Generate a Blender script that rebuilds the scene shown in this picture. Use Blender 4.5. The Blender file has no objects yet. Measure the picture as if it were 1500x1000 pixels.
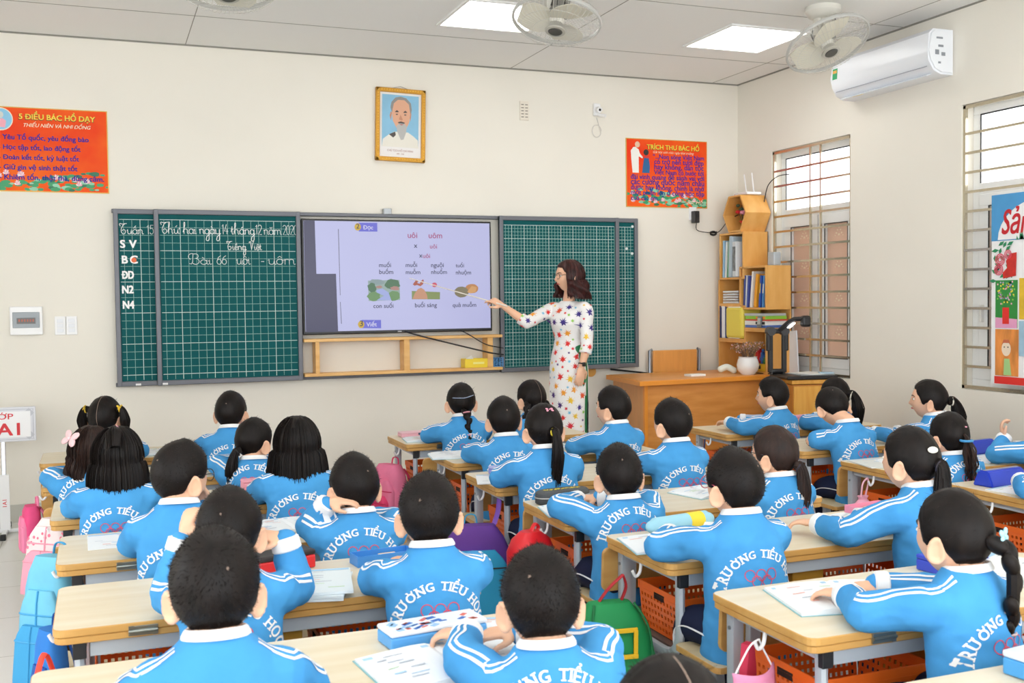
import bpy, bmesh, math, random
from mathutils import Vector as V, Matrix as M, noise
from mathutils.bvhtree import BVHTree
sc = bpy.context.scene; COL = sc.collection
PI = math.pi
# ---------------------------------------------------------------- camera, world, exposure
cam_d = bpy.data.cameras.new('camera'); cam = bpy.data.objects.new('camera', cam_d); COL.objects.link(cam); sc.camera = cam
def _cam():
    yaw, pitch, roll = -.3705, .0390, -.0121
    cy, sy, cp, sp = math.cos(yaw), math.sin(yaw), math.cos(pitch), math.sin(pitch)
    fw = V((-sy*cp, cy*cp, -sp)); r = V((cy, sy, 0)); u = r.cross(fw)
    c, s = math.cos(roll), math.sin(roll)
    r, u = c*r + s*u, -s*r + c*u
    m = M((r, u, -fw)).transposed().to_4x4(); m.translation = (0, 0, 1.45)
    return m
cam.matrix_world = _cam()
cam_d.sensor_width = 36; cam_d.lens = 1548.69/1500*36; cam_d.clip_start = .05
cam_d.dof.use_dof = True; cam_d.dof.focus_distance = 5.2; cam_d.dof.aperture_fstop = 7.0
w = bpy.data.worlds.new('daylight'); sc.world = w; w.use_nodes = True
w.node_tree.nodes['Background'].inputs[0].default_value = (.95, .98, 1, 1)
w.node_tree.nodes['Background'].inputs[1].default_value = 2.9
sc.view_settings.view_transform = 'Standard'; sc.view_settings.look = 'None'
sc.view_settings.gamma = 1; sc.view_settings.use_curve_mapping = False
sc.view_settings.exposure = 0.59
LAMP = 3.6
# ---------------------------------------------------------------- helpers
WALL_Y, RIGHT_X, CEIL_Z = 7.789, 5.123, 3.266
def lin(c):
    if isinstance(c, str): c = [int(c[i:i+2], 16)/255 for i in (0, 2, 4)]
    return tuple(x/12.92 if x <= .04045 else ((x+.055)/1.055)**2.4 for x in c) + (1,)
MATS = {}
def mat(name, col, rough=.6, metal=0, emit=0, dark=False, spec=.5, var=0, scale=8, stretch=(1, 1, 1), col2=None, bump=0, bscale=60, coat=0, trans=0, alpha=1, sheen=0):
    if name in MATS: return MATS[name]
    m = bpy.data.materials.new(name); m.use_nodes = True; MATS[name] = m
    nt = m.node_tree; b = nt.nodes['Principled BSDF']; L = nt.links.new
    c = lin(col); b.inputs['Base Color'].default_value = c; m.diffuse_color = c
    b.inputs['Roughness'].default_value = rough; b.inputs['Metallic'].default_value = metal
    b.inputs['Specular IOR Level'].default_value = spec; b.inputs['Coat Weight'].default_value = coat
    b.inputs['Transmission Weight'].default_value = trans; b.inputs['Alpha'].default_value = alpha
    if sheen: b.inputs['Sheen Weight'].default_value = sheen
    if emit:
        b.inputs['Emission Color'].default_value = c; b.inputs['Emission Strength'].default_value = emit
    if dark: b.inputs['Base Color'].default_value = (.015, .015, .018, 1)
    if var or bump:
        tc = nt.nodes.new('ShaderNodeTexCoord'); mp = nt.nodes.new('ShaderNodeMapping'); L(tc.outputs['Object'], mp.inputs[0])
        mp.inputs['Scale'].default_value = stretch
    if var:
        n = nt.nodes.new('ShaderNodeTexNoise'); n.inputs['Scale'].default_value = scale; n.inputs['Detail'].default_value = 4
        L(mp.outputs[0], n.inputs[0])
        mx = nt.nodes.new('ShaderNodeMix'); mx.data_type = 'RGBA'
        c2 = lin(col2) if col2 else tuple(x*(1-var) for x in c[:3]) + (1,)
        mx.inputs[6].default_value = c; mx.inputs[7].default_value = c2
        rp = nt.nodes.new('ShaderNodeMapRange'); rp.inputs[1].default_value = .35; rp.inputs[2].default_value = .65
        L(n.outputs[0], rp.inputs[0]); L(rp.outputs[0], mx.inputs[0]); L(mx.outputs[2], b.inputs['Base Color'])
        if emit: L(mx.outputs[2], b.inputs['Emission Color'])
    if bump:
        n2 = nt.nodes.new('ShaderNodeTexNoise'); n2.inputs['Scale'].default_value = bscale; L(mp.outputs[0], n2.inputs[0])
        bp = nt.nodes.new('ShaderNodeBump'); bp.inputs['Strength'].default_value = bump; bp.inputs['Distance'].default_value = .01
        L(n2.outputs[0], bp.inputs['Height']); L(bp.outputs[0], b.inputs['Normal'])
    return m
def mkmesh(name, bm, mats, smooth=False, auto=None):
    me = bpy.data.meshes.new(name); bm.normal_update(); bm.to_mesh(me); bm.free()
    for m in (mats if isinstance(mats, (list, tuple)) else [mats]): me.materials.append(m)
    if smooth:
        me.polygons.foreach_set('use_smooth', [True]*len(me.polygons))
        if auto is not None: me.set_sharp_from_angle(angle=math.radians(auto))
    return me
def link(name, me, parent=None, loc=None, rz=0):
    o = bpy.data.objects.new(name, me); COL.objects.link(o)
    if parent: o.parent = parent
    if loc is not None: o.location = loc
    if rz: o.rotation_euler.z = rz
    return o
def obj(name, bm, m, parent=None, loc=None, rz=0, smooth=False, auto=35):
    return link(name, mkmesh(name, bm, m, smooth, auto), parent, loc, rz)
def tag(o, label, cat, group=None, kind=None):
    o['label'] = label; o['category'] = cat
    if group: o['group'] = group
    if kind: o['kind'] = kind
    return o
def thing(name, label, cat, loc=(0, 0, 0), rz=0, group=None):
    o = bpy.data.objects.new(name, None); o.empty_display_size = .05; COL.objects.link(o)
    o.location = loc; o.rotation_euler.z = rz
    return tag(o, label, cat, group)
def struct(o, kind='structure'):
    o['kind'] = kind; return o
KIDS_OF = {}
def dup(root, label, loc, rz=0, group=None):
    if root.name not in KIDS_OF:
        KIDS_OF[root.name] = [(c, list(c.children)) for c in root.children]
    r = root.copy(); COL.objects.link(r); r.location = loc; r.rotation_euler.z = rz; r['label'] = label
    if group: r['group'] = group
    for ch, gs in KIDS_OF[root.name]:
        c = ch.copy(); COL.objects.link(c); c.parent = r
        for g in gs:
            d = g.copy(); COL.objects.link(d); d.parent = c
    return r
def B(): return bmesh.new()
def bx(bm, c, s, bev=0, mi=0, rot=None, seg=2, axis=None):
    g = bmesh.ops.create_cube(bm, size=1); vs = g['verts']
    bmesh.ops.scale(bm, vec=s, verts=vs)
    fs = set(f for v in vs for f in v.link_faces)
    if bev:
        es = set(e for v in vs for e in v.link_edges)
        if axis is not None: es = [e for e in es if abs((e.verts[0].co-e.verts[1].co).normalized()[axis]) > .9]
        r = bmesh.ops.bevel(bm, geom=list(es), offset=bev, segments=seg, affect='EDGES', profile=.5)
        vs = list(set(r['verts']) | set(v for v in vs if v.is_valid)); fs = set(f for v in vs for f in v.link_faces)
        vs = list(set(v for f in fs for v in f.verts))
    for f in fs: f.material_index = mi
    m = (M.Translation(V(c)) @ rot.to_4x4()) if rot is not None else M.Translation(V(c))
    bmesh.ops.transform(bm, matrix=m, verts=vs)
    return vs
def ring(bm, pts): return [bm.verts.new(p) for p in pts]
def bridge(bm, a, b, mi=0):
    n = len(a)
    for i in range(n):
        try: bm.faces.new((a[i], a[(i+1) % n], b[(i+1) % n], b[i])).material_index = mi
        except ValueError: pass
def loft(bm, rings, cap=True, mi=0):
    R = [ring(bm, r) for r in rings]
    for a, b in zip(R, R[1:]): bridge(bm, a, b, mi)
    if cap:
        bm.faces.new(list(reversed(R[0]))).material_index = mi; bm.faces.new(R[-1]).material_index = mi
    return R
def frames(pts, closed=False):
    n = len(pts); T = []
    for i in range(n):
        a = pts[i-1] if (i or closed) else pts[0]; b = pts[(i+1) % n] if (i < n-1 or closed) else pts[-1]
        t = (b-a); T.append(t.normalized() if t.length > 1e-9 else V((0, 0, 1)))
    u = T[0].cross(V((0, 0, 1)))
    if u.length < 1e-3: u = T[0].cross(V((1, 0, 0)))
    u.normalize(); out = []
    for t in T:
        u = u - t*u.dot(t)
        if u.length < 1e-6: u = t.orthogonal()
        u.normalize(); out.append((t, u, t.cross(u)))
    return out
def tube(bm, pts, r, seg=8, mi=0, closed=False, cap=True, flat=1, roundcap=False, fn=None):
    pts = [V(p) for p in pts]; F = frames(pts, closed)
    rs = r if isinstance(r, (list, tuple)) else [r]*len(pts)
    if roundcap:
        t0, t1 = F[0][0], F[-1][0]; r0, r1 = rs[0], rs[-1]
        A = [(pts[0]-t0*r0*k, r0*q, F[0]) for k, q in ((.95, .3), (.7, .7), (.35, .93))]
        Z = [(pts[-1]+t1*r1*k, r1*q, F[-1]) for k, q in ((.35, .93), (.7, .7), (.95, .3))]
        L = A + [(p, q, f) for p, q, f in zip(pts, rs, F)] + Z
    else: L = list(zip(pts, rs, F))
    rings = []
    for i, (p, q, (t, u, v)) in enumerate(L):
        rings.append([p + (u*math.cos(2*PI*k/seg) + v*math.sin(2*PI*k/seg)*flat)*(q*(fn(i, 2*PI*k/seg) if fn else 1)) for k in range(seg)])
    R = [ring(bm, x) for x in rings]
    for a, b in zip(R, R[1:]): bridge(bm, a, b, mi)
    if closed: bridge(bm, R[-1], R[0], mi)
    elif cap:
        bm.faces.new(list(reversed(R[0]))).material_index = mi; bm.faces.new(R[-1]).material_index = mi
    return R
def lathe(bm, prof, c=(0, 0, 0), seg=24, mi=0, cap=True):
    return loft(bm, [[(c[0]+r*math.cos(2*PI*k/seg), c[1]+r*math.sin(2*PI*k/seg), c[2]+z) for k in range(seg)] for r, z in prof], cap, mi)
def ball(bm, c, r, mi=0, seg=16, rot=None):
    g = bmesh.ops.create_uvsphere(bm, u_segments=seg, v_segments=max(6, seg*2//3), radius=1); vs = g['verts']
    r = r if isinstance(r, (tuple, list, V)) else (r, r, r)
    m = M.Translation(V(c)) @ (rot.to_4x4() if rot is not None else M.Identity(4)) @ M.Diagonal((*r, 1))
    bmesh.ops.transform(bm, matrix=m, verts=vs)
    for f in set(f for v in vs for f in v.link_faces): f.material_index = mi
    return vs
def quad(bm, p, mi=0):
    f = bm.faces.new([bm.verts.new(x) for x in p]); f.material_index = mi; return f
def rz(a): return M.Rotation(a, 3, 'Z')
def rx(a): return M.Rotation(a, 3, 'X')
def ry(a): return M.Rotation(a, 3, 'Y')
def smooth_path(pts, n=6):
    pts = [V(p) for p in pts]
    if len(pts) < 3: return pts
    out = []
    for i in range(len(pts)-1):
        p0 = pts[max(i-1, 0)]; p1 = pts[i]; p2 = pts[i+1]; p3 = pts[min(i+2, len(pts)-1)]
        for k in range(n):
            t = k/n
            out.append(.5*((2*p1)+(-p0+p2)*t+(2*p0-5*p1+4*p2-p3)*t*t+(-p0+3*p1-3*p2+p3)*t**3))
    out.append(pts[-1]); return out
def interp(keys, x):
    if x <= keys[0][0]: return keys[0][1]
    for (a, p), (b, q) in zip(keys, keys[1:]):
        if x <= b:
            t = (x-a)/(b-a); t = t*t*(3-2*t); return p+(q-p)*t
    return keys[-1][1]
TXT = {}
HORN = dict(zip('ƠỜỚỞỠỢƯỪỨỬỮỰơờớởỡợưừứửữự', 'OÒÓỎÕỌUÙÚỦŨỤoòóỏõọuùúủũụ'))
BASE = dict(HORN, Đ='D', đ='d')
def text_geo(s, size=1, bold=0, shear=0):
    """front faces of a line of text: 2-D vertices, faces, width; baseline at y=0, left at x=0"""
    k = (s, bold, shear)
    if k not in TXT:
        cu = bpy.data.curves.new('t', 'FONT'); cu.body = ''.join(BASE.get(c, c) for c in s); cu.size = 1; cu.offset = bold; cu.shear = shear
        cu.resolution_u = 3; cu.dimensions = '2D'; cu.fill_mode = 'FRONT'
        o = bpy.data.objects.new('t', cu); me = o.to_mesh()
        vs = [(v.co.x, v.co.y) for v in me.vertices]; fs = [tuple(p.vertices) for p in me.polygons]
        o.to_mesh_clear(); bpy.data.objects.remove(o); bpy.data.curves.remove(cu)
        TXT[k] = (vs, fs)
        for i, c in enumerate(s):
            if c in HORN:      # the horn of the letter, drawn as a small hook at its upper right
                xr = text_geo(''.join(BASE.get(q, q) for q in s[:i+1]), 1, bold, shear)[2]; up = c.isupper(); tp = .70 if up else .50; n0 = len(vs)
                if c.lower() in 'ơờớởỡợ': xr -= .05
                vs += [(xr-.07, tp-.10), (xr-.02, tp-.17), (xr+.075, tp-.03), (xr+.085, tp+.08), (xr+.02, tp+.08), (xr+.01, tp-.0)]; fs += [(n0, n0+1, n0+2, n0+5), (n0+5, n0+2, n0+3, n0+4)]
        for i, c in enumerate(s):
            if c in 'Đđ':      # the bar through the letter, left and right of its stem
                pre = ''.join(BASE.get(q, q) for q in s[:i]); mp = text_geo(pre, 1, bold, shear)[2] if pre.strip() else -1; g = [x for x, y in text_geo(pre+BASE[c], 1, bold, shear)[0] if x > mp+1e-5]
                bars = [(min(g)-.07, min(g)-.002), (min(g)+.10, min(g)+.24)] if c == 'Đ' else [(max(g)-.26, max(g)-.092), (max(g)+.002, max(g)+.06)]
                y0, y1 = (.32, .395) if c == 'Đ' else (.57, .635)
                for a, e in bars: n0 = len(vs); vs += [(a, y0), (e, y0), (e, y1), (a, y1)]; fs += [(n0, n0+1, n0+2, n0+3)]
    vs, fs = TXT[k]
    vs = [(x*size, y*size) for x, y in vs]
    return vs, fs, max((x for x, y in vs), default=0)
def put_text(bm, s, f, size, bold=0, shear=0, align='L', mi=0, fit=None, nrm=None):
    """f maps 2-D text coordinates to 3-D; bold lettering is struck several times, each a hair in front"""
    vs, fs, wd = text_geo(s, size, 0, shear)
    k = 1 if not fit else fit/wd
    off = {'L': 0, 'C': -wd*k/2, 'R': -wd*k}[align]
    bo = bold*size*.8
    if nrm is None:
        o = V(f(0, 0)); nrm = (V(f(.01, 0))-o).cross(V(f(0, .01))-o); nrm.normalize()
    for i, (dx, dy) in enumerate(((0, 0), (bo, bo*.6), (-bo, bo*.6), (bo, -bo*.6), (-bo, -bo*.6)) if bold else ((0, 0),)):
        vv = [bm.verts.new(V(f(x*k+off+dx, y+dy))+nrm*(.00012*i)) for x, y in vs]
        for q in fs:
            try: bm.faces.new([vv[j] for j in q]).material_index = mi
            except ValueError: pass
def on_wall(x0, z0, y): return lambda u, v: (x0+u, y, z0+v)
def poly(bm, pts, f, mi=0):
    """filled flat outline (may be concave)"""
    vs = [bm.verts.new(f(*p)) for p in pts]; es = [bm.edges.new((vs[i], vs[(i+1) % len(vs)])) for i in range(len(vs))]
    r = bmesh.ops.triangle_fill(bm, use_beauty=True, use_dissolve=False, edges=es)
    for g in r['geom']:
        if isinstance(g, bmesh.types.BMFace): g.material_index = mi
def disc(u, v, r, n=16, ry_=None): return [(u+r*math.cos(2*PI*k/n), v+(ry_ or r)*math.sin(2*PI*k/n)) for k in range(n)]
def flatring(bm, f, u, v, r, wd, n=24, mi=0):
    a = [bm.verts.new(f(*p)) for p in disc(u, v, r+wd/2, n)]; b = [bm.verts.new(f(*p)) for p in disc(u, v, r-wd/2, n)]
    bridge(bm, a, b, mi)
# ---------------------------------------------------------------- ceiling lamps (the room's light)
def make_lamp(x, y, label):
    t = thing('ceiling_light', label, 'ceiling light', (x, y, CEIL_Z), 0, 'square ceiling light panels')
    b = B(); fr = .31
    for s in (-1, 1):
        bx(b, (s*fr, 0, -.006), (.02, .64, .012)); bx(b, (0, s*fr, -.006), (.6, .02, .012))
    obj('frame', b, mat('lamp_frame', 'f4f4f2', .5), t)
    b = B(); bx(b, (0, 0, -.003), (.6, .6, .006)); obj('diffuser', b, mat('lamp_diffuser', 'fffefb', .5, emit=LAMP), t)
LL = {(0, 0): 'glowing square ceiling panel left of the right-hand fan, next to the middle fan',
      (1, 0): 'glowing square ceiling panel directly beside the large fan near the right wall'}
for i, x in enumerate((2.42, 4.27)):
    make_lamp(x, 6.39, LL[(i, 0)])
for x in (.5, 2.42, 4.27):
    for y in (3.7, .8): make_lamp(x, y, 'glowing square ceiling panel over the rear rows, above the picture')
# ---------------------------------------------------------------- room shell
WALLM = mat('wall_paint', 'efeadf', .75, var=.03, scale=1.5)
XL, YB = -2.7, -2.6
b = B(); bx(b, ((XL+RIGHT_X)/2+.1, (YB+WALL_Y)/2+.1, -.05), (RIGHT_X-XL+.4, WALL_Y-YB+.4, .1))
def floor_mat():
    m = mat('floor_tile', 'ebeae6', .22, var=.05, scale=3)
    nt = m.node_tree; L = nt.links.new; p = nt.nodes['Principled BSDF']
    tc = nt.nodes.new('ShaderNodeTexCoord'); br = nt.nodes.new('ShaderNodeTexBrick')
    br.offset = 0; br.inputs['Scale'].default_value = 1; br.inputs['Mortar Size'].default_value = .003
    br.inputs['Brick Width'].default_value = .6; br.inputs['Row Height'].default_value = .6
    br.inputs['Color1'].default_value = lin('ebeae6'); br.inputs['Color2'].default_value = lin('e7e6e1'); br.inputs['Mortar'].default_value = lin('c2bfb6')
    L(tc.outputs['Object'], br.inputs[0]); L(br.outputs[0], p.inputs['Base Color'])
    return m
struct(obj('floor', b, floor_mat()))
b = B(); bx(b, ((XL+RIGHT_X)/2+.1, (YB+WALL_Y)/2+.1, CEIL_Z+.05), (RIGHT_X-XL+.4, WALL_Y-YB+.4, .1))
ceil = struct(obj('ceiling', b, mat('ceiling_panel', 'f2f1ee', .8)))
b = B()
for k in range(-1, 5):      # thin joints between the ceiling boards
    for (x0, x1, y) in ((XL, RIGHT_X, 7.0-1.22*k),):
        if y > YB: bx(b, ((x0+x1)/2, y, CEIL_Z-.0008), (x1-x0, .006, .0016))
for x in (.6, 3.04, 4.87): bx(b, (x, (YB+WALL_Y)/2, CEIL_Z-.0008), (.005, WALL_Y-YB, .0016))
bx(b, ((XL+RIGHT_X)/2, WALL_Y-.004, CEIL_Z-.005), (RIGHT_X-XL, .008, .01)); bx(b, (RIGHT_X-.004, (YB+WALL_Y)/2, CEIL_Z-.005), (.008, WALL_Y-YB, .01))
struct(obj('joint_line', b, mat('ceiling_joint', '8d8a82', .8), ceil))
b = B(); bx(b, ((XL+RIGHT_X)/2, WALL_Y+.1, CEIL_Z/2), (RIGHT_X-XL+.4, .2, CEIL_Z)); struct(obj('wall_front', b, WALLM))
b = B()      # unseen corridor side: two openings added to let in more daylight
LO = [(-.2, 2.0, .9, 2.65), (2.6, 4.6, .9, 2.65)]; ye = YB
for y0, y1, z0, z1 in LO + [(WALL_Y, WALL_Y, 0, 0)]:
    bx(b, (XL-.1, (ye+y0)/2, CEIL_Z/2), (.2, y0-ye, CEIL_Z)); ye = y1
    if y1 > y0:
        bx(b, (XL-.1, (y0+y1)/2, (z1+CEIL_Z)/2), (.2, y1-y0, CEIL_Z-z1))
        if z0: bx(b, (XL-.1, (y0+y1)/2, z0/2), (.2, y1-y0, z0))
struct(obj('wall_left', b, WALLM))
W1, W2 = (6.33, 7.30, .84, 2.63), (3.80, 5.26, .85, 2.65)
b = B(); T = .22
def rw(y0, y1, z0, z1): bx(b, (RIGHT_X+T/2, (y0+y1)/2, (z0+z1)/2), (T, y1-y0, z1-z0))
rw(W1[1], WALL_Y, 0, CEIL_Z); rw(W2[1], W1[0], 0, CEIL_Z); rw(YB, W2[0], 0, CEIL_Z)
for q in (W1, W2): rw(q[0], q[1], 0, q[2]); rw(q[0], q[1], q[3], CEIL_Z)
struct(obj('wall_right', b, WALLM))
SKM = mat('skirting_tile', 'c9c8bf', .35)
b = B(); bx(b, ((XL+RIGHT_X)/2, WALL_Y-.005, .06), (RIGHT_X-XL, .01, .12)); struct(obj('baseboard_front', b, SKM))
b = B(); bx(b, (RIGHT_X-.005, (YB+WALL_Y)/2-.01, .06), (.01, WALL_Y-YB, .12)); struct(obj('baseboard_right', b, SKM))
b = B(); bx(b, (4.05, 7.13, .05), (2.14, 1.3, .1), .008); struct(obj('trim_1', b, mat('podium_tile', 'c9c5bb', .3)))
# ---------------------------------------------------------------- windows with steel grilles
PVC = mat('white_window_frame', 'f2f3f3', .3); GASK = mat('black_gasket', '2a2a2c', .6)
STEEL = mat('stainless_steel', 'c9bfa8', .22, metal=.85)
GLASS = mat('clear_glass', 'ffffff', .02, trans=1, alpha=.25); 
FROST = mat('frosted_glass', 'dcb8a0', .35, trans=.25, var=.06, scale=5); MOTIF = mat('glass_motif', 'f3e6cc', .4)
def window(n, q, sash_w, posts, t2=2.12):
    y0, y1, z0, z1 = q; x = RIGHT_X+.12
    win = thing('window_%d' % n, 'white framed window with steel grille', 'window', (x, (y0+y1)/2, z0)); struct(win); del win['category']; del win['label']
    cy, h = (y0+y1)/2, z1-z0
    def lb(b, ya, yb, za, zb, dx=0, d=.05, bev=.004): bx(b, (dx, (ya+yb)/2-cy, (za+zb)/2-z0), (d, yb-ya, zb-za), bev)
    b = B(); f = .06
    lb(b, y0, y1, z0, z0+f); lb(b, y0, y1, z1-f, z1); lb(b, y0, y0+f, z0+f, z1-f); lb(b, y1-f, y1, z0+f, z1-f); lb(b, y0+f, y1-f, t2-.035, t2+.035)
    obj('window_frame', b, PVC, win)
    b = B(); lb(b, y0+f, y1-f, t2+.035, z1-f, 0, .006, 0); obj('pane', b, GLASS, win)
    n_s = max(1, round((y1-y0-2*f)/sash_w)); sw = (y1-y0-2*f)/n_s
    for i in range(n_s):
        a, c = y0+f+i*sw, y0+f+(i+1)*sw; b = B(); g = .075
        zb, zt = z0+f, t2-.035
        lb(b, a, c, zb, zb+g, -.01); lb(b, a, c, zt-g, zt, -.01); lb(b, a, a+g, zb+g, zt-g, -.01); lb(b, c-g, c, zb+g, zt-g, -.01)
        s = obj('sash', b, PVC, win)
        b = B(); lb(b, a+g, c-g, zb+g, zt-g, 0, .006, 0)
        obj('pane', b, FROST, s)
        b = B(); k = 0
        for z in (1.16, 1.42, 1.68, 1.92):
            for (dy, dz, r) in ((0, 0, .014), (.03, .012, .010), (-.03, .012, .010), (.018, .035, .008), (-.018, .035, .008), (0, .055, .007), (.045, -.006, .006), (-.045, -.006, .006)):
                bx(b, (-.0045, (a+c)/2-cy+dy, z-z0+dz), (.002, r*1.4, r), 0, rot=rx(dy*12))
        obj('floral_motif', b, MOTIF, s)
        b = B()
        for (ya, yb, za, zc) in ((a+g, a+g+.006, zb+g, zt-g), (c-g-.006, c-g, zb+g, zt-g), (a+g, c-g, zb+g, zb+g+.006), (a+g, c-g, zt-g-.006, zt-g), (a-.002, a+.003, zb, zt)):
            lb(b, ya, yb, za, zc, -.032, .006, 0)
        obj('gasket', b, GASK, s)
        b = B(); bx(b, (-.045, c-g/2-cy, 1.33-z0), (.03, .02, .11), .006); obj('handle', b, mat('handle_white', 'e6e6e2', .3), s)
    b = B()
    for (ya, yb, za, zc) in ((y0+f, y0+f+.006, t2+.035, z1-f), (y1-f-.006, y1-f, t2+.035, z1-f), (y0+f, y1-f, z1-f-.008, z1-f)): lb(b, ya, yb, za, zc, -.024, .006, 0)
    obj('gasket', b, GASK, win)
    b = B(); gx = .015-.12
    for i in range(13): bx(b, (gx, 0, .996+.1225*i-z0), (.012, y1-y0-.02, .016))
    for p in posts: bx(b, (gx+.012, p-cy, h/2), (.014, .014, h-.02))
    for p in (y0+.012, y1-.012): bx(b, (gx+.005, p-cy, h/2), (.02, .02, h-.01))
    bx(b, (gx+.005, 0, .015), (.02, y1-y0, .02)); bx(b, (gx+.005, 0, h-.015), (.02, y1-y0, .02))
    obj('security_grille', b, STEEL, win)
    return win
window(1, W1, .44, (6.83, 6.705)); window(2, W2, .67, (4.47, 4.6))
# ---------------------------------------------------------------- sliding chalkboard with rails
DGREY = mat('board_frame_metal', '6d6f76', .45, metal=.3); GREEN = mat('chalkboard_green', '0b585b', .6, var=.06, scale=4, spec=.15)
CHALK = mat('chalk', 'f4f6f4', .8); GRIDW = mat('printed_grid', '9fc9c0', .7); GRIDT = mat('printed_grid_bold', 'd6ece6', .7)
b = B()
bx(b, (2.1, WALL_Y-.025, 2.094), (4.03, .05, .026), .004); bx(b, (2.1, WALL_Y-.025, .90), (4.03, .05, .026), .004)
board = thing('sliding_chalkboard', 'wide green sliding chalkboard with grey rails around the screen', 'chalkboard', (2.1, WALL_Y, .887))
def bl(o):
    o.matrix_parent_inverse = board.matrix_world.inverted(); return o
bpy.context.view_layer.update()
PIN = M.Translation(V((2.1, WALL_Y, .887))).inverted()
def bobj(name, bm, m):
    bmesh.ops.transform(bm, matrix=PIN, verts=bm.verts); return obj(name, bm, m, board)
bobj('rail', b, DGREY)
b = B(); bx(b, (2.02, WALL_Y-.03, 2.125), (.06, .05, .045), .004); bobj('rail_bracket', b, mat('bracket_grey', 'a9adb2', .4, metal=.5))
def panel(x0, x1, yf, cols, s, thick_every, frame_l=True, frame_r=True, name='board_panel'):
    b = B(); bx(b, ((x0+x1)/2, yf+.008, 1.497), (x1-x0, .016, 1.19)); p = bobj(name, b, GREEN)
    b = B(); fw = .032
    bx(b, ((x0+x1)/2, yf, 2.088), (x1-x0, .03, .034), .005); bx(b, ((x0+x1)/2, yf, .906), (x1-x0, .03, .034), .005)
    for on, x in ((frame_l, x0+fw/2), (frame_r, x1-fw/2)):
        if on: bx(b, (x, yf, 1.497), (fw, .034, 1.218), .005)
    bobj('panel_frame', b, DGREY)
    gx0, gx1, gz0, gz1 = x0+fw+.008, x1-(fw if frame_r else 0)-.006, .93, 2.035
    b = B(); b2 = B(); k = 0
    z = gz1
    while z > gz0:
        th = k % thick_every == 0; wd = .0034 if th else .0022
        bx(b2 if th else b, ((gx0+gx1)/2, yf-.0006, z), (gx1-gx0, .0012, wd)); z -= s; k += 1
    x = gx0+s*.5; k = 2
    while x < gx1:
        th = k % thick_every == 0; wd = .0034 if th else .0022
        bx(b2 if th else b, (x, yf-.0006, (gz0+gz1)/2), (wd, .0012, gz1-gz0)); x += s; k += 1
    bobj('grid_lines', b, GRIDW); bobj('bold_grid_lines', b2, GRIDT)
panel(.094, .40, WALL_Y-.05, 5, .0535, 4, True, False)
panel(.355, 1.36, WALL_Y-.085, 20, .0535, 4)
panel(2.895, 3.93, WALL_Y-.085, 40, .0262, 4)
panel(3.90, 4.121, WALL_Y-.05, 9, .0262, 4, False, True)
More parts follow.
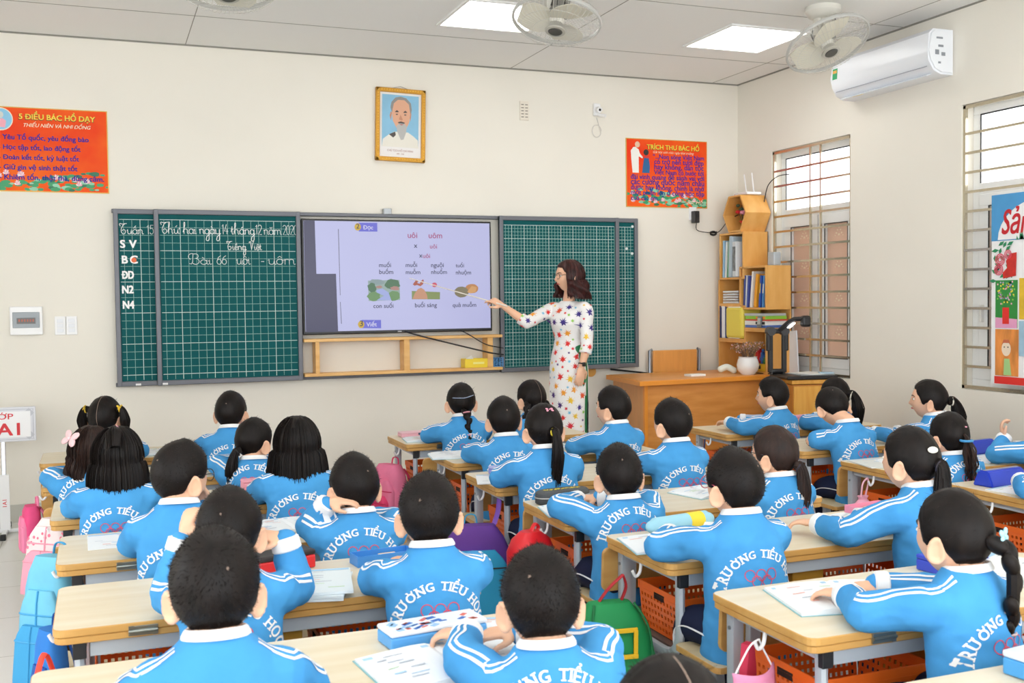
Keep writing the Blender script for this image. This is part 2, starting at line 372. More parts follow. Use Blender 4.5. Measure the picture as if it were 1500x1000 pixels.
# chalk handwriting: single-stroke round hand, each glyph a list of polylines (x right, y up, x-height 1)
def arc(cx, cy, r, a0, a1, n=10, ry=None): return [(cx+r*math.cos(math.radians(a0+(a1-a0)*k/n)), cy+(ry or r)*math.sin(math.radians(a0+(a1-a0)*k/n))) for k in range(n+1)]
bowl = arc(.42, .5, .38, 45, 405, 16, .5)
GL = {
 'a': (.95, [bowl, [(.8, 1), (.8, .2), (.9, 0), (1.05, .12)]]), 'o': (.9, [arc(.42, .5, .38, 90, 450, 16, .5), [(.62, .95), (.8, .82), (1, .85)]]),
 'u': (1.0, [[(0, .75), (.14, 1), (.14, .3)] + arc(.42, .3, .28, 180, 330, 8) + [(.8, 1), (.8, .2), (.9, 0), (1.05, .12)]]),
 'n': (1.0, [[(0, .8), (.16, 1), (.16, 0)], [(.16, .6)] + arc(.46, .68, .3, 170, 0, 8) + [(.76, .2), (.86, 0), (1.02, .12)]]),
 'm': (1.5, [[(0, .8), (.16, 1), (.16, 0)], [(.16, .6)] + arc(.42, .7, .26, 170, 0, 8) + [(.68, 0)], [(.68, .6)] + arc(.94, .7, .26, 170, 0, 8) + [(1.2, .2), (1.3, 0), (1.45, .12)]]),
 'i': (.5, [[(0, .7), (.16, 1), (.16, .2), (.26, 0), (.46, .14)]]),
 'h': (1.0, [[(-.05, .3), (.3, 1.8), (.3, 2.3), (.18, 2.4), (.12, 2.1), (.12, 0)], [(.12, .6)] + arc(.42, .68, .3, 170, 0, 8) + [(.72, .2), (.82, 0), (1, .12)]]),
 'g': (.95, [bowl, [(.8, 1), (.8, -1.0)] + arc(.52, -1.0, .28, 0, -160, 8, .4) + [(.4, -.5), (1.05, .15)]]),
 'y': (1.0, [[(0, .75), (.14, 1), (.14, .3)] + arc(.42, .3, .28, 180, 330, 8), [(.8, 1), (.8, -1.0)] + arc(.52, -1.0, .28, 0, -160, 8, .4) + [(.4, -.5), (1.05, .15)]]),
 't': (.6, [[(0, .5), (.2, 1.6), (.2, .2), (.32, 0), (.55, .14)], [(.0, 1), (.45, 1)]]),
 'e': (.8, [[(.08, .45), (.7, .62)] + arc(.4, .6, .31, 10, 190, 8, .4) + arc(.4, .4, .32, 180, 330, 8, .4) + [(.85, .2)]]),
 'T': (1.3, [[(.1, 1.7)] + arc(.2, 2.1, .2, 250, 90, 6) + [(.5, 2.15), (.9, 2.25), (1.3, 2.3)], [(.95, 2.2), (.6, 1.9)] + arc(.7, .8, .42, 130, 320, 12, .8) + arc(.75, .55, .3, -30, 160, 8, .4)]),
 'V': (1.1, [arc(.2, 2.05, .2, 240, 30, 8) + [(.45, .6), (.5, 0), (.85, 1.8), (1.0, 2.3), (1.15, 2.2)]]),
 'B': (1.3, [[(.45, 2.2), (.4, .6), (.25, .05), (.0, .2)], arc(.3, 1.7, .4, 250, 60, 10, .65) + arc(.75, 1.8, .32, 90, -100, 8, .5) + arc(.75, .65, .42, 90, -150, 10, .65)]),
 '1': (.5, [[(0, 1.6), (.25, 2), (.25, 0)]]), '2': (.8, [arc(.36, 1.5, .34, 160, -30, 9, .48) + [(.05, 0), (.75, 0)]]),
 '4': (.8, [[(.4, 2), (.02, .6), (.75, .6)], [(.5, 1.1), (.5, 0)]]), '0': (.8, [arc(.36, 1, .34, 90, 450, 16, 1)]),
 '5': (.8, [[(.7, 2), (.2, 2), (.12, 1.1)] + arc(.36, .68, .36, 120, -150, 10, .66)]), '6': (.8, [[(.65, 1.95), (.25, 1.5), (.05, .7)] + arc(.38, .58, .34, 180, 540, 14, .56)]),
 '-': (.7, [[(.05, .55), (.55, .55)]]), ' ': (.75, [])}
MK = {'^': [[(-.25, 0), (0, .3), (.25, 0)]], '/': [[(-.05, 0), (.2, .3)]], '\\': [[(.1, 0), (-.2, .3)]], '~': [[(-.2, .3)] + arc(0, .3, .2, 180, 360, 6) + [(.2, .3)]],
      '.': [[(-.03, 0), (.03, .05)]], "'": [[(.0, -.25), (.14, .02), (.02, .06)]], 'i': [[(0, 0), (.02, .06)]]}
WR = {'ầ': ('a', '^\\'), 'à': ('a', '\\'), 'á': ('a', '/'), 'ă': ('a', '~'), 'ứ': ('u', "'/"), 'ế': ('e', '^/'), 'ệ': ('e', '^_'), 'ô': ('o', '^'), 'ấ': ('a', '^/')}
def chalk(bm, s, x0, z0, size, yf, r=.0022, width=None, slim=1):
    tot = sum(GL[WR.get(c, (c, ''))[0]][0] for c in s)
    kx = (width/tot if width else size*slim); x = x0
    for c in s:
        g, marks = WR.get(c, (c, '')); adv, st = GL[g]
        if g == 'i': marks = 'i'
        L = [(p, 0, 0) for p in st]; h = 1.25
        for mk in marks:
            if mk == '_': L += [(p, .4, -.25) for p in MK['.']]; continue
            L += [(p, .42 if mk not in "'i" else (.95 if mk == "'" else .16), (1.1 if mk == "'" else h)) for p in MK[mk]]; h += .3 if mk == '^' else .1
        for p, dx, dz in L:
            tube(bm, [(x+(u+dx)*kx, yf-.001, z0+(v+dz)*size) for u, v in p], r, 5)
        x += adv*kx
b = B(); yl = WALL_Y-.05; ys = WALL_Y-.085
chalk(b, 'Tuấn', .134, 1.936, .031, yl, .0022, .155); chalk(b, '15', .312, 1.936, .031, yl, .0022, .045)
bobj('chalk_writing', b, CHALK)
b = B()
chalk(b, 'Thứ hai', .40, 1.94, .034, ys, .0022, .24); chalk(b, 'ngày', .655, 1.94, .034, ys, .0026, .145); chalk(b, '14', .81, 1.94, .034, ys, .0022, .045)
chalk(b, 'tháng', .872, 1.94, .034, ys, .0026, .165); chalk(b, '12', 1.043, 1.94, .034, ys, .0022, .045); chalk(b, 'năm', 1.098, 1.94, .034, ys, .0022, .13); chalk(b, '2020', 1.235, 1.94, .034, ys, .0018, .105)
chalk(b, 'Tiếng Việt', .84, 1.83, .026, ys, .0022, .245)
chalk(b, 'Bài', .585, 1.727, .032, ys, .0019, .155); chalk(b, '66', .77, 1.727, .032, ys, .0019, .07); chalk(b, 'uôi', .905, 1.727, .038, ys, .0019, .10)
chalk(b, '-', 1.075, 1.727, .038, ys, .0019, .03); chalk(b, 'uôm', 1.125, 1.727, .038, ys, .0019, .2)
bobj('chalk_writing', b, CHALK)
for s, x, z in (('S', .134, 1.842), ('V', .195, 1.842), ('B', .14, 1.735), ('C', .195, 1.735), ('ĐD', .142, 1.63), ('N2', .138, 1.53), ('N4', .14, 1.425)):
    b = B(); put_text(b, s, on_wall(x, z, yl-.003), .075, .045, fit={1: None, 2: .075}[len(s)]); bobj('white_letter', b, mat('letter_white', 'fbfbfb', .6))
b = B(); lathe(b, [(.001, .004), (.017, .004), (.017, 0), (.001, 0)], seg=16)
bmesh.ops.transform(b, matrix=M.Translation(V((.222, yl-.004, 1.757))) @ M.Rotation(PI/2, 4, 'X'), verts=b.verts)
tag(obj('round_magnet', b, mat('orange_magnet', 'f0703c', .5)), 'round orange magnet on the narrow left chalkboard panel', 'magnet')
for i, (x, z) in enumerate(((4.02, 1.86), (4.07, 1.82), (4.075, 2.04))):
    b = B(); lathe(b, [(.001, .006), (.010, .006), (.012, 0), (.001, 0)], seg=12)
    bmesh.ops.transform(b, matrix=M.Translation(V((x, yl-.002, z))) @ M.Rotation(PI/2, 4, 'X'), verts=b.verts)
    tag(obj('round_magnet', b, mat('white_magnet', 'e8efee', .4)), ('small white magnet on the right board strip, upper of the close pair', 'small white magnet on the right board strip, lower of the close pair', 'white ring magnet in the top right corner of the chalkboard')[i], 'magnet')
for i, x in enumerate((.23, .405)):
    b = B(); bx(b, (x, (WALL_Y-.07, WALL_Y-.1025)[i], .9), (.035, .004, .014), .001); bobj('maker_plate', b, mat('plate_white', 'e9e9e9', .4))
# ---------------------------------------------------------------- television
tv = thing('television', 'large flat black television showing a reading lesson', 'television', (2.1, WALL_Y-.05, 1.635))
TX0, TX1, TZ0, TZ1 = 1.368, 2.832, 1.215, 2.058
def tobj(name, bm, m, par=None):
    bmesh.ops.transform(bm, matrix=M.Translation(V((2.1, WALL_Y-.05, 1.635))).inverted(), verts=bm.verts); return obj(name, bm, m, par or tv)
b = B(); bx(b, (2.1, WALL_Y-.055, 1.6365), (TX1-TX0, .05, TZ1-TZ0), .006); bx(b, (2.1, WALL_Y-.02, 1.6), (.6, .04, .4), .01)
tobj('casing', b, mat('tv_black', '101012', .35))
yt = WALL_Y-.0815
SCR = mat('screen_lavender', 'c6c8f4', .3, emit=.52, dark=True); SCRD = mat('screen_dark', '33305c', .3, emit=.46, dark=True)
scrE = .5
def em(n, c): return mat('screen_'+n, c, .4, emit=.52, dark=True)
sx0, sx1, sz0, sz1 = 1.385, 2.818, 1.238, 2.045
b = B(); bx(b, ((sx0+sx1)/2, yt+.001, (sz0+sz1)/2), (sx1-sx0, .002, sz1-sz0)); scr = tobj('screen', b, SCR)
def sp(px, py):   # screen picture pixel (within the 1500x947 view of the screen) -> x, z
    u = (px-35)/(1450-35); t = py
    top = 45+(70-45)*u; bot = 885+(865-885)*u
    return sx0+u*(sx1-sx0), sz1-(t-top)/(bot-top)*(sz1-sz0)
def sm(pts, mi=0, d=.0015): poly(b, [sp(*p) for p in pts], lambda u, v: (u, yt-d, v), mi)
b = B(); sm([(36, 46), (115, 47), (120, 447), (262, 447), (270, 886), (37, 888)]); tobj('dark_margin', b, SCRD)
b = B(); sm([(283, 110), (288, 110), (292, 610), (288, 610)], 0); sm([(288, 660), (292, 660), (298, 825), (293, 825)], 0); tobj('page_shadow_line', b, em('greyline', '6a6a80'))
for (x0, y0, x1, y1) in ((435, 62, 574, 130), (445, 797, 590, 862)):
    b = B(); sm([(x0, y0), (x1, y0+2), (x1, y1), (x0, y1-2)]); tobj('heading_box', b, em('blue', '6d6ee0'))
for (x, y) in ((428, 94), (441, 832)):
    b = B(); sm([(x+24*math.cos(k*PI/12), y+28*math.sin(k*PI/12)) for k in range(24)], 0, .002); tobj('number_badge', b, em('yellow', 'd9b52c'))
def stext(bm, s, px, py, wpx, d=.003, bold=.012, hpx=None):
    x, z = sp(px, py); x2, _ = sp(px+wpx, py); vs, fs, wd = text_geo(s, 1, bold)
    put_text(bm, s, lambda u, v: (x+u, yt-d, z+v), (x2-x)/wd, bold)
for a in (('Đọc', 468, 112, 74), ('Viết', 480, 848, 78)):
    b = B(); stext(b, *a); tobj('heading_lettering', b, em('white', 'e9e9ff'))
for a in (('2', 416, 106, 24), ('3', 428, 845, 26)):
    b = B(); stext(b, *a); tobj('badge_number', b, em('ink', '23244a'))
for a in (('x', 850, 252, 26), ('x', 889, 327, 26), ('muối', 580, 398, 92), ('buồm', 580, 450, 108), ('muỗi', 782, 398, 90), ('muỗm', 782, 452, 114), ('nguội', 978, 400, 102), ('nhuốm', 978, 452, 126), ('tuổi', 1174, 402, 66), ('nhuộm', 1172, 456, 124), ('con suối', 533, 708, 153), ('buổi sáng', 848, 704, 173), ('quả muỗm', 1144, 704, 190)):
    b = B(); stext(b, *a); tobj('dark_lettering', b, em('ink', '23244a'))
for a in (('uôi', 800, 178, 76), ('uôm', 962, 180, 108), ('uôi', 971, 258, 58), ('uôi', 915, 330, 58)): b = B(); stext(b, *a, bold=.008); tobj('magenta_lettering', b, em('magenta', 'b0306e'))
# three lesson pictures
rnd = random.Random(5)
b = B()
def blob(cx, cy, rx_, ry_, mi, d, n=14, j=.18): sm([(cx+rx_*(1+rnd.uniform(-j, j))*math.cos(2*PI*k/n), cy+ry_*(1+rnd.uniform(-j, j))*math.sin(2*PI*k/n)) for k in range(n)], mi, d)
sm([(497, 500), (735, 495), (738, 648), (500, 655)], 0)
for (x, y, a, c, m_) in ((560, 510, 60, 22, 1), (680, 525, 58, 36, 2), (525, 555, 32, 36, 2), (700, 560, 36, 16, 3), (580, 548, 22, 10, 3), (540, 620, 50, 34, 4), (690, 615, 46, 36, 4)): blob(x, y, a, c, m_, .002+.0001*m_)
sm([(560, 570), (605, 560), (650, 590), (670, 650), (560, 648), (615, 615), (560, 590)], 5, .0026)
tobj('creek_picture', b, [em('paleleaf', '9db5b0'), em('hillgrey', '8fa5a8'), em('treegreen', '4f7a58'), em('rosebank', 'b98a80'), em('grassgreen', '6f9a62'), em('waterblue', 'a9b6ee')])
b = B(); sm([(828, 580), (1048, 590), (1046, 645), (828, 643)], 0); blob(1005, 535, 20, 18, 1, .0024, 16, .02)
sm([(832, 642), (850, 600), (875, 566), (900, 556), (925, 572), (945, 610), (950, 642)], 2, .0024)
sm([(836, 530), (860, 500), (880, 505), (870, 520), (890, 525), (905, 500), (918, 492), (922, 505), (915, 530), (895, 545), (870, 535), (850, 540)], 3, .0026)
tobj('sunrise_picture', b, [em('field', '8a9a5a'), em('sunred', 'd8506a'), em('haystack', 'd29a78'), em('rooster', 'b8604a')])
b = B(); blob(1300, 565, 52, 36, 0, .002, 18, .04); blob(1218, 590, 56, 42, 1, .0022, 18, .04); sm([(1262, 590), (1300, 545), (1340, 555), (1330, 590), (1290, 602)], 2, .0024)
tobj('mango_picture', b, [em('mangoorange', 'c88a50'), em('mangogreen', '847a5c'), em('mangopulp', 'e0a868')])
b = B(); bx(b, (2.09, yt-.0005, 1.2265), (.03, .002, .008)); tobj('maker_badge', b, mat('badge_grey', 'b8b8bc', .3))
# wooden shelf under the screen, tray and basket on it, cables
SHW = mat('pale_pine', 'eec07c', .45, var=.12, scale=3, stretch=(1, 6, 6), col2='e0a95f')
s_ = thing('wooden_ledge_shelf', 'long low pine shelf fixed under the television', 'shelf', (2.13, WALL_Y-.07, .913))
b = B(); bx(b, (0, 0, .262), (1.53, .13, .022), .003); obj('top_board', b, SHW, s_)
b = B(); bx(b, (0, 0, .011), (1.53, .13, .022), .003); obj('bottom_board', b, SHW, s_)
for x in (-.67, .0, .665):
    b = B(); bx(b, (x, 0, .1365), (.045 if x > -.5 else .03, .12, .229), .002); obj('upright', b, SHW, s_)
t = thing('paper_tray', 'yellow plastic tray on the ledge under the television', 'tray', (2.69, WALL_Y-.075, .936))
b = B(); YEL = mat('yellow_plastic', 'f3d42c', .4)
for (c, s) in (((0, 0, .003), (.2, .1, .006)), ((0, -.048, .034), (.2, .005, .068)), ((0, .048, .034), (.2, .005, .068)), ((-.098, 0, .034), (.005, .1, .068)), ((.098, 0, .034), (.005, .1, .068))): bx(b, c, s, .001)
obj('tray_body', b, YEL, t)
b = B(); bx(b, (.01, -.0512, .035), (.09, .001, .016)); obj('label_strip', b, mat('pale_label', 'f7e98a', .5), t)
b = B(); bx(b, (2.66, WALL_Y-.07, .978), (.05, .01, .09), .001, rot=ry(-.5)); tag(obj('paper_sheet', b, mat('paper_white', 'f6f6f2', .7)), 'white paper sticking out of the yellow tray under the screen', 'paper')
b = B(); BLUP = mat('blue_plastic', '5f9fd8', .4)
for i in range(5): bx(b, (-.05+.025*i, 0, .035), (.006, .08, .07))
for z in (.003, .02, .036, .052, .068): bx(b, (0, 0, z), (.11, .08, .005))
o = obj('small_basket', b, BLUP, None, (2.855, WALL_Y-.075, .936)); tag(o, 'small blue lattice basket beside the yellow tray', 'basket')
CAB = mat('black_cable', '141416', .5)
def cable(name, pts, r, label, m=CAB):
    b = B(); tube(b, smooth_path(pts, 8), r, 6); return tag(obj(name, b, m, smooth=True), label, 'cable')
cable('power_cable', [(2.12, WALL_Y-.04, 1.235), (2.2, WALL_Y-.146, 1.20), (2.5, WALL_Y-.149, 1.12), (2.78, WALL_Y-.149, 1.05), (2.9, WALL_Y-.14, 1.03)], .006, 'thick black cable drooping from the middle of the screen to the right')
cable('power_cable', [(2.56, WALL_Y-.045, 1.235), (2.62, WALL_Y-.146, 1.19), (2.75, WALL_Y-.148, 1.115), (2.9, WALL_Y-.14, 1.08)], .004, 'thin black cable dropping from the right side of the screen')
cable('power_cable', [(3.88, WALL_Y-.02, .875), (4.0, WALL_Y-.04, .86), (4.12, WALL_Y-.04, .845), (4.22, WALL_Y-.03, .83)], .008, 'black cable running from under the right board end to the desk')
b = B(); tube(b, [(3.70, WALL_Y-.001, .865), (3.70, WALL_Y-.03, .865)], .045, 20, roundcap=False)
tag(obj('wooden_peg', b, mat('peg_tan', 'd29a4a', .4), smooth=False), 'round tan wooden peg half hidden under the right chalkboard', 'peg')
# ---------------------------------------------------------------- posters, portrait, wall fittings
rnd = random.Random(11)
def poster(x0, x1, z0, z1, label):
    t = thing('wall_poster', label, 'poster', ((x0+x1)/2, WALL_Y, (z0+z1)/2)); W, H = x1-x0, z1-z0
    b = B(); bx(b, (0, -.004, 0), (W, .008, H)); obj('gold_edge', b, mat('poster_edge', 'd9b25a', .4, metal=.3), t)
    pm = mat('poster_red', 'ee3514', .5, spec=.2, var=.5, scale=2.2, col2='f86a1a')
    b = B(); bx(b, (0, -.0085, 0), (W-.012, .002, H-.012)); obj('printed_sheet', b, pm, t)
    f = lambda u, v, d=.0105: (u*W-W/2, -d, v*H-H/2)
    b = B(); grn = [0, 1, 2]
    for k in range(90):
        u = rnd.random()**.8; hi = .27*(1-u)**1.5 + .12 if x0 > 1 else .12+.2*u**2
        v = rnd.uniform(.02, hi); r = rnd.uniform(.02, .05)
        a0 = rnd.random()*6; n = 9
        poly(b, [(min(max(u+r*math.cos(a0+2*PI*q/n)*rnd.uniform(.7, 1), .01), .99), max(v+r*.55*math.sin(a0+2*PI*q/n), .012)) for q in range(n)], lambda p, q, k=k: f(p, q, .0098+.000004*k), rnd.choice((0, 0, 1, 2)))
    for k in range(11):
        u, v = rnd.uniform(.05, .95), rnd.uniform(.06, .2)
        for q in range(6):
            a = PI*(.1+.16*q); poly(b, [(u, v), (u+.02*math.cos(a-.3), v+.045*math.sin(a-.3)+.005), (u+.03*math.cos(a), v+.07*math.sin(a)), (u+.02*math.cos(a+.3), v+.045*math.sin(a+.3)+.005)], lambda p, q2, k=k: f(min(max(p, .01), .99), q2, .0102+.000003*k), 3+(q % 2))
    obj('lotus_pond_picture', b, [mat('lotus_green', '2f9a62', .4), mat('lotus_green_pale', '8cc8a8', .4), mat('lotus_green_dark', '1d6f4c', .4), mat('lotus_pink', 'f3a8b8', .4), mat('lotus_white', 'fbe9ea', .4)], t)
    return t, f, W, H
GOLD = mat('letter_gold', 'f6cf3a', .4); BLUE_L = mat('letter_blue', '1d2c96', .45, spec=.2); DKE = mat('letter_outline', '5a2a10', .5); PALE = mat('letter_pale', 'f7e6c8', .5)
t, f, W, H = poster(-.68, .075, 2.212, 2.772, 'red poster with five blue lines of rules on the left wall')
def line(bm, s, u, v, w_, bold=.02, d=.0112, al='L', shear=0):
    vs, fs, wd = text_geo(s, 1, bold, shear); k = w_*W/wd
    off = {'L': 0, 'C': -w_*W/2}[al]
    x0, _, z0 = f(u, v)
    put_text(bm, s, lambda p, q: (x0+off+p, -d, z0+q), k, bold, shear)
b = B(); line(b, '5 ĐIỀU BÁC HỒ DẠY', .27, .86, .63, .035); obj('gold_title', b, GOLD, t)
b = B(); line(b, '5 ĐIỀU BÁC HỒ DẠY', .266, .853, .638, .05, .0103); obj('title_outline', b, DKE, t)
b = B(); line(b, 'THIẾU NIÊN VÀ NHI ĐỒNG', .30, .77, .56, .01, .0112, 'L', .3); obj('pale_subtitle', b, PALE, t)
b = B()
for i, (s, w_) in enumerate((('- Yêu Tổ quốc, yêu đồng bào', .74), ('- Học tập tốt, lao động tốt', .67), ('- Đoàn kết tốt, kỷ luật tốt', .655), ('- Giữ gìn vệ sinh thật tốt', .64), ('- Khiêm tốn, thật thà, dũng cảm.', .86))):
    line(b, s, .10, .615-.118*i, w_, .03, .0116)
obj('blue_lettering', b, BLUE_L, t)
b = B()
f0 = lambda u, v: f(u, v, .0108)
poly(b, [(.125+.1*math.cos(k*PI/14), .85+.135*math.sin(k*PI/14)) for k in range(28)], f0, 0)
poly(b, [(.125+.092*math.cos(k*PI/14), .85+.124*math.sin(k*PI/14)) for k in range(28)], lambda u, v: f(u, v, .011), 1)
poly(b, [(.10, .76), (.16, .75), (.17, .83), (.14, .86), (.10, .84)], lambda u, v: f(u, v, .0112), 2)
poly(b, [(.125+.025*math.cos(k*PI/8), .90+.04*math.sin(k*PI/8)) for k in range(16)], lambda u, v: f(u, v, .0113), 3)
obj('round_picture', b, [PALE, mat('sky_print', '8cc9ea', .4), mat('lotus_pink', 'f3a8b8'), mat('print_grey', 'cfd2d0', .5)], t)
t, f, W, H = poster(4.045, 4.812, 2.205, 2.768, 'red poster with a quoted letter to the right of the chalkboard')
b = B(); line(b, 'TRÍCH THƯ BÁC HỒ', .25, .85, .65, .035); obj('gold_title', b, GOLD, t)
b = B(); line(b, 'TRÍCH THƯ BÁC HỒ', .246, .844, .658, .05, .0103); obj('title_outline', b, DKE, t)
b = B(); line(b, 'Gửi học sinh nhân ngày khai trường', .32, .795, .51, .0, .0112, 'L', .3)
line(b, 'Bác Hồ', .74, .06, .2, .0, .0112, 'L', .3); obj('pale_subtitle', b, PALE, t)
b = B()
for i, (s, u, w_) in enumerate((('“...Non sông Việt Nam', .32, .64), ('có trở nên tươi đẹp', .335, .62), ('hay không, dân tộc', .335, .62), ('Việt Nam có bước tới', .335, .62), ('đài vinh quang để sánh vai với', .05, .91), ('các cường quốc năm châu', .05, .91), ('được hay không, chính là nhờ', .05, .91), ('một phần lớn ở công học tập', .05, .91), ('của các em..."', .05, .4))):
    line(b, s, u, .715-.0765*i, w_, .02, .0116)
obj('blue_lettering', b, BLUE_L, t)
b = B()
poly(b, [(.075, .5), (.06, .7), (.055, .82), (.085, .87), (.11, .875), (.15, .84), (.165, .78), (.2, .73), (.195, .71), (.15, .74), (.15, .5)], lambda u, v: f(u, v, .0112), 0)
poly(b, [(.135+.03*math.cos(k*PI/8), .91+.045*math.sin(k*PI/8)) for k in range(16)], lambda u, v: f(u, v, .0114), 1)
poly(b, [(.19, .5), (.2, .6), (.215, .72), (.27, .73), (.285, .6), (.28, .5)], lambda u, v: f(u, v, .0113), 2)
poly(b, [(.24+.032*math.cos(k*PI/8), .80+.045*math.sin(k*PI/8)) for k in range(16)], lambda u, v: f(u, v, .0114), 3)
poly(b, [(.2, .72), (.275, .715), (.27, .745), (.22, .755)], lambda u, v: f(u, v, .0115), 4)
obj('printed_figures', b, [mat('print_white', 'f1efe8', .5), mat('print_skin', 'e8c2a4', .5), mat('print_navy', '1f5f94', .5), mat('print_black', '20201f', .5), mat('print_red', 'd8352a', .5)], t)
# framed portrait, tilted a little
t = thing('framed_portrait', 'gold framed portrait of a grey bearded man above the screen', 'picture', (2.138, WALL_Y, 2.775)); t.rotation_euler.y = .025
FW, FH = .385, .545; GF = mat('gold_frame', 'd39a34', .35, metal=.4, bump=.4, bscale=90)
b = B()
for (c, s) in (((0, -.02, FH/2-.016), (FW, .035, .032)), ((0, -.02, -FH/2+.016), (FW, .035, .032)), ((-FW/2+.016, -.02, 0), (.032, .035, FH)), ((FW/2-.016, -.02, 0), (.032, .035, FH))): bx(b, c, s, .006)
obj('frame', b, GF, t)
b = B()
for sx in (-1, 1):
    for k in range(26): ball(b, (sx*(FW/2-.016), -.04, -.25+.02*k), .006, 0, 6)
for k in range(18):
    for sz in (-1, 1): ball(b, (-.17+.02*k, -.04, sz*(FH/2-.016)), .006, 0, 6)
obj('beaded_moulding', b, mat('gold_bead', 'e8b54a', .3, metal=.4), t)
b = B(); bx(b, (0, -.012, 0), (FW-.05, .01, FH-.05)); obj('mount', b, mat('mount_white', 'efeceb', .5), t)
P = lambda d: (lambda u, v: (u, -d, v))
b = B()
pic = [(-.142, -.165), (.142, -.165), (.142, .225), (-.142, .225)]
poly(b, pic, P(.018), 0)
poly(b, [(-.142, -.165), (-.135, -.11), (-.09, -.075), (-.045, -.05), (.06, -.05), (.10, -.075), (.138, -.105), (.142, -.165)], P(.0185), 1)
poly(b, [(-.065, .09), (-.078, .13), (-.07, .17), (-.04, .205), (.0, .215), (.045, .205), (.08, .17), (.088, .12), (.08, .08), (.06, .12), (-.045, .12)], P(.0187), 2)
poly(b, [(-.052, .16), (-.02, .19), (.03, .19), (.065, .16), (.075, .10), (.07, .03), (.045, -.025), (.01, -.04), (-.03, -.02), (-.058, .03), (-.066, .09)], P(.0189), 3)
poly(b, [(-.03, -.005), (-.005, .015), (.03, .015), (.05, -.005), (.045, -.05), (.025, -.105), (.005, -.11), (-.01, -.08), (-.025, -.045)], P(.0191), 4)
for (x, w_) in ((-.028, .028), (.037, .028)):
    poly(b, [(x-w_/2, .100), (x, .112), (x+w_/2, .102), (x+w_/2, .097), (x-w_/2, .095)], P(.0193), 5); poly(b, disc(x, .08, .009, 10, .0045), P(.0193), 5)
poly(b, [(.0, .08), (-.012, .042), (.012, .036), (.018, .044)], P(.0193), 6)
poly(b, [(-.02, .022), (.005, .03), (.035, .022), (.03, .014), (-.015, .014)], P(.0194), 5)
poly(b, [(-.012, .008), (.028, .008), (.008, .0)], P(.0195), 7)
poly(b, [(-.088, -.072), (-.04, -.05), (-.035, -.075), (-.055, -.095)], P(.0187), 5); poly(b, [(-.075, .03), (-.066, .09), (-.075, .1), (-.083, .07)], P(.0188), 6); poly(b, [(.078, .03), (.085, .09), (.077, .1), (.072, .06)], P(.0188), 6)
obj('painted_portrait', b, [mat('portrait_sky', '8cc4e4', .5, var=.1), mat('portrait_jacket', 'e9e5da', .5), mat('portrait_hair', '8f8d8a', .5), mat('portrait_skin', 'e0a98a', .5), mat('portrait_beard', 'b9b8b6', .5), mat('portrait_dark', '4a4340', .5), mat('portrait_shade', 'c98c70', .5), mat('portrait_lip', 'b8554a', .5)], t)
b = B(); put_text(b, 'CHỦ TỊCH HỒ CHÍ MINH', lambda u, v: (u, -.0186, -.198+v), .02, 0, align='C', fit=.2); put_text(b, '1890 - 1969', lambda u, v: (u, -.0186, -.22+v), .016, 0, align='C', fit=.06)
obj('caption_lettering', b, mat('caption_red', '9a5a4a', .5), t)
b = B(); tube(b, [(-.1, -.01, FH/2-.01), (0, -.008, FH/2+.02), (.1, -.01, FH/2-.01)], .002, 6); obj('hanging_wire', b, mat('wire_grey', '9a9a96', .4), t)
# electrical box and switch plates
EW = mat('electric_white', 'f4f4f5', .35)
t = thing('breaker_box', 'white electrical box with smoky window on the left wall', 'electrical box', (-.465, WALL_Y, 1.352))
b = B(); bx(b, (0, -.02, 0), (.2, .04, .19), .006); obj('box_body', b, EW, t)
b = B(); bx(b, (0, -.041, .005), (.165, .006, .105), .003); obj('cover_window', b, mat('smoky_cover', '8d9499', .15), t)
b = B(); bx(b, (0, -.0445, .0), (.115, .003, .04)); obj('breaker_row', b, mat('breaker_grey', '6d6a68', .4), t)
b = B()
for k in range(6): bx(b, (-.042+.017*k, -.047, .002), (.008, .004, .016))
obj('breaker_toggle', b, mat('toggle_red', 'b8604a', .4), t)
t = thing('light_switch_plate', 'white double light switch plate right of the electrical box', 'light switch', (-.222, WALL_Y, 1.315))
for x in (-.036, .036):
    b = B(); bx(b, (x, -.006, 0), (.068, .012, .125), .003); p = obj('switch_plate', b, EW, t)
    b = B()
    for k in (-1, 0, 1): bx(b, (x, -.014, k*.032), (.04, .006, .026), .002)
    obj('rocker', b, mat('rocker_white', 'e9ebf0', .3), p)
b = B(); bx(b, (3.15, WALL_Y-.006, 2.94), (.075, .012, .15), .003); vp = obj('wall_vent', b, mat('vent_cream', 'ece4d6', .5)); tag(vp, 'small cream louvred plate high on the wall right of the portrait', 'vent')
b = B()
for k in range(5):
    for x in (-1, 1): bx(b, (3.15+x*.017, WALL_Y-.0125, 2.89+.024*k), (.022, .002, .007))
obj('slot', b, mat('vent_slot', '8d8478', .6), vp)
t = thing('security_camera', 'small white wall camera with cable above the right chalkboard', 'camera', (3.78, WALL_Y, 2.95))
b = B(); bx(b, (0, -.012, .03), (.06, .024, .1), .006); obj('wall_bracket', b, EW, t)
b = B(); tube(b, [(0, -.02, .0), (.01, -.05, -.02), (.04, -.09, -.03)], .014, 10); tube(b, [(0, -.03, .03), (0, -.07, .02)], .022, 12); obj('camera_body', b, EW, t, smooth=True)
b = B(); tube(b, [(0, -.068, .02), (0, -.074, .0195)], .01, 10); obj('lens', b, mat('lens_black', '111114', .1), t)
b = B(); tube(b, [(.04*math.cos(a*.35), -.01, -.14+.05*math.sin(a*.35)) for a in range(18)] + [(0.0, -.01, -.03)], .003, 6); obj('cable_loop', b, mat('cable_white', 'dcd8d2', .5), t, smooth=True)
b = B(); bx(b, (3.62, WALL_Y-.004, .863), (.07, .008, .03), .004); 
t = thing('power_adapter', 'black plug adapter in a white socket below the right poster', 'plug', (4.68, WALL_Y, 2.13))
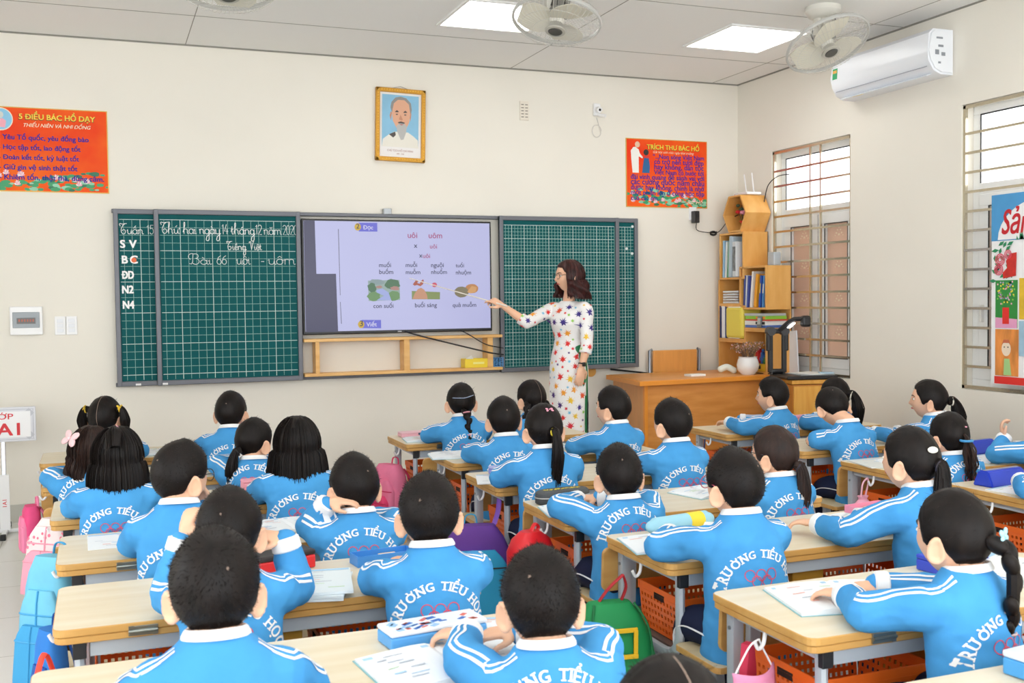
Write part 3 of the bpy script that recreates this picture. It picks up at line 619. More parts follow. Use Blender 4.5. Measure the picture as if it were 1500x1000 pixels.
b = B(); bx(b, (-.01, -.006, .03), (.07, .012, .11), .003); obj('socket_plate', b, EW, t)
b = B(); bx(b, (0, -.035, .0), (.055, .05, .1), .006); obj('adapter_body', b, mat('adapter_black', '2c2c2e', .4), t)
cable('adapter_cable', [(4.68, WALL_Y-.05, 2.08), (4.70, WALL_Y-.03, 2.02), (4.82, WALL_Y-.04, 2.0), (4.90, WALL_Y-.05, 2.01), (4.96, WALL_Y-.1, 2.10), (4.98, WALL_Y-.22, 2.14)], .0035, 'thin black cable from the plug adapter to the hexagon shelf')
b = B(); tube(b, [(4.84+.03*math.cos(k*.5), WALL_Y-.05-.004*(k % 5), 1.985+.015*math.sin(k*.5)+.0004*k) for k in range(40)], .004, 6)
tag(obj('coiled_cable', b, CAB, smooth=True), 'small black bundle of coiled cable hanging by the plug adapter', 'cable')
# class sign on a stand
t = thing('sign_stand', 'white class sign reading 1A1 on a metal post at the left wall', 'sign', (-.60, 7.42, 0))
b = B(); bx(b, (.0, -.02, .70), (.39, .02, .22), .004); obj('sign_panel', b, mat('sign_silver', 'dfe0e6', .35), t)
b = B()
for (c, s) in (((0, -.031, .795), (.37, .002, .004)), ((0, -.031, .605), (.37, .002, .004)), ((-.18, -.031, .7), (.004, .002, .19)), ((.18, -.031, .7), (.004, .002, .19))): bx(b, c, s)
for sx in (-1, 1):
    for sz in (-1, 1): bx(b, (sx*.155, -.0315, .7+sz*.07), (.045, .002, .045), 0, rot=ry(PI/4))
obj('sign_border', b, mat('sign_border_grey', 'c2c4cc', .4), t)
b = B(); bx(b, (0, -.0325, .7), (.33, .002, .165)); obj('sign_face', b, mat('sign_face_white', 'f4f4f6', .4), t)
RED_L = mat('letter_red', 'd8202c', .4)
b = B(); put_text(b, 'LỚP', lambda u, v: (u-.0, -.0345, .735+v), .05, .015, align='C', fit=.13); put_text(b, '1A1', lambda u, v: (u, -.0345, .632+v), .11, .03, align='C', fit=.2); obj('red_lettering', b, RED_L, t)
b = B(); bx(b, (0, 0, .33), (.026, .026, .66), .003); obj('post', b, mat('chrome_post', 'c8cad0', .2, metal=.8), t)
b = B(); bx(b, (0, -.016, .2), (.06, .012, .36), .002); obj('post_label', b, mat('sign_face_white', 'f4f4f6'), t)
b = B(); put_text(b, '1A1', lambda u, v: (.012-v, -.0235, .17+u), .035, .01); obj('post_lettering', b, RED_L, t)
b = B(); bx(b, (0, 0, .02), (.42, .03, .02), .004); bx(b, (0, 0, .02), (.03, .42, .02), .004); obj('cross_foot', b, mat('foot_white', 'e6e7e9', .3), t)
b = B()
for a in ((.21, 0), (-.21, 0), (0, .21), (0, -.21)): bx(b, (a[0], a[1], .018), (.034, .034, .035), .004)
obj('rubber_end', b, mat('rubber_black', '1b1b1d', .6), t)
# air conditioner
t = thing('air_conditioner', 'white wall air conditioner above the right-hand wall windows', 'air conditioner', (RIGHT_X, 5.81, 3.0))
ACW = mat('ac_white', 'eef1f7', .25); L_ = .97
b = B(); prof = [(0, .14), (-.16, .14), (-.195, .11), (-.205, .0), (-.2, -.06), (-.16, -.12), (-.1, -.145), (0, -.145)]
loft(b, [[(x, y, z) for x, z in prof] for y in (-L_/2, L_/2)]); bmesh.ops.bevel(b, geom=[e for e in b.edges if abs(e.verts[0].co.y-e.verts[1].co.y) < .01], offset=.012, segments=2, affect='EDGES')
obj('ac_casing', b, ACW, t, smooth=True)
b = B(); bx(b, (-.185, 0, -.095), (.004, L_-.08, .004), 0, rot=ry(-.6)); obj('panel_seam', b, mat('ac_seam', 'a9adb8', .5), t)
b = B(); bx(b, (-.135, 0, -.136), (.07, L_-.12, .006), .002, rot=ry(-.42)); obj('air_flap', b, mat('ac_flap', 'dfe3ea', .3), t)
b = B(); bx(b, (-.2035, L_/2-.05, .03), (.002, .05, .075), 0, rot=ry(.06), mi=0); bx(b, (-.2045, L_/2-.05, .045), (.002, .04, .02), 0, rot=ry(.06), mi=1); obj('energy_label', b, [mat('label_green', '2fa46a', .4), mat('label_orange', 'f0b35a', .4)], t)
b = B()
for (x, z, w_, h) in ((-.12, .08, .05, .012), (-.11, .03, .04, .014), (-.14, -.01, .03, .03), (-.09, -.02, .03, .022), (-.12, -.075, .02, .012)): bx(b, (x, -L_/2-.001, z), (w_, .002, h))
obj('side_print', b, mat('print_grey_dark', '8f949c', .5), t)
b = B(); bx(b, (-.13, .27, -.142), (.03, .1, .002), 0, rot=ry(-.42)); obj('yellow_sticker', b, mat('sticker_yellow', 'f2d43a', .5), t)
# ---------------------------------------------------------------- ceiling fans with wire cages
FW_ = mat('fan_white', 'dedbd2', .35); FGR = mat('fan_grey', '8e8c86', .4); FDK = mat('fan_dark', '45443f', .4); WIRE = mat('fan_wire', 'c9c7bf', .35)
def make_fan(loc, label, rot, R=.285):
    t = thing('ceiling_fan', label, 'fan', loc, 0, 'caged orbit fans on the ceiling'); 
    b = B(); lathe(b, [(.11, 0), (.112, -.03), (.09, -.06), (.06, -.075), (.001, -.08)], seg=24); obj('ceiling_mount', b, FW_, t, smooth=True)
    b = B(); tube(b, [(0, 0, -.06), (.02, 0, -.12), (.03, .0, -.17)], [.05, .042, .035], 12); bx(b, (-.035, 0, -.12), (.05, .06, .12), .015); obj('swivel_arm', b, FW_, t, smooth=True)
    E = M.Translation(V((.02, 0, -.20))) @ rot.to_4x4()
    def part(n, bm, m, sm_=True):
        bmesh.ops.transform(bm, matrix=E, verts=bm.verts); return obj(n, bm, m, t, smooth=sm_)
    b = B(); lathe(b, [(.001, .1), (.05, .1), (.07, .06), (.068, .0), (.045, -.02), (.001, -.02)], seg=20); part('motor', b, FGR)
    b = B()
    for k in range(12): 
        a = 2*PI*k/12; bx(b, (.069*math.cos(a), .069*math.sin(a), .045), (.006, .012, .05), 0, rot=rz(a))
    part('motor_vent', b, FDK, False)
    b = B(); lathe(b, [(.001, -.06), (.04, -.06), (.045, -.03), (.03, -.015), (.001, -.015)], seg=20)
    part('blade_hub', b, FW_)
    for k in range(3):
        b = B(); N = 7; A, Z = [], []
        for i in range(N+1):
            s = i/N; rr = .04+(R-.075)*s; wd = .035+.075*math.sin(PI*min(1, s*.62+.18)); tw = .5-.3*s
            a0 = 2*PI*k/3+.25*s
            c = V((rr*math.cos(a0), rr*math.sin(a0), -.037)); tv_ = V((-math.sin(a0), math.cos(a0), 0))
            A.append((c+tv_*wd+V((0, 0, math.sin(tw)*wd*.6)), c-tv_*wd-V((0, 0, math.sin(tw)*wd*.6))))
        rows = []
        for p, q in A: rows.append([p+V((0, 0, .002)), q+V((0, 0, .002)), q-V((0, 0, .002)), p-V((0, 0, .002))])
        loft(b, rows); part('blade', b, mat('fan_blade', 'd9d4c4', .3))
    b = B()
    prof = [(.045, -.095), (R*.5, -.1), (R*.85, -.085), (R, -.04), (R*.93, .0), (R*.6, .035), (.07, .05)]
    sp_ = smooth_path([(r, 0, z) for r, z in prof], 4)
    for k in range(54):
        a = 2*PI*k/54; tube(b, [(p.x*math.cos(a), p.x*math.sin(a), p.z) for p in sp_], .0011, 4, cap=False)
    for r, z in ((R*.5, -.1), (R*.8, -.088)): tube(b, [(r*math.cos(2*PI*k/40), r*math.sin(2*PI*k/40), z) for k in range(40)], .0014, 4, closed=True)
    part('wire_cage', b, WIRE)
    b = B(); tube(b, [(R*math.cos(2*PI*k/48), R*math.sin(2*PI*k/48), -.035) for k in range(48)], .008, 8, closed=True, flat=1.6); part('cage_rim', b, mat('fan_rim', 'bdbcb8', .35))
    b = B(); lathe(b, [(.06, -.098), (.058, -.106), (.044, -.108), (.001, -.104)], seg=28); part('badge_ring', b, mat('fan_badge_silver', 'b2aea4', .3))
    b = B(); lathe(b, [(.042, -.1075), (.036, -.112), (.001, -.111)], seg=24); part('centre_cap', b, FDK)
    b = B(); tube(b, smooth_path([(.09, 0, -.03), (.11, .02, -.1), (.08, .02, -.16)]), .004, 6); obj('fan_cord', b, CAB, t, smooth=True)
    return t
RA, FA = V((.932, -.362, 0)), V((.362, .932, 0))
def tilt(a, c): return M.Rotation(math.radians(c), 3, FA) @ M.Rotation(math.radians(a), 3, RA)
make_fan((4.28, 5.55, CEIL_Z), 'caged white ceiling fan near the right wall, fully in view', tilt(-25, -14), .262)
make_fan((2.44, 5.56, CEIL_Z), 'caged white ceiling fan overlapping the left glowing ceiling panel', tilt(-15, 8) @ rz(.6), .25)
make_fan((.61, 5.46, CEIL_Z), 'caged white ceiling fan cut by the top edge, far left', tilt(-12, -4) @ rz(1.1), .25)
# ---------------------------------------------------------------- teacher's corner: table, chair, cabinet, shelf, things on them
TW = mat('orange_veneer', 'eca458', .4, var=.15, scale=2.5, stretch=(1.2, 8, 8), col2='de9344'); TE = mat('orange_edge', 'f09a38', .35)
tt = thing('teacher_desk', 'large orange veneer teacher desk in the right corner', 'desk', (3.70, 6.90, .1))
def prism(bm, pts, z0, z1): loft(bm, [[(x, y, z0) for x, y in pts], [(x, y, z1) for x, y in pts]])
TP = [(-.02, -.01), (1.41, .09), (1.41, .83), (.08, .75)]; z0 = .74
b = B(); prism(b, TP, z0-.035, z0); bmesh.ops.bevel(b, geom=list(b.edges), offset=.003, segments=1, affect='EDGES'); obj('table_top', b, TE, tt)
b = B(); ins = [(.0, .0), (1.36, .225), (1.25, .74), (.10, .73)]; prism(b, [(x, y) for x, y in [(.015, .006), (1.39, .105), (1.39, .815), (.098, .735)]], z0, z0+.002); obj('top_veneer', b, TW, tt)
def wallboard(bm, p, q, za, zb, th=.02):
    p, q = V((*p, 0)), V((*q, 0)); d = (q-p).normalized(); n = V((-d.y, d.x, 0))*th
    loft(bm, [[(v.x, v.y, z) for v in (p, q, q+n, p+n)] for z in (za, zb)])
b = B(); wallboard(b, (.06, .07), (1.32, .165), .03, z0-.035); obj('modesty_panel', b, TW, tt)
b = B(); wallboard(b, (.12, .70), (.055, .06), .0, z0-.035, .024); obj('side_panel', b, mat('orange_side', 'e3a060', .45, var=.1, scale=3, stretch=(8, 8, 1)), tt)
b = B(); wallboard(b, (1.33, .17), (1.33, .78), .0, z0-.035, .024); obj('side_panel', b, TW, tt)
b = B(); bx(b, (.068, .066, .355), (.028, .028, .70), .003); obj('corner_post', b, TE, tt)
# chair behind it
t = thing('teacher_chair', 'wooden backed chair behind the teacher desk', 'chair', (4.46, 7.70, .1)); CW = mat('chair_wood', 'e9a557', .4, var=.1, scale=3, stretch=(8, 8, 1)); CM = mat('chair_tube', '8d9299', .3, metal=.7)
b = B(); bx(b, (0, .03, .80), (.42, .018, .24), .008); obj('backrest', b, CW, t)
b = B(); bx(b, (0, -.14, .45), (.42, .4, .02), .006); obj('seat', b, CW, t)
for s in (-1, 1):
    b = B(); tube(b, [(s*.235, .05, 0), (s*.235, .045, .45), (s*.235, .03, .92), (s*.215, .03, .925)], .013, 8); obj('rear_leg', b, CM, t, smooth=True)
    b = B(); tube(b, [(s*.2, -.3, 0), (s*.2, -.31, .44), (s*.2, .03, .44)], .013, 8); obj('front_leg', b, CM, t, smooth=True)
# low cabinet by the window
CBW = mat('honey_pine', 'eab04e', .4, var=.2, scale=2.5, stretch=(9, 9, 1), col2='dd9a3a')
CA = -.21
cb = thing('low_cabinet', 'honey pine low cabinet under the document camera by the window', 'cabinet', (4.935, 6.635, 0), CA)
b = B(); bx(b, (0, 0, .40), (.32, .34, .80), .004); obj('cabinet_body', b, mat('honey_shaded', 'c98436', .4, var=.2, scale=2.5, stretch=(9, 9, 1)), cb)  # darker copy of the door pine: shade on the side put into the colour
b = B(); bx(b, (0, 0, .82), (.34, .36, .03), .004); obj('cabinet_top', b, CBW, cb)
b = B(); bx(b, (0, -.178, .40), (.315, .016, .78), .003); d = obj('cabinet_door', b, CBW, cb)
b = B(); bx(b, (.12, -.192, .5), (.02, .015, .09), .004); obj('door_handle', b, CM, d)
CT = .1+z0+.002
# stepped bookshelf in the corner (open faces look towards the class)
bs = thing('stepped_bookshelf', 'stepped pine corner bookshelf of stacked open boxes', 'bookshelf', (4.99, 7.36, CT)); BSW = mat('shelf_pine', 'eab469', .42, var=.16, scale=2.2, stretch=(5, 5, 1.2), col2='dd9f4f')
X0, X1 = 4.872, 5.108
def cell(y0, y1, za, zb, near=True, far=True, bottom=True, top=True, back=True):
    b = B(); th = .016; q = lambda xa, xb, ya, yb, zc, zd: bx(b, ((xa+xb)/2-4.99, (ya+yb)/2-7.36, (zc+zd)/2-CT), (xb-xa, yb-ya, zd-zc), .0015)
    zc, zd = za+(th if bottom else 0), zb-(th if top else 0)
    if near: q(X0, X1, y0, y0+th, zc, zd)
    if far: q(X0, X1, y1-th, y1, zc, zd)
    if bottom: q(X0, X1, y0, y1, za, za+th)
    if top: q(X0, X1, y0, y1, zb-th, zb)
    if back: q(X1-.006, X1, y0, y1, za, zb)
    obj('shelf_box', b, BSW, bs)
cell(7.335, 7.69, 1.600, 1.985)                        # top box: folders
cell(7.02, 7.395, 1.352, 1.700)                        # second box: leaning books
cell(7.395, 7.71, 1.385, 1.600, near=False, top=False) # paper stack niche
cell(7.325, 7.71, 1.095, 1.385, near=False)            # binder niche
cell(7.02, 7.325, 1.190, 1.352, near=False, top=False, far=False)
cell(7.02, 7.325, CT, 1.190); cell(7.325, 7.71, CT, 1.095, near=False)
def book(name, c, s, col, label, lean=0, m=None, grp=None, extra=None, cat='book', spine=None):
    b = B(); bx(b, (0, 0, s[2]/2), s, min(s)*.12); bmesh.ops.rotate(b, cent=(0, 0, 0), matrix=rx(lean), verts=b.verts)
    o = obj(name, b, m or mat('cover_'+col, col, .5), None, c); tag(o, label, cat, grp)
    b = B(); i = min(range(3), key=lambda k: s[k]); q = list(s); q[i] *= .7
    q = [q[0]+.001 if False else q[0], q[1], q[2]]; 
    b = B(); bx(b, (.003, 0, s[2]/2+.0015), (s[0]*.96, s[1]*.7, s[2]-.001)); bmesh.ops.rotate(b, cent=(0, 0, 0), matrix=rx(lean), verts=b.verts)
    obj('pages', b, mat('page_white', 'f2efe6', .7), o)
    if extra:
        b = B(); bx(b, (-s[0]/2-.0008, 0, s[2]*.6), (.0016, s[1]*.6, s[2]*.3)); bmesh.ops.rotate(b, cent=(0, 0, 0), matrix=rx(lean), verts=b.verts); obj('spine_label', b, mat('cover_'+extra, extra, .5), o)
    return o
zt = 1.617
for (y, th, h, col, lean, lab) in ((7.655, .024, .31, '9fc7e6', .03, 'pale blue folder at the wall end of the top shelf box'), (7.62, .018, .30, 'f1f3f0', .06, 'white folder beside the pale blue one, top shelf box'), (7.585, .022, .31, '2f9e62', .10, 'green folder leaning in the top shelf box'),
        (7.365, .008, .17, 'd8303a', 0, 'short red booklet at the near end of the top shelf box')):
    book('folder', (4.985, y, zt), (.2, th, h), col, lab, lean, cat='folder')
book('folder', (4.975, 7.53, zt), (.215, .05, .34), 'b9cbd8', 'thick clear grey-blue document case in the top shelf box', .06, cat='folder')
o = book('photo_album', (4.95, 7.435, zt), (.2, .055, .29), 'd4dade', 'pale picture folder with a grey printed front in the top box', .0, cat='folder')
b = B(); bx(b, (-.1015, .0, .15), (.002, .04, .2)); obj('grey_print', b, mat('print_photo_grey', '8f9496', .6, var=.5, scale=30), o)
zt = 1.369
for (y, th, h, col, lean, lab) in ((7.352, .016, .26, '3d4f96', .06, 'dark blue thin book at the far end of the second box'), (7.326, .014, .26, 'dfe3ea', .07, 'white thin book between the dark blue ones, second box'), (7.304, .014, .255, '4a5aa8', .08, 'violet blue thin book in the second shelf box'),
        (7.258, .02, .29, 'ecebe6', .12, 'tall white book leaning in the second shelf box'), (7.20, .03, .27, 'f0a428', .13, 'orange book leaning in the second shelf box'), (7.135, .022, .255, '2a54b0', .1, 'dark blue picture book leaning in the second box'), (7.09, .02, .25, '4f8fd0', .08, 'bright blue picture book nearest in the second box')):
    book('book', (4.985, y, zt), (.2, th, h), col, lab, lean, extra={'4f8fd0': 'f2efe6', '2a54b0': 'e0c060'}.get(col))
for k in range(5):
    b = B(); bx(b, (0, 0, .009), (.19, .2, .016), .004, rot=rz((-1)**k*.08)); o = obj('paper_bundle', b, mat('bundle_white', 'eceef0', .7, var=.2, scale=40, stretch=(1, 1, 20)), None, (4.975, 7.55+.008*(k % 2), 1.401+.022*k)); tag(o, ('lowest bundle of white papers in the corner shelf niche', 'second bundle of white papers from the bottom of the niche', 'middle bundle of white papers in the corner shelf niche', 'second bundle of white papers from the top of the niche', 'topmost bundle of white papers in the corner shelf niche')[k], 'papers', 'paper bundles in the shelf niche')
for (y, th, h, col, lab) in ((7.68, .022, .27, '1d2a5e', 'navy binder nearest the front wall in the low shelf niche'), (7.635, .05, .268, 'eef0f4', 'white binder beside the navy one in the low niche'), (7.596, .02, .265, '27356e', 'navy spine binder beside the yellow folders')):
    book('binder', (4.975, y, 1.112), (.21, th, h), col, lab, 0, cat='binder')
book('binder', (4.955, 7.46, 1.112), (.20, .24, .262), 'ecd957', 'wide yellow folder stack in the low shelf niche', 0, cat='binder')
z = 1.207
for (th, col, dy, lab) in ((.02, '4d6fb8', 0, 'blue book at the bottom of the flat pile'), (.034, 'f0f0ec', .005, 'thick white book in the flat pile'), (.012, 'd6503e', -.01, 'thin red book in the flat pile'), (.026, '8cc63e', .0, 'green and orange book in the flat pile'), (.02, 'b9bdc0', .01, 'grey book on top of the flat pile')):
    b = B(); bx(b, (0, 0, th/2), (.2, .28, th), .002); o = obj('book', b, mat('cover_'+col, col, .5), None, (4.975, 7.175+dy, z), .02); tag(o, lab+' on the shelf', 'book', None)
    if th > .02: 
        b = B(); bx(b, (-.1005, -.07, th/2), (.002, .12, th*.6)); obj('spine_print', b, mat('spine_'+col, 'ef8a30' if col == '8cc63e' else '303238', .5), o)
    z += th+.0005
b = B(); bx(b, (0, 0, .045), (.012, .055, .09), .004, rot=ry(.12)); o = obj('desk_clock', b, mat('clock_grey', '6a6f72', .3), None, (4.866, 7.10, 1.209)); tag(o, 'small grey digital clock leaning before the flat book pile', 'clock')
b = B(); bx(b, (-.0075, 0, .05), (.002, .038, .05), 0, rot=ry(.12)); obj('clock_display', b, mat('clock_face', 'b9c0ba', .2), o)
zt = CT+.017
b = B(); bx(b, (0, 0, .03), (.16, .2, .06), .004); o = obj('storage_box', b, mat('box_yellow', 'f2c832', .4), None, (4.965, 7.14, zt)); tag(o, 'yellow box with black band in the bottom shelf compartment', 'box')
b = B(); bx(b, (-.081, .0, .035), (.002, .05, .03)); obj('black_band', b, mat('band_black', '222224', .4), o)
for i, (y, col, h, r, lab) in enumerate(((7.10, '1f8a4a', .07, .022, 'green toy on the yellow box'), (7.145, '3468b8', .13, .018, 'blue toy standing on the yellow box'), (7.20, 'd83030', .15, .024, 'red toy standing on the yellow box'))):
    b = B(); bx(b, (0, 0, h*.35), (r*2, r*1.6, h*.7), .006); ball(b, (0, 0, h*.8), r*.8, 0, 10); o = obj('toy_figure', b, mat('toy_'+col, col, .4), None, (4.93, y, zt+.0605), smooth=False); tag(o, lab+' in the shelf', 'toy')
    b = B()
    for s in (-1, 1): tube(b, [(0, s*r*.7, h*.55), (-.012, s*r*1.3, h*.35), (-.014, s*r*1.1, h*.2)], .006, 6)
    obj('arm', b, mat('toy_'+col, col, .4), o)
b = B(); ball(b, (0, 0, .02), .025, 0, 14); o = obj('toy_ball', b, mat('violet', '9a6ad0', .4), None, (4.95, 7.07, 1.115)); tag(o, 'small violet ball high in the bottom shelf compartment', 'ball')
o.location = (4.93, 7.05, zt+.06); 
# hexagon shelf with flowers, router
hx = thing('hexagon_shelf', 'pine hexagon shelf box on top of the bookshelf', 'shelf', (4.99, 7.46, 1.986)); b = B(); R_, th = .172, .016
def hexa(r, x): return [(x, r*math.cos(PI/3*k+0), .15+r*math.sin(PI/3*k+0)) for k in range(6)]
A = ring(b, hexa(R_, -.12)); Bq = ring(b, hexa(R_, .115)); C = ring(b, hexa(R_-th, -.12)); D_ = ring(b, hexa(R_-th, .115))
bridge(b, A, Bq); bridge(b, D_, C); bridge(b, C, A); bridge(b, Bq, D_); obj('hexagon_wall', b, BSW, hx)
b = B(); prismpts = hexa(R_-.002, .11); f1 = ring(b, prismpts); f2 = ring(b, hexa(R_-.002, .114)); bridge(b, f1, f2); b.faces.new(f1); b.faces.new(f2); obj('back_board', b, BSW, hx)
t = thing('flower_bunch', 'artificial red and pink flower bunch inside the hexagon shelf', 'flowers', (4.955, 7.44, 2.003))
b = B(); rnd = random.Random(3)
for k in range(12):
    a, r = rnd.random()*6.3, rnd.uniform(.03, .08); tube(b, [(0, 0, .05), (.4*r*math.cos(a), .4*r*math.sin(a), .09), (.6*r*math.cos(a), r*math.sin(a), .13+.08*rnd.random())], .002, 5)
    ball(b, (.6*r*math.cos(a), r*math.sin(a), .12+.09*rnd.random()), (.012, .026, .014), 0, 8)
obj('leaves', b, mat('leaf_green_dark', '2c4a34', .5), t, smooth=True)
def rose(bm, c, r):
    for k in range(9):
        a = k*2.4; q = r*(.35+.065*k); ball(bm, (c[0]+q*.6*math.cos(a), c[1]+q*.6*math.sin(a), c[2]+.01-.002*k), (r*.45, r*.45, r*.3), 0, 8)
b = B(); rose(b, (-.03, .05, .15), .028); rose(b, (0, -.03, .2), .02); obj('red_rose', b, mat('rose_red', 'd8242c', .5), t, smooth=True)
b = B(); rose(b, (-.03, -.025, .14), .036); obj('pink_rose', b, mat('rose_pink', 'f0a0b8', .5), t, smooth=True)
b = B(); lathe(b, [(.001, .0), (.02, .0), (.012, .03), (.03, .06), (.045, .075), (.001, .07)], seg=16); obj('red_wrap', b, mat('wrap_red', 'e02a2a', .4), t, smooth=True)
t = thing('wifi_router', 'white wireless router with two antennas on the hexagon shelf', 'router', (4.99, 7.45, 2.286))
b = B(); bx(b, (0, 0, .014), (.14, .2, .022), .008); obj('router_body', b, EW, t)
for y, a in ((.085, .22), (-.02, .18)):
    b = B(); tube(b, [(.05, y, .02), (.05, y+.17*math.sin(a), .02+.17)], [.006, .0045], 8); obj('antenna', b, EW, t, smooth=True)
b = B(); bx(b, (5.04, 7.15, 1.755), (.07, .09, .11), .01); tag(obj('clear_box', b, mat('clear_plastic', 'c9d4dc', .15, trans=.3)), 'small clear plastic box on the second shelf step', 'box')
# on the teacher desk
zt = .1+z0+.002
t = thing('flower_pot', 'round white pot of dried twigs on the teacher desk', 'plant pot', (4.755, 7.10, zt)); POT = mat('pot_white', 'f5f5f4', .2)
b = B(); lathe(b, [(.001, 0), (.05, 0), (.08, .035), (.088, .075), (.078, .115), (.07, .13), (.075, .14), (.068, .14), (.062, .125), (.001, .12)], seg=32); obj('pot', b, POT, t, smooth=True)
b = B(); rnd = random.Random(8)
for k in range(70):
    a, r, h = rnd.random()*6.3, rnd.uniform(.02, .14), rnd.uniform(.05, .13); e = V((r*math.cos(a), r*math.sin(a), .13+h))
    tube(b, [(.03*math.cos(a), .03*math.sin(a), .12), (.6*e.x, .6*e.y, .13+h*.6), e], .0013, 4, 0)
    for q in range(3): ball(b, e+V((rnd.uniform(-.012, .012), rnd.uniform(-.012, .012), rnd.uniform(-.02, .008))), rnd.uniform(.003, .006), 1 if rnd.random() < .35 else 2, 6)
obj('dried_twigs', b, [mat('twig_brown', '7d6350', .7), mat('twig_pink', 'e0b8b8', .7), mat('twig_tan', 'a58a68', .7)], t)
b = B(); tube(b, smooth_path([(0, 0, .02), (-.05, .03, .05), (-.1, .05, .03)]), [.02]*13, 10, roundcap=True, flat=1.3); o = obj('desk_telephone', b, mat('phone_cream', 'e9eee2', .3), None, (4.74, 7.27, zt), smooth=True); tag(o, 'pale curved object lying behind the white pot', 'ornament')
o.name = 'pale_curved_object'  # plain stand-in shape; the thing itself stays unclear
b = B(); bx(b, (0, 0, .008), (.14, .09, .016), .002); o = obj('paper_stack', b, mat('paper_white', 'f6f6f2', .7), None, (4.31, 7.06+.1, zt), .1); tag(o, 'small stack of white cards on the teacher desk', 'papers')
# document camera on the cabinet
t = thing('document_camera', 'black document camera with bent arms on the low cabinet', 'document camera', (4.92, 6.63, .836), CA); BK = mat('visualiser_black', '1c1b1d', .4); BKG = mat('visualiser_grey', '3a393c', .4)
b = B(); bx(b, (.0, -.02, .016), (.40, .34, .03), .012); obj('base', b, BK, t)
b = B(); bx(b, (.05, -.03, .0335), (.27, .28, .005), .002); obj('stage_plate', b, mat('stage_grey', '9aa0a4', .3), t)
AX = -.155
b = B(); tube(b, [(AX-.045, .1, .03), (AX-.045, .1, .05), (AX+.045, .1, .05), (AX+.045, .1, .03)], .02, 10); obj('arm_foot', b, BK, t, smooth=True)
for q in (-1, 1):
    b = B(); bx(b, (AX+q*.055, .1, .20), (.034, .034, .32), .006); bx(b, (AX+q*.071, .1, .27), (.03, .044, .13), .008); obj('lower_arm', b, BK, t)
b = B()
for q in (-1, 1): tube(b, [(AX+q*.055, .07, .355), (AX+q*.055, .125, .355)], .034, 16)
tube(b, [(AX-.055, .1, .355), (AX+.055, .1, .355)], .02, 10); obj('shoulder_joint', b, BKG, t, smooth=True)
b = B(); tube(b, [(AX+.01, .08, .36), (AX+.06, .03, .42), (AX+.09, .0, .445), (AX+.15, -.04, .45)], .018, 10); obj('upper_arm', b, BK, t, smooth=True)
b = B(); bx(b, (AX+.165, -.04, .43), (.07, .06, .085), .018, seg=3); obj('camera_head', b, BK, t)
b = B(); bx(b, (AX+.07, .0, .40), (.06, .05, .008), .002, rot=ry(-.7)); obj('lamp_strip', b, mat('lamp_strip_white', 'ffffff', .3, emit=2), t)
for i, (c, s, r, lab) in enumerate((((4.98, 6.60, .8725), (.21, .26, .004), .1, 'white sheet lying on the document camera stage'), ((5.04, 6.50, .877), (.1, .1, .008), -.5, 'pale blue folded paper on the right of the document camera base'))):
    b = B(); bx(b, (0, 0, s[2]/2), s); o = obj('paper_sheet', b, mat(('paper_white', 'paper_blue')[i], ('f6f6f2', 'b9d6e8')[i], .6), None, c, r); tag(o, lab, 'paper')
b = B(); rnd = random.Random(2)
b2 = []; wedge = [[(0, 0, 0), (0, .11, 0), (.0, .1, .001), (0, 0, .001)]]
bx(b, (0, 0, .17), (.012, .12, .34), .002, rot=rx(-.08)); o = obj('white_board_sheet', b, mat('foam_white', 'e8ecf2', .5), None, (5.095, 6.98, CT)); tag(o, 'white board leaning behind the document camera', 'board')
cable('window_cable', [(5.07, 7.36, 2.12), (5.08, 7.34, 2.24), (5.09, 7.30, 2.36), (5.11, 7.20, 2.42), (5.135, 7.08, 2.425)], .004, 'thin dark cable curving from the hexagon shelf to the window')
cable('desk_cable', [(4.85, 7.3, zt+.006), (4.85, 7.15, zt+.006), (4.9, 6.99, zt+.006)], .004, 'thin dark cable lying at the right end of the teacher desk')
# ---------------------------------------------------------------- drawings banner on the near window
bn = thing('drawing_display', 'display sheet of children drawings hung on the near window', 'display', (RIGHT_X-.01, 4.62, .90))
def bq(name, y0, y1, z0, z1, m, d, tilt=0, par=None):
    b = B(); bx(b, (-d, (y0+y1)/2-4.62, (z0+z1)/2-.90), (.003, y1-y0, z1-z0), 0, rot=rx(tilt)); return obj(name, b, m, par or bn)
bq('backing_sheet', 4.24, 5.0, .90, 2.06, mat('banner_white', 'f3f3f4', .6), 0)
bq('blue_header', 4.24, 5.0, 1.775, 2.055, mat('banner_blue', '4f9fd8', .6, var=.15, scale=4), .003)
Fb = lambda d: (lambda u, v: (-d, 4.62-u-4.62+0, v-.90))
def bp(bm, pts, d, mi=0): poly(bm, pts, lambda y, z: (-d, y-4.62, z-.90), mi)
b = B(); bp(b, [(4.955+.0, 1.78)] + [(4.62+.33*math.cos(PI*k/16), 1.78+.235*math.sin(PI*k/16)) for k in range(17)], .0055); obj('white_arch', b, mat('banner_white', 'f3f3f4'), bn)
b = B(); vs_, fs_, wd_ = text_geo('Sản phẩm', 1, .02, .25)
put_text(b, 'Sản phẩm', lambda u, v: (-.0075, 4.925-u-4.62, 1.815+v*1.5-.90), .58/wd_, .02, .25); obj('red_title', b, mat('brush_red', 'c8202a', .5), bn)
b = B(); rnd = random.Random(4)
for k in range(40): 
    y = rnd.uniform(4.45, 4.80); h = rnd.uniform(.02, .05); bp(b, [(y-.008, 1.775), (y+.008, 1.775), (y+.004, 1.775+h)], .0085)
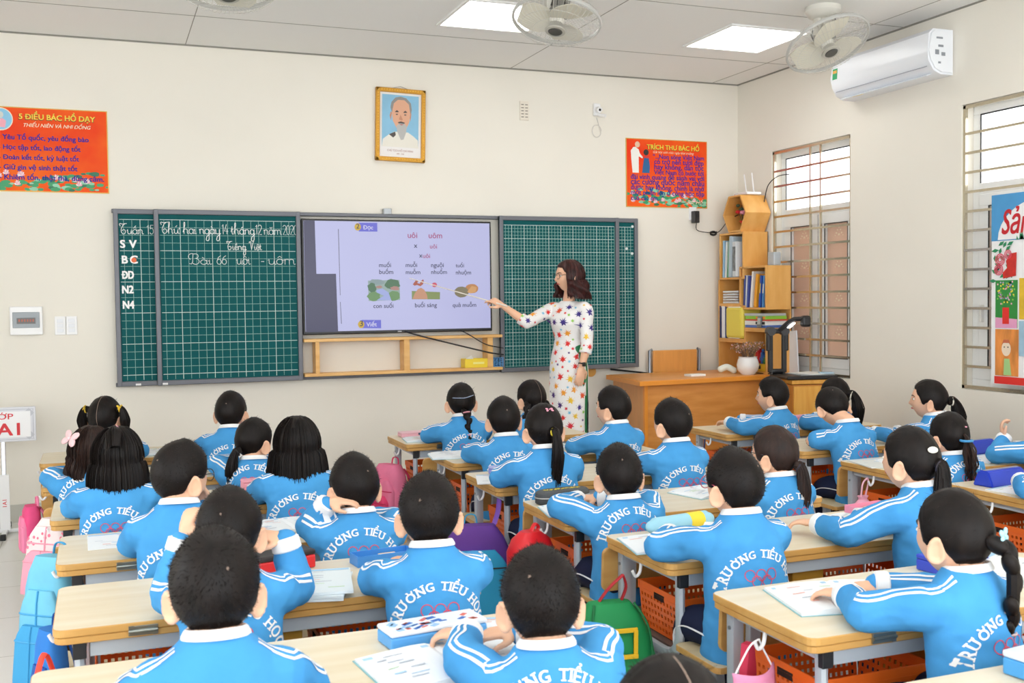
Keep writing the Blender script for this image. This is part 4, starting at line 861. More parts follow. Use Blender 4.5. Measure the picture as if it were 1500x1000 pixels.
for k in range(26):
    y, z = rnd.uniform(4.84, 4.985), rnd.uniform(1.50, 1.76); a = rnd.random()*6
    bp(b, [(y+.03*math.cos(a), z+.02*math.sin(a)), (y+.012*math.cos(a+1.57), z+.012*math.sin(a+1.57)), (y-.03*math.cos(a), z-.02*math.sin(a)), (y-.012*math.cos(a+1.57), z-.012*math.sin(a+1.57))], .006)
obj('green_leaves', b, mat('paint_green', '2a8a5c', .6), bn)
b = B()
for (y, z, r) in ((4.93, 1.66, .035), (4.87, 1.69, .026), (4.94, 1.60, .032)):
    for q in range(3): flatring(b, lambda u, v: (-.0075, u-4.62, v-.90), y, z, r*(1-.3*q), r*.18, 14)
obj('painted_roses', b, mat('paint_pink', 'e0506a', .6), bn)
b = B(); bp(b, [(4.905, 1.545), (4.81, 1.56), (4.805, 1.70), (4.85, 1.695), (4.885, 1.65), (4.875, 1.61), (4.91, 1.58)], .007); obj('red_fan_picture', b, mat('paint_red', 'd83028', .6, var=.3, scale=20), bn)
g = bq('green_drawing', 4.80, 4.965, 1.245, 1.535, mat('paint_green2', '2f8a3c', .6), .004)
b = B(); rnd = random.Random(6)
for k in range(60):
    y, z = 4.885+rnd.uniform(-.065, .065), 1.45+rnd.uniform(-.06, .075); bp(b, disc(y, z, .006, 7), .0062, k % 4)
obj('dotted_tree', b, [mat('dot_yellow', 'f0e04a', .6), mat('dot_lilac', 'b8a8d0', .6), mat('dot_green', '8ac84a', .6), mat('dot_pink', 'f0b0c0', .6)], g)
b = B(); bp(b, [(4.91, 1.27), (4.86, 1.27), (4.86, 1.37), (4.91, 1.37)], .0064); obj('red_pot_drawing', b, mat('paint_red2', 'e03028', .6), g)
b = B(); bp(b, [(4.965, 1.245), (4.80, 1.245), (4.80, 1.30), (4.965, 1.31)], .0058); obj('pink_ground', b, mat('paint_pink2', 'e6a0c4', .6), g)
g = bq('orange_drawing', 4.79, 4.965, .955, 1.238, mat('paint_orange', 'f49a4a', .6, var=.35, scale=6, stretch=(1, 3, 1)), .004)
b = B(); bp(b, disc(4.88, 1.12, .035, 16, .045), .0062, 0); bp(b, [(4.90, .96), (4.84, .96), (4.855, 1.06), (4.895, 1.06)], .006, 1)
for s in (-1, 1): bp(b, disc(4.88+s*.014, 1.13, .005, 8), .0066, 2)
bp(b, [(4.845, 1.14), (4.86, 1.175), (4.90, 1.175), (4.915, 1.14), (4.90, 1.155), (4.86, 1.155)], .0066, 3); obj('drawn_child', b, [mat('drawn_face', 'f0dcc4', .6), mat('drawn_green', 'a8d08a', .6), mat('drawn_ink', '4a4038', .6), mat('drawn_hair', 'c86a4a', .6)], g)
bq('yellow_drawing', 4.60, 4.785, 1.30, 1.545, mat('paint_yellow', 'f2c838', .6, var=.3, scale=7), .0042)
bq('pale_blue_drawing', 4.60, 4.785, 1.08, 1.29, mat('paint_paleblue', 'a9cbe0', .6, var=.2, scale=7), .0044)
bq('red_strip', 4.62, 4.97, .905, .95, mat('paint_red2', 'e03028'), .0046)
# ---------------------------------------------------------------- pupils' desks, benches and baskets
DT = mat('desk_laminate', 'e9ddc4', .38, var=.1, scale=2.2, stretch=(1, 9, 9), col2='e2d3b4'); DE = mat('desk_edge', 'd6a862', .45, var=.16, scale=2.4, stretch=(1, 6, 6), col2='c8954e')
DS = mat('desk_steel', 'bfc8d2', .4, metal=.15); DCAP = mat('cap_black', '1d1e22', .5); DSH = mat('desk_shelf_board', '6f5f58', .6); BW = mat('bench_wood', 'd8ab66', .45, var=.2, scale=2.4, stretch=(1, 7, 7), col2='c69450')
HK = mat('hook_white', 'eef0f2', .3); HG = mat('hinge_steel', '8f948f', .3, metal=.8)
DZ = .60
def slab(bm, x0, x1, y0, y1, z0, z1, r=.03, mi_top=0, mi_side=1, n=4):
    pts = []
    for cx, cy, a in ((x1-r, y1-r, 0), (x0+r, y1-r, 90), (x0+r, y0+r, 180), (x1-r, y0+r, 270)):
        for k in range(n+1):
            t = math.radians(a+90*k/n); pts.append((cx+r*math.cos(t), cy+r*math.sin(t)))
    e = .002
    ins = [(x0+(x1-x0)/2+(px-(x0+x1)/2)*(1-2*e/(x1-x0)), (y0+y1)/2+(py-(y0+y1)/2)*(1-2*e/(y1-y0))) for px, py in pts]
    R = [ring(bm, [(x, y, z) for x, y in q]) for q, z in ((ins, z0), (pts, z0+e), (pts, z1-e), (ins, z1))]
    for a, b in zip(R, R[1:]): bridge(bm, a, b, mi_side)
    bm.faces.new(list(reversed(R[0]))).material_index = mi_side; bm.faces.new(R[-1]).material_index = mi_top
def build_desk():
    t = thing('school_desk', '', 'desk', (0, 0, 0), 0, 'two-seat school desks')
    b = B(); slab(b, -.6, .6, -.235, .235, DZ-.021, DZ); obj('table_top', b, [DT, DE], t)
    b = B(); slab(b, -.597, .597, -.232, .232, DZ-.041, DZ-.0225); obj('lower_board', b, [DE, DE], t)
    for x in (-.375, .375):
        b = B(); bx(b, (x, -.2365, DZ-.022), (.075, .006, .026), .001); tube(b, [(x-.037, -.240, DZ-.022), (x+.037, -.240, DZ-.022)], .005, 8); bx(b, (x-.03, -.2375, DZ-.011), (.012, .007, .006)); bx(b, (x+.03, -.2375, DZ-.033), (.012, .007, .006)); obj('hinge', b, HG, t)
    b = B(); bx(b, (0, -.195, DZ-.064), (1.02, .025, .044), .003); obj('back_rail', b, DS, t)
    b = B(); bx(b, (0, .195, DZ-.06), (1.02, .025, .036), .003); obj('front_rail', b, DS, t)
    for s in (-1, 1):
        x = s*.535
        b = B(); bx(b, (x, -.21, DZ-.064), (.034, .02, .046), .002); obj('end_cap', b, DCAP, t)
        b = B()
        tube(b, smooth_path([(x, .17, DZ-.06), (x, 0, DZ-.06), (x, -.19, DZ-.06)], 1), .019, 8, flat=.75)
        tube(b, [(x, -.192, DZ-.045), (x, -.192, .36)] + [(x, -.192+.09*(1-math.cos(a)), .36-.09*math.sin(a)) for a in (.3, .6, .9, 1.2, 1.57)] + [(x, .195, .27)], .019, 8, flat=.75)
        bx(b, (x, .20, .405), (.036, .036, .31), .003)
        bx(b, (x, .02, .15), (.044, .052, .24), .004); obj('side_frame', b, DS, t, smooth=True, auto=40)
        b = B(); bx(b, (x, .0, .022), (.045, .42, .028), .006); obj('foot_bar', b, DS, t)
        b = B()
        for y in (-.205, .205): bx(b, (x, y, .012), (.05, .04, .024), .005)
        obj('foot_cap', b, DCAP, t)
        b = B()
        for z in (.5, .33): tube(b, [(x+s*.016, .2, z), (x+s*.022, .2, z)], .006, 8)
        obj('bolt', b, mat('bolt_steel', '9aa0a6', .3, metal=.8), t)
        b = B(); tube(b, smooth_path([(s*.585, -.02, DZ-.041), (s*.59, -.02, DZ-.075), (s*.606, -.02, DZ-.088), (s*.618, -.02, DZ-.068)], 5), .0055, 8); obj('bag_hook', b, HK, t, smooth=True)
    b = B(); bx(b, (0, .0, .277), (1.03, .36, .014), .002); obj('storage_shelf', b, DSH, t)
    b = B(); bx(b, (0, -.0, .40), (.13, .3, .23), .004); obj('middle_divider', b, mat('divider_yellow', 'dda53c', .45, var=.15, scale=4, stretch=(1, 8, 8)), t)
    b = B(); bx(b, (0, .12, .06), (1.03, .03, .03), .004); obj('lower_stretcher', b, DS, t)
    return t
def build_bench():
    t = thing('school_bench', '', 'bench', (0, 0, 0), 0, 'two-seat school benches')
    b = B(); slab(b, -.56, .56, -.13, .13, .315, .335, .02); obj('seat', b, [mat('bench_seat', 'e2cfa8', .4, var=.1, scale=2.4, stretch=(1, 8, 8)), BW], t)
    b = B(); slab(b, -.57, .57, -.08, .08, -.008, .008, .025, 0, 0)
    bmesh.ops.transform(b, matrix=M.Translation(V((0, -.160, .475))) @ M.Rotation(PI/2+.07, 4, 'X'), verts=b.verts); obj('backrest', b, BW, t)
    for s in (-1, 1):
        x = s*.47
        b = B(); bx(b, (x, -.176, .30), (.04, .026, .56), .004, rot=rx(.06)); obj('back_post', b, DS, t)
        b = B(); bx(b, (x, .06, .17), (.036, .03, .29), .004); bx(b, (x, -.03, .306), (.03, .26, .018), .003); obj('front_leg', b, DS, t)
        b = B(); bx(b, (x, -.03, .02), (.04, .36, .026), .005); obj('foot_bar', b, DS, t)
    b = B(); bx(b, (0, -.03, .06), (.92, .026, .026), .004); obj('stretcher', b, DS, t)
    return t
ORG = mat('orange_plastic', 'ff7426', .38)
def lattice(bm, o, u, v, nu, nv, n, border=.3):
    """flat plate with a grid of square holes; o corner, u and v edge vectors"""
    o, u, v = V(o), V(u), V(v)
    def cuts(k): 
        c = [0]; w_ = 1/(k*2+1)
        for i in range(k): c += [(2*i+1)*w_, (2*i+2)*w_]
        return c + [1]
    U, W_ = cuts(nu), cuts(nv); g = {}
    for i, a in enumerate(U):
        for j, c in enumerate(W_): g[i, j] = bm.verts.new(o+u*a+v*c)
    for i in range(len(U)-1):
        for j in range(len(W_)-1):
            if i % 2 and j % 2: continue
            bm.faces.new((g[i, j], g[i+1, j], g[i+1, j+1], g[i, j+1]))
def build_basket():
    b = B(); w_, d, h = .37, .30, .165; k = .93
    for s in (-1, 1):
        lattice(b, (-w_/2*k, s*d/2*k, .004), (w_*k, 0, 0), (0, s*d/2*(1-k), h-.03), 17, 5, 0)
        lattice(b, (s*w_/2*k, -d/2*k, .004), (0, d*k, 0), (s*w_/2*(1-k), 0, h-.03), 12, 5, 0)
    lattice(b, (-w_/2*k, -d/2*k, .004), (w_*k, 0, 0), (0, d*k, 0), 12, 9, 0)
    o = obj('storage_basket', b, ORG); tag(o, '', 'basket', 'orange desk baskets')
    m = o.modifiers.new('thick', 'SOLIDIFY'); m.thickness = .003; m.offset = 0
    b = B()
    for s in (-1, 1):
        bx(b, (0, s*d/2*.985, h-.016), (w_+.004, .006, .03), .002); bx(b, (s*w_/2*.985, 0, h-.016), (.006, d-.014, .03), .002)
    obj('rim', b, ORG, o)
    for s in (-1, 1):
        b = B(); bx(b, (s*(w_/2*.985+.0035), 0, h-.03), (.0015, .07, .022), .0005); obj('hand_hole', b, mat('hole_dark', '2a120a', .8), o)
    return o
DESK, BENCH, BASK = build_desk(), build_bench(), build_basket()
ROWS = {'A': [(-.33, 6.19), (-.28, 5.36), (-.21, 4.52), (-.16, 3.74), (-.14, 2.98), (-.17, 2.20)],
        'B': [(1.67, 6.05), (1.70, 5.23), (1.65, 4.46), (1.64, 3.67), (1.67, 2.94), (1.62, 2.15), (1.60, 1.36)],
        'C': [(3.6, 5.6), (3.57, 4.8), (3.54, 4.0), (3.54, 3.25)]}
ORD = ['frontmost', 'second', 'third', 'fourth', 'fifth', 'sixth', 'seventh']
SIDE = {'A': 'left', 'B': 'middle', 'C': 'right'}
first = [1, 1, 1]
for c, L_ in ROWS.items():
    for i, (xl, yb) in enumerate(L_):
        p = (xl+.6, yb+.235, 0); lab = 'wood topped two-seat desk, %s from the board in the %s column' % (ORD[i], SIDE[c])
        if first[0]: DESK.location = p; DESK['label'] = lab; first[0] = 0
        else: dup(DESK, lab, p)
        for s in (-1, 1):
            q = (p[0]+s*.315, p[1]+.01, .285)
            lab = 'orange holed basket under the %s end of the %s desk of the %s column' % ('left' if s < 0 else 'right', ORD[i], SIDE[c])
            if first[2]: BASK.location = q; BASK['label'] = lab; first[2] = 0
            else: dup(BASK, lab, q)
        q = (xl+.59, yb-.105, 0); lab = 'wooden bench behind the %s desk of the %s column' % (ORD[i], SIDE[c])
        if c == 'B' and i == 6: continue
        if first[1]: BENCH.location = q; BENCH['label'] = lab; first[1] = 0
        else: dup(BENCH, lab, q)
dup(BENCH, 'wooden bench behind the two nearest pupils of the left column', (.45, 1.30-.02, 0))
# ---------------------------------------------------------------- people
SKIN = mat('skin', 'f0bd9c', .5, var=.06, scale=12); SKIN_C = mat('scalp', '9a8476', .6); LIP = mat('lip', 'c9605a', .45); EYEW = mat('eye_white', 'f4f1ee', .2); EYED = mat('iris_dark', '1c120e', .15)
HAIR = mat('hair_black', '0f0b0a', .46, var=.4, scale=40, stretch=(1, 1, .3), col2='1a1311', spec=.2); HAIRB = mat('hair_brown_black', '1d120f', .5, var=.4, scale=40, stretch=(1, 1, .3), col2='33201a', spec=.3)
SHIRT = mat('tracksuit_blue', '4d9fdc', .85, var=.1, scale=6, col2='4595d3', bump=.12, bscale=26, spec=.2); WHT = mat('knit_white', 'f3f4f6', .85, spec=.2); PRINT = mat('print_white_ink', 'f6f8fa', .6); RINGS = mat('ring_red', 'd8485e', .6); NAVY = mat('tracksuit_navy', '1d2440', .85, spec=.2); NAVYS = mat('undersleeve_navy', '1a2038', .85); SHOE = mat('shoe_dark', '2a2523', .5)
DEPS = bpy.context.evaluated_depsgraph_get
def remesh(bm, voxel, it=3, fac=.5):
    me = bpy.data.meshes.new('tmp'); bm.to_mesh(me); bm.free(); o = bpy.data.objects.new('tmp', me); COL.objects.link(o)
    m = o.modifiers.new('r', 'REMESH'); m.mode = 'VOXEL'; m.voxel_size = voxel
    if it: q = o.modifiers.new('s', 'SMOOTH'); q.factor = fac; q.iterations = it
    r = bpy.data.meshes.new_from_object(o.evaluated_get(DEPS())); bpy.data.objects.remove(o); bpy.data.meshes.remove(me)
    r.polygons.foreach_set('use_smooth', [True]*len(r.polygons)); return r
def limb(bm, pts, rads, seg=12, n=5, flat=1):
    P_ = smooth_path(pts, n); K = len(pts)-1; R_ = []
    for i in range(len(P_)):
        t = i/n; k = min(int(t), K-1); f_ = t-k; R_.append(rads[k]*(1-f_)+rads[k+1]*f_)
    tube(bm, P_, R_, seg, roundcap=True, flat=flat)
def head_pt(d, w=.0725, l=.0885, h=.1, face=True):
    x, y, z = d
    k = max(0, -z); X, Y, Z = w*x, l*y, h*z
    X *= 1-.24*k**1.8+.05*max(0, z)*(1-z); 
    if y < 0: Y += .042*k**1.3*(-y)**.5*min(1, -y*2) ; Y *= 1+.05*max(0, z)
    else: Y *= 1-.06*k
    if face and y > 0:
        xx, zz = X, Z
        nz = max(0, min(1, (.016-zz)/.036)) if zz > -.022 else max(0, 1-(-.022-zz)/.013)
        Y += .017*math.exp(-(xx/.0115)**2)*nz**1.3 + .004*math.exp(-(xx/.02)**2-((zz+.022)/.01)**2)
        Y -= .007*math.exp(-((abs(xx)-.031)/.014)**2-((zz-.006)/.012)**2)
        Y += .004*math.exp(-(xx/.02)**2-((zz+.047)/.009)**2) + .006*math.exp(-(xx/.02)**2-((zz+.083)/.014)**2)
        Y += .003*math.exp(-((abs(xx)-.038)/.018)**2-((zz+.025)/.02)**2)
    return V((X, Y, Z))
def add_head(bm, Mh, sc_=1, nu=48, nv=34, **kw):
    R_ = []
    for j in range(1, nv):
        th = PI*j/nv; R_.append([Mh @ (head_pt((math.sin(th)*math.sin(2*PI*i/nu), math.sin(th)*math.cos(2*PI*i/nu), math.cos(th)), **kw)*sc_) for i in range(nu)])
    rr = [ring(bm, q) for q in R_]
    for a, b in zip(rr, rr[1:]): bridge(bm, a, b)
    bm.faces.new(rr[0]); bm.faces.new(list(reversed(rr[-1])))
    for s in (-1, 1):
        e = V((s*.076, -.008, -.024)); ro = rz(-s*.7) @ ry(s*.12)
        tube(bm, [Mh @ ((e+ro @ V((s*.006, (.017*math.cos(a)*(1-.25*math.sin(a))), .030*math.sin(a))))*sc_) for a in [2*PI*k/16 for k in range(16)]], .0058*sc_, 8, closed=True)
        ball(bm, Mh @ ((e+ro @ V((s*.0, .002, 0)))*sc_), (.006*sc_, .015*sc_, .026*sc_), 0, 12, (Mh.to_3x3() @ ro))
        ball(bm, Mh @ ((e+ro @ V((s*.003, .004, -.026)))*sc_), (.006*sc_, .008*sc_, .008*sc_), 0, 8)
def add_hand(bm, W, d, n, s=.78, side=1, curl=.6, point=False):
    """W wrist, d along the forearm, n out of the back of the hand; side +1 = thumb towards d x n"""
    d = d.normalized(); n = (n-d*n.dot(d)).normalized(); t = d.cross(n)*side
    pc = W+d*.045*s
    q = M((t, d, n)).transposed()
    ball(bm, pc, (.038*s, .05*s, .0155*s), 0, 14, q); limb(bm, [W-d*.03*s, W, W+d*.03*s], [.021*s, .02*s, .022*s], 10, 3)
    for i, (o, ln) in enumerate(((.028, .072), (.0095, .08), (-.0095, .075), (-.027, .058))):
        p = W+d*.082*s+t*o*s; dd = (d+t*o*2.2).normalized(); pts = [W+d*.055*s+t*o*.9*s, p]; c = curl*(.55 if i == 0 and point else 1)*(1+.12*i)
        ang = 0
        for L_ in (.42, .33, .25):
            ang += c*(.62 if L_ == .42 else .95); pts.append(pts[-1]+(dd*math.cos(ang)-n*math.sin(ang))*ln*L_*s)
        limb(bm, pts, [.0105*s, .0105*s, .0095*s, .0088*s, .0078*s], 8, 2)
    b0 = W+d*.022*s+t*.026*s; a1 = (d*.6+t*.75-n*.25).normalized(); a2 = (d*.9+t*.25-n*.4).normalized()
    limb(bm, [b0-t*.012*s, b0+a1*.03*s, b0+a1*.03*s+a2*.03*s, b0+a1*.03*s+a2*.052*s], [.014*s, .0125*s, .0105*s, .0085*s], 8, 2)
def add_face(par, Mh, sc_=1, brow=HAIR, glasses=False, gcol='1a1a1c', lipm=None):
    for s in (-1, 1):
        b = B(); q = Mh.to_3x3(); e = V((s*.031, .0700, .006))
        ball(b, Mh @ (e*sc_), (.0125*sc_, .0085*sc_, .0065*sc_), 0, 12, q); ball(b, Mh @ ((e+V((0, .0062, 0)))*sc_), (.0066*sc_, .0036*sc_, .0060*sc_), 1, 10, q)
        obj('eye', b, [EYEW, EYED], par, smooth=True)
        b = B(); tube(b, [Mh @ (V((s*x, yy, z))*sc_) for x, yy, z in ((.014, .084, .0215), (.024, .082, .0265), (.036, .076, .0255), (.046, .066, .020))], [.0018*sc_, .0026*sc_, .0024*sc_, .001*sc_], 6); obj('eyebrow', b, brow, par, smooth=True)
    b = B(); tube(b, [Mh @ (V((x, .0862-.35*abs(x)*1.2-x*x*6, -.047+.002*math.cos(x*120)))*sc_) for x in (-.02, -.012, -.005, 0, .005, .012, .02)], [.001*sc_, .003*sc_, .0044*sc_, .004*sc_, .0044*sc_, .003*sc_, .001*sc_], 8, flat=.8); obj('mouth', b, lipm or LIP, par, smooth=True)
    if glasses:
        b = B()
        for s in (-1, 1):
            tube(b, [Mh @ (V((s*.032+.024*math.cos(a)*(1 if True else 1), .094-.006*abs(math.cos(a)), .004+.0185*math.sin(a)))*sc_) for a in [2*PI*k/20 for k in range(20)]], .0017*sc_, 6, closed=True)
            tube(b, [Mh @ (V(p)*sc_) for p in ((s*.056, .088, .01), (s*.071, .06, .012), (s*.079, .0, .008), (s*.076, -.012, -.004))], .0016*sc_, 6)
        tube(b, [Mh @ (V(p)*sc_) for p in ((-.01, .0955, .006), (0, .098, .009), (.01, .0955, .006))], .0016*sc_, 6)
        obj('glasses', b, mat('glasses_'+gcol, gcol, .3), par, smooth=True)
# hair -------------------------------------------------------------------------------------
HL_BOY = [(0, .058), (.55, .056), (.95, .034), (1.22, -.006), (1.42, -.004), (1.62, .004), (1.85, -.018), (2.1, -.050), (2.45, -.070), (PI, -.076)]
HL_GIRL = [(0, .060), (.6, .056), (1.0, .022), (1.3, -.026), (1.5, -.012), (1.75, -.014), (2.0, -.04), (2.4, -.062), (PI, -.078)]
def cap_pt(a, f, hl, thick, seed, w_=1, groove=None):
    """a azimuth from the front (signed), f 0 at the top .. 1 at the hairline"""
    zb = interp(hl, abs(a)); th1 = math.acos(max(-1, min(1, zb/.1))); th = th1*f
    d = V((math.sin(th)*math.sin(a), math.sin(th)*math.cos(a), math.cos(th)))
    p = head_pt(d, face=False); n = V((d.x/.0725, d.y/.0885, d.z/.1)).normalized()
    t = thick(a, f) if callable(thick) else thick
    t *= min(1, (1-f)/.16)**.5 if f < 1 else 0
    t += noise.noise(p*22+V((seed, 0, 0)))*.0035*(1-f*.5)
    if groove: t += groove(p, a, f)
    return p+n*(t-.003*(f >= 1)), n, d
def hair_cap(bm, Mh, sc_, hl, thick, seed, nu=56, nv=18, groove=None):
    top = cap_pt(0, 0, hl, thick, seed)[0]; R_ = []
    for j in range(1, nv+1):
        f = (j/nv)**.9; R_.append(ring(bm, [Mh @ (cap_pt(-PI+2*PI*i/nu, f, hl, thick, seed, groove=groove)[0]*sc_) for i in range(nu)]))
    for a, b in zip(R_, R_[1:]): bridge(bm, a, b)
    bm.faces.new(list(reversed(R_[0])))
    bm.faces.new(R_[-1])
def fuzz(bm, Mh, sc_, hl, thick, seed, count, ln=.0105, lift=.33, amin=0):
    rnd = random.Random(seed*7+1); crown = V((rnd.uniform(-.2, .2), -.5, .84)).normalized()
    for k in range(count):
        a = rnd.uniform(-PI, PI); f = math.sqrt(rnd.uniform(.0, .98))
        if abs(a) < amin: continue
        p, n, d = cap_pt(a, f, hl, thick, seed)
        fl = d-crown*d.dot(crown)
        if fl.length < .02: continue
        fl.normalize(); fl = fl-n*fl.dot(n); fl = fl+V((rnd.gauss(0, .25), rnd.gauss(0, .25), rnd.gauss(0, .25))); 
        L_ = ln*rnd.uniform(.6, 1.25)*(1 if f < .75 else .55); e = p+(n*lift*(1-.6*f)+fl.normalized()*(1-lift*.4))*L_; s = n.cross(fl).normalized()*.0009
        q = p-n*.002
        bm.faces.new([bm.verts.new(Mh @ (v*sc_)) for v in (q+s, q-s, e)])
def whorl(bm, Mh, sc_, hl, thick, seed, mi=1, r=.0042):
    rnd = random.Random(seed); a = PI+rnd.uniform(-.5, .5); f = rnd.uniform(.36, .46)
    c, n, d = cap_pt(a, f, hl, thick, seed); u = n.orthogonal().normalized(); v = n.cross(u); c = c+n*.0012
    for k in range(7):
        t = 2*PI*k/7+rnd.random()*.5; q = r*rnd.uniform(.5, 1.5); e = u*math.cos(t)+v*math.sin(t); s = u*-math.sin(t)+v*math.cos(t)
        f_ = bm.faces.new([bm.verts.new(Mh @ ((c+x)*sc_)) for x in (s*.0016, e*q, -s*.0016)]); f_.material_index = mi
def thick_boy(a, f): return .0105+.007*math.exp(-(f/.55)**2)+.003*math.cos(a/1)*(1-f)
def thick_girl(a, f): return .008+.006*(1-f)
def hair_short(par, Mh, sc_, seed, fz=2600, flat=0):
    b = B(); th = thick_boy
    hair_cap(b, Mh, sc_, HL_BOY, th, seed); fuzz(b, Mh, sc_, HL_BOY, th, seed, fz); whorl(b, Mh, sc_, HL_BOY, th, seed)
    for f in b.faces: f.smooth = True
    return obj('hair', b, [HAIR, SKIN_C], par, smooth=True)
def combed(tie):
    T_ = V(tie).normalized()
    def g(p, a, f):
        d = p.normalized(); u = T_.orthogonal().normalized(); v = T_.cross(u); an = math.atan2(d.dot(v), d.dot(u))
        return .0011*math.sin(an*26+3*noise.noise(p*30))*min(1, (1-f)*6)
    return g
def strand_lock(bm, pts, rads, seed, seg=14, mi=0, n=5):
    P_ = smooth_path(pts, n); K = len(pts)-1; R_ = []
    for i in range(len(P_)):
        t = i/n; k = min(int(t), K-1); f_ = t-k; R_.append(rads[k]*(1-f_)+rads[k+1]*f_)
    tube(bm, P_, R_, seg, mi, fn=lambda i, a: 1+.13*math.sin(a*5+seed)+.07*math.sin(a*9+seed*2+i*.3))
    rnd = random.Random(seed); F = frames(P_)
    for k in range(26):
        a = rnd.random()*2*PI; i0 = rnd.randint(0, max(0, len(P_)-8)); pp = []
        for i in range(i0, len(P_)):
            t, u, v = F[i]; r_ = R_[i]*(1.02+.02*(i-i0)); pp.append(P_[i]+(u*math.cos(a)+v*math.sin(a))*r_)
        e = pp[-1]+F[-1][0]*rnd.uniform(.0, .022); pp.append(e)
        if len(pp) > 2: tube(bm, pp, [.0018]*(len(pp)-1)+[.0004], 4, mi)
def tie_ring(par, name, c, ax, r, col, th=.004):
    b = B(); ax = ax.normalized(); u = ax.orthogonal().normalized(); v = ax.cross(u)
    tube(b, [c+(u*math.cos(t)+v*math.sin(t))*r for t in [2*PI*k/16 for k in range(16)]], th, 8, closed=True); obj(name, b, mat('tie_'+col, col, .5), par, smooth=True)
def ponytail(par, Mh, sc_, start, pts, rads, seed, tie='1c1c20', hairm=None, name='ponytail'):
    W = lambda p: Mh @ (V(p)*sc_)
    b = B(); strand_lock(b, [W(start)]+[W(p) for p in pts], [r*sc_ for r in rads], seed); obj(name, b, hairm or HAIR, par, smooth=True)
    a = W(start); c = W(pts[0]); tie_ring(par, 'hair_tie', a*.35+c*.65, c-a, rads[1]*1.08*sc_, tie)
def braid(par, Mh, sc_, pts, r0, r1, n, seed, tie='e06a8a', tuft=.05, world=False):
    W = (lambda p: V(p)) if world else (lambda p: Mh @ (V(p)*sc_))
    P_ = smooth_path([W(p) for p in pts], 8); F = frames(P_); b = B()
    for k in range(n):
        t = (k+.5)/n*(len(P_)-1); i = int(t); p = P_[i].lerp(P_[min(i+1, len(P_)-1)], t-i); tt, u, v = F[i]; r = r0+(r1-r0)*k/n
        side = (-1)**k; q = M((u, v, tt)).transposed()
        ball(b, p+u*r*.42*side, (r*.85, r*.8, r*1.35), 0, 12, q @ ry(-side*.55))
    tube(b, P_, [r0*.7+(r1-r0)*.7*i/len(P_) for i in range(len(P_))], 8)
    e = P_[-1]; tt = F[-1][0]; strand_lock(b, [e, e+tt*tuft*.5, e+tt*tuft], [r1*.8, r1*1.15, r1*.45], seed, 10)
    obj('braid', b, HAIR, par, smooth=True); tie_ring(par, 'hair_tie', e, tt, r1*.95, tie, .0035)
def bob(par, Mh, sc_, seed, length, wave=.0, parting=True, hairm=None, width=1.0, flare=.0):
    """long loose hair: from the crown over the head and straight down at the sides and back"""
    b = B(); nu, n1, n2 = 72, 10, 12; rnd = random.Random(seed); A0 = 1.05
    cols = []
    for i in range(nu+1):
        a = A0+(2*PI-2*A0)*i/nu; aa = a if a <= PI else a-2*PI; col = []
        gr = .0035*noise.noise(V((a*9, seed, 0)))+.0016*math.sin(a*37)
        for j in range(n1+1):
            f = j/n1; th = f*PI*.56; d = V((math.sin(th)*math.sin(aa), math.sin(th)*math.cos(aa), math.cos(th)))
            p = head_pt(d, face=False); n = V((d.x/.0725, d.y/.0885, d.z/.1)).normalized(); t = .012+.008*f+gr*f
            if parting and abs(aa) < 3.2 and j < 3: t -= .004*math.exp(-(p.x/.006)**2)
            col.append(p+n*t)
        base = col[-1]; o = V((base.x, base.y, 0)).normalized()
        L_ = length*(1-.16*(abs(abs(aa)-PI)/(PI-A0))**2)+rnd.uniform(-.006, .006)
        for j in range(1, n2+1):
            f = j/n2; z = base.z-L_*f
            q = base+o*(flare*f+.006*math.sin(f*PI)-.012*max(0, f-.8)*5*.4+wave*math.sin(f*9+a*5)+gr*(1-f)*.5); 
            q = V((q.x*(width), q.y+.012*f*(1 if aa else 0)*0, z)); col.append(q)
        cols.append(col)
    m = n1+n2+1
    g = [[b.verts.new(Mh @ (p*sc_)) for p in c] for c in cols]
    inner = [[b.verts.new(Mh @ (V((p.x*.80, p.y*.80, p.z))*sc_)) for p in c[n1:]] for c in cols]
    for i in range(nu):
        for j in range(m-1): b.faces.new((g[i][j], g[i+1][j], g[i+1][j+1], g[i][j+1]))
        b.faces.new((g[i][-1], g[i+1][-1], inner[i+1][-1], inner[i][-1]))
        for j in range(len(inner[0])-1): b.faces.new((inner[i][j], inner[i][j+1], inner[i+1][j+1], inner[i+1][j]))
    for e in (0, nu):
        for j in range(len(inner[0])-1): b.faces.new((g[e][n1+j], g[e][n1+j+1], inner[e][j+1], inner[e][j]))
    # tips and loose strands
    for k in range(420):
        i = rnd.randint(0, nu); c = cols[i]; j0 = rnd.randint(2, m-4); jj = list(range(j0, m)); pp = []
        off = rnd.uniform(.0, .003)
        for j in jj:
            p = c[j]; o = V((p.x, p.y, 0)); o = o.normalized() if o.length else V((0, 0, 0)); pp.append(p+o*off)
        pp.append(pp[-1]+V((rnd.gauss(0, .003), rnd.gauss(0, .003), -rnd.uniform(.002, .014))))
        tube(b, [Mh @ (p*sc_) for p in pp], [.0016*sc_]*(len(pp)-1)+[.0003], 3, cap=False)
    hair_cap(b, Mh, sc_, HL_GIRL, .010, seed)
    return obj('hair', b, hairm or HAIR, par, smooth=True)
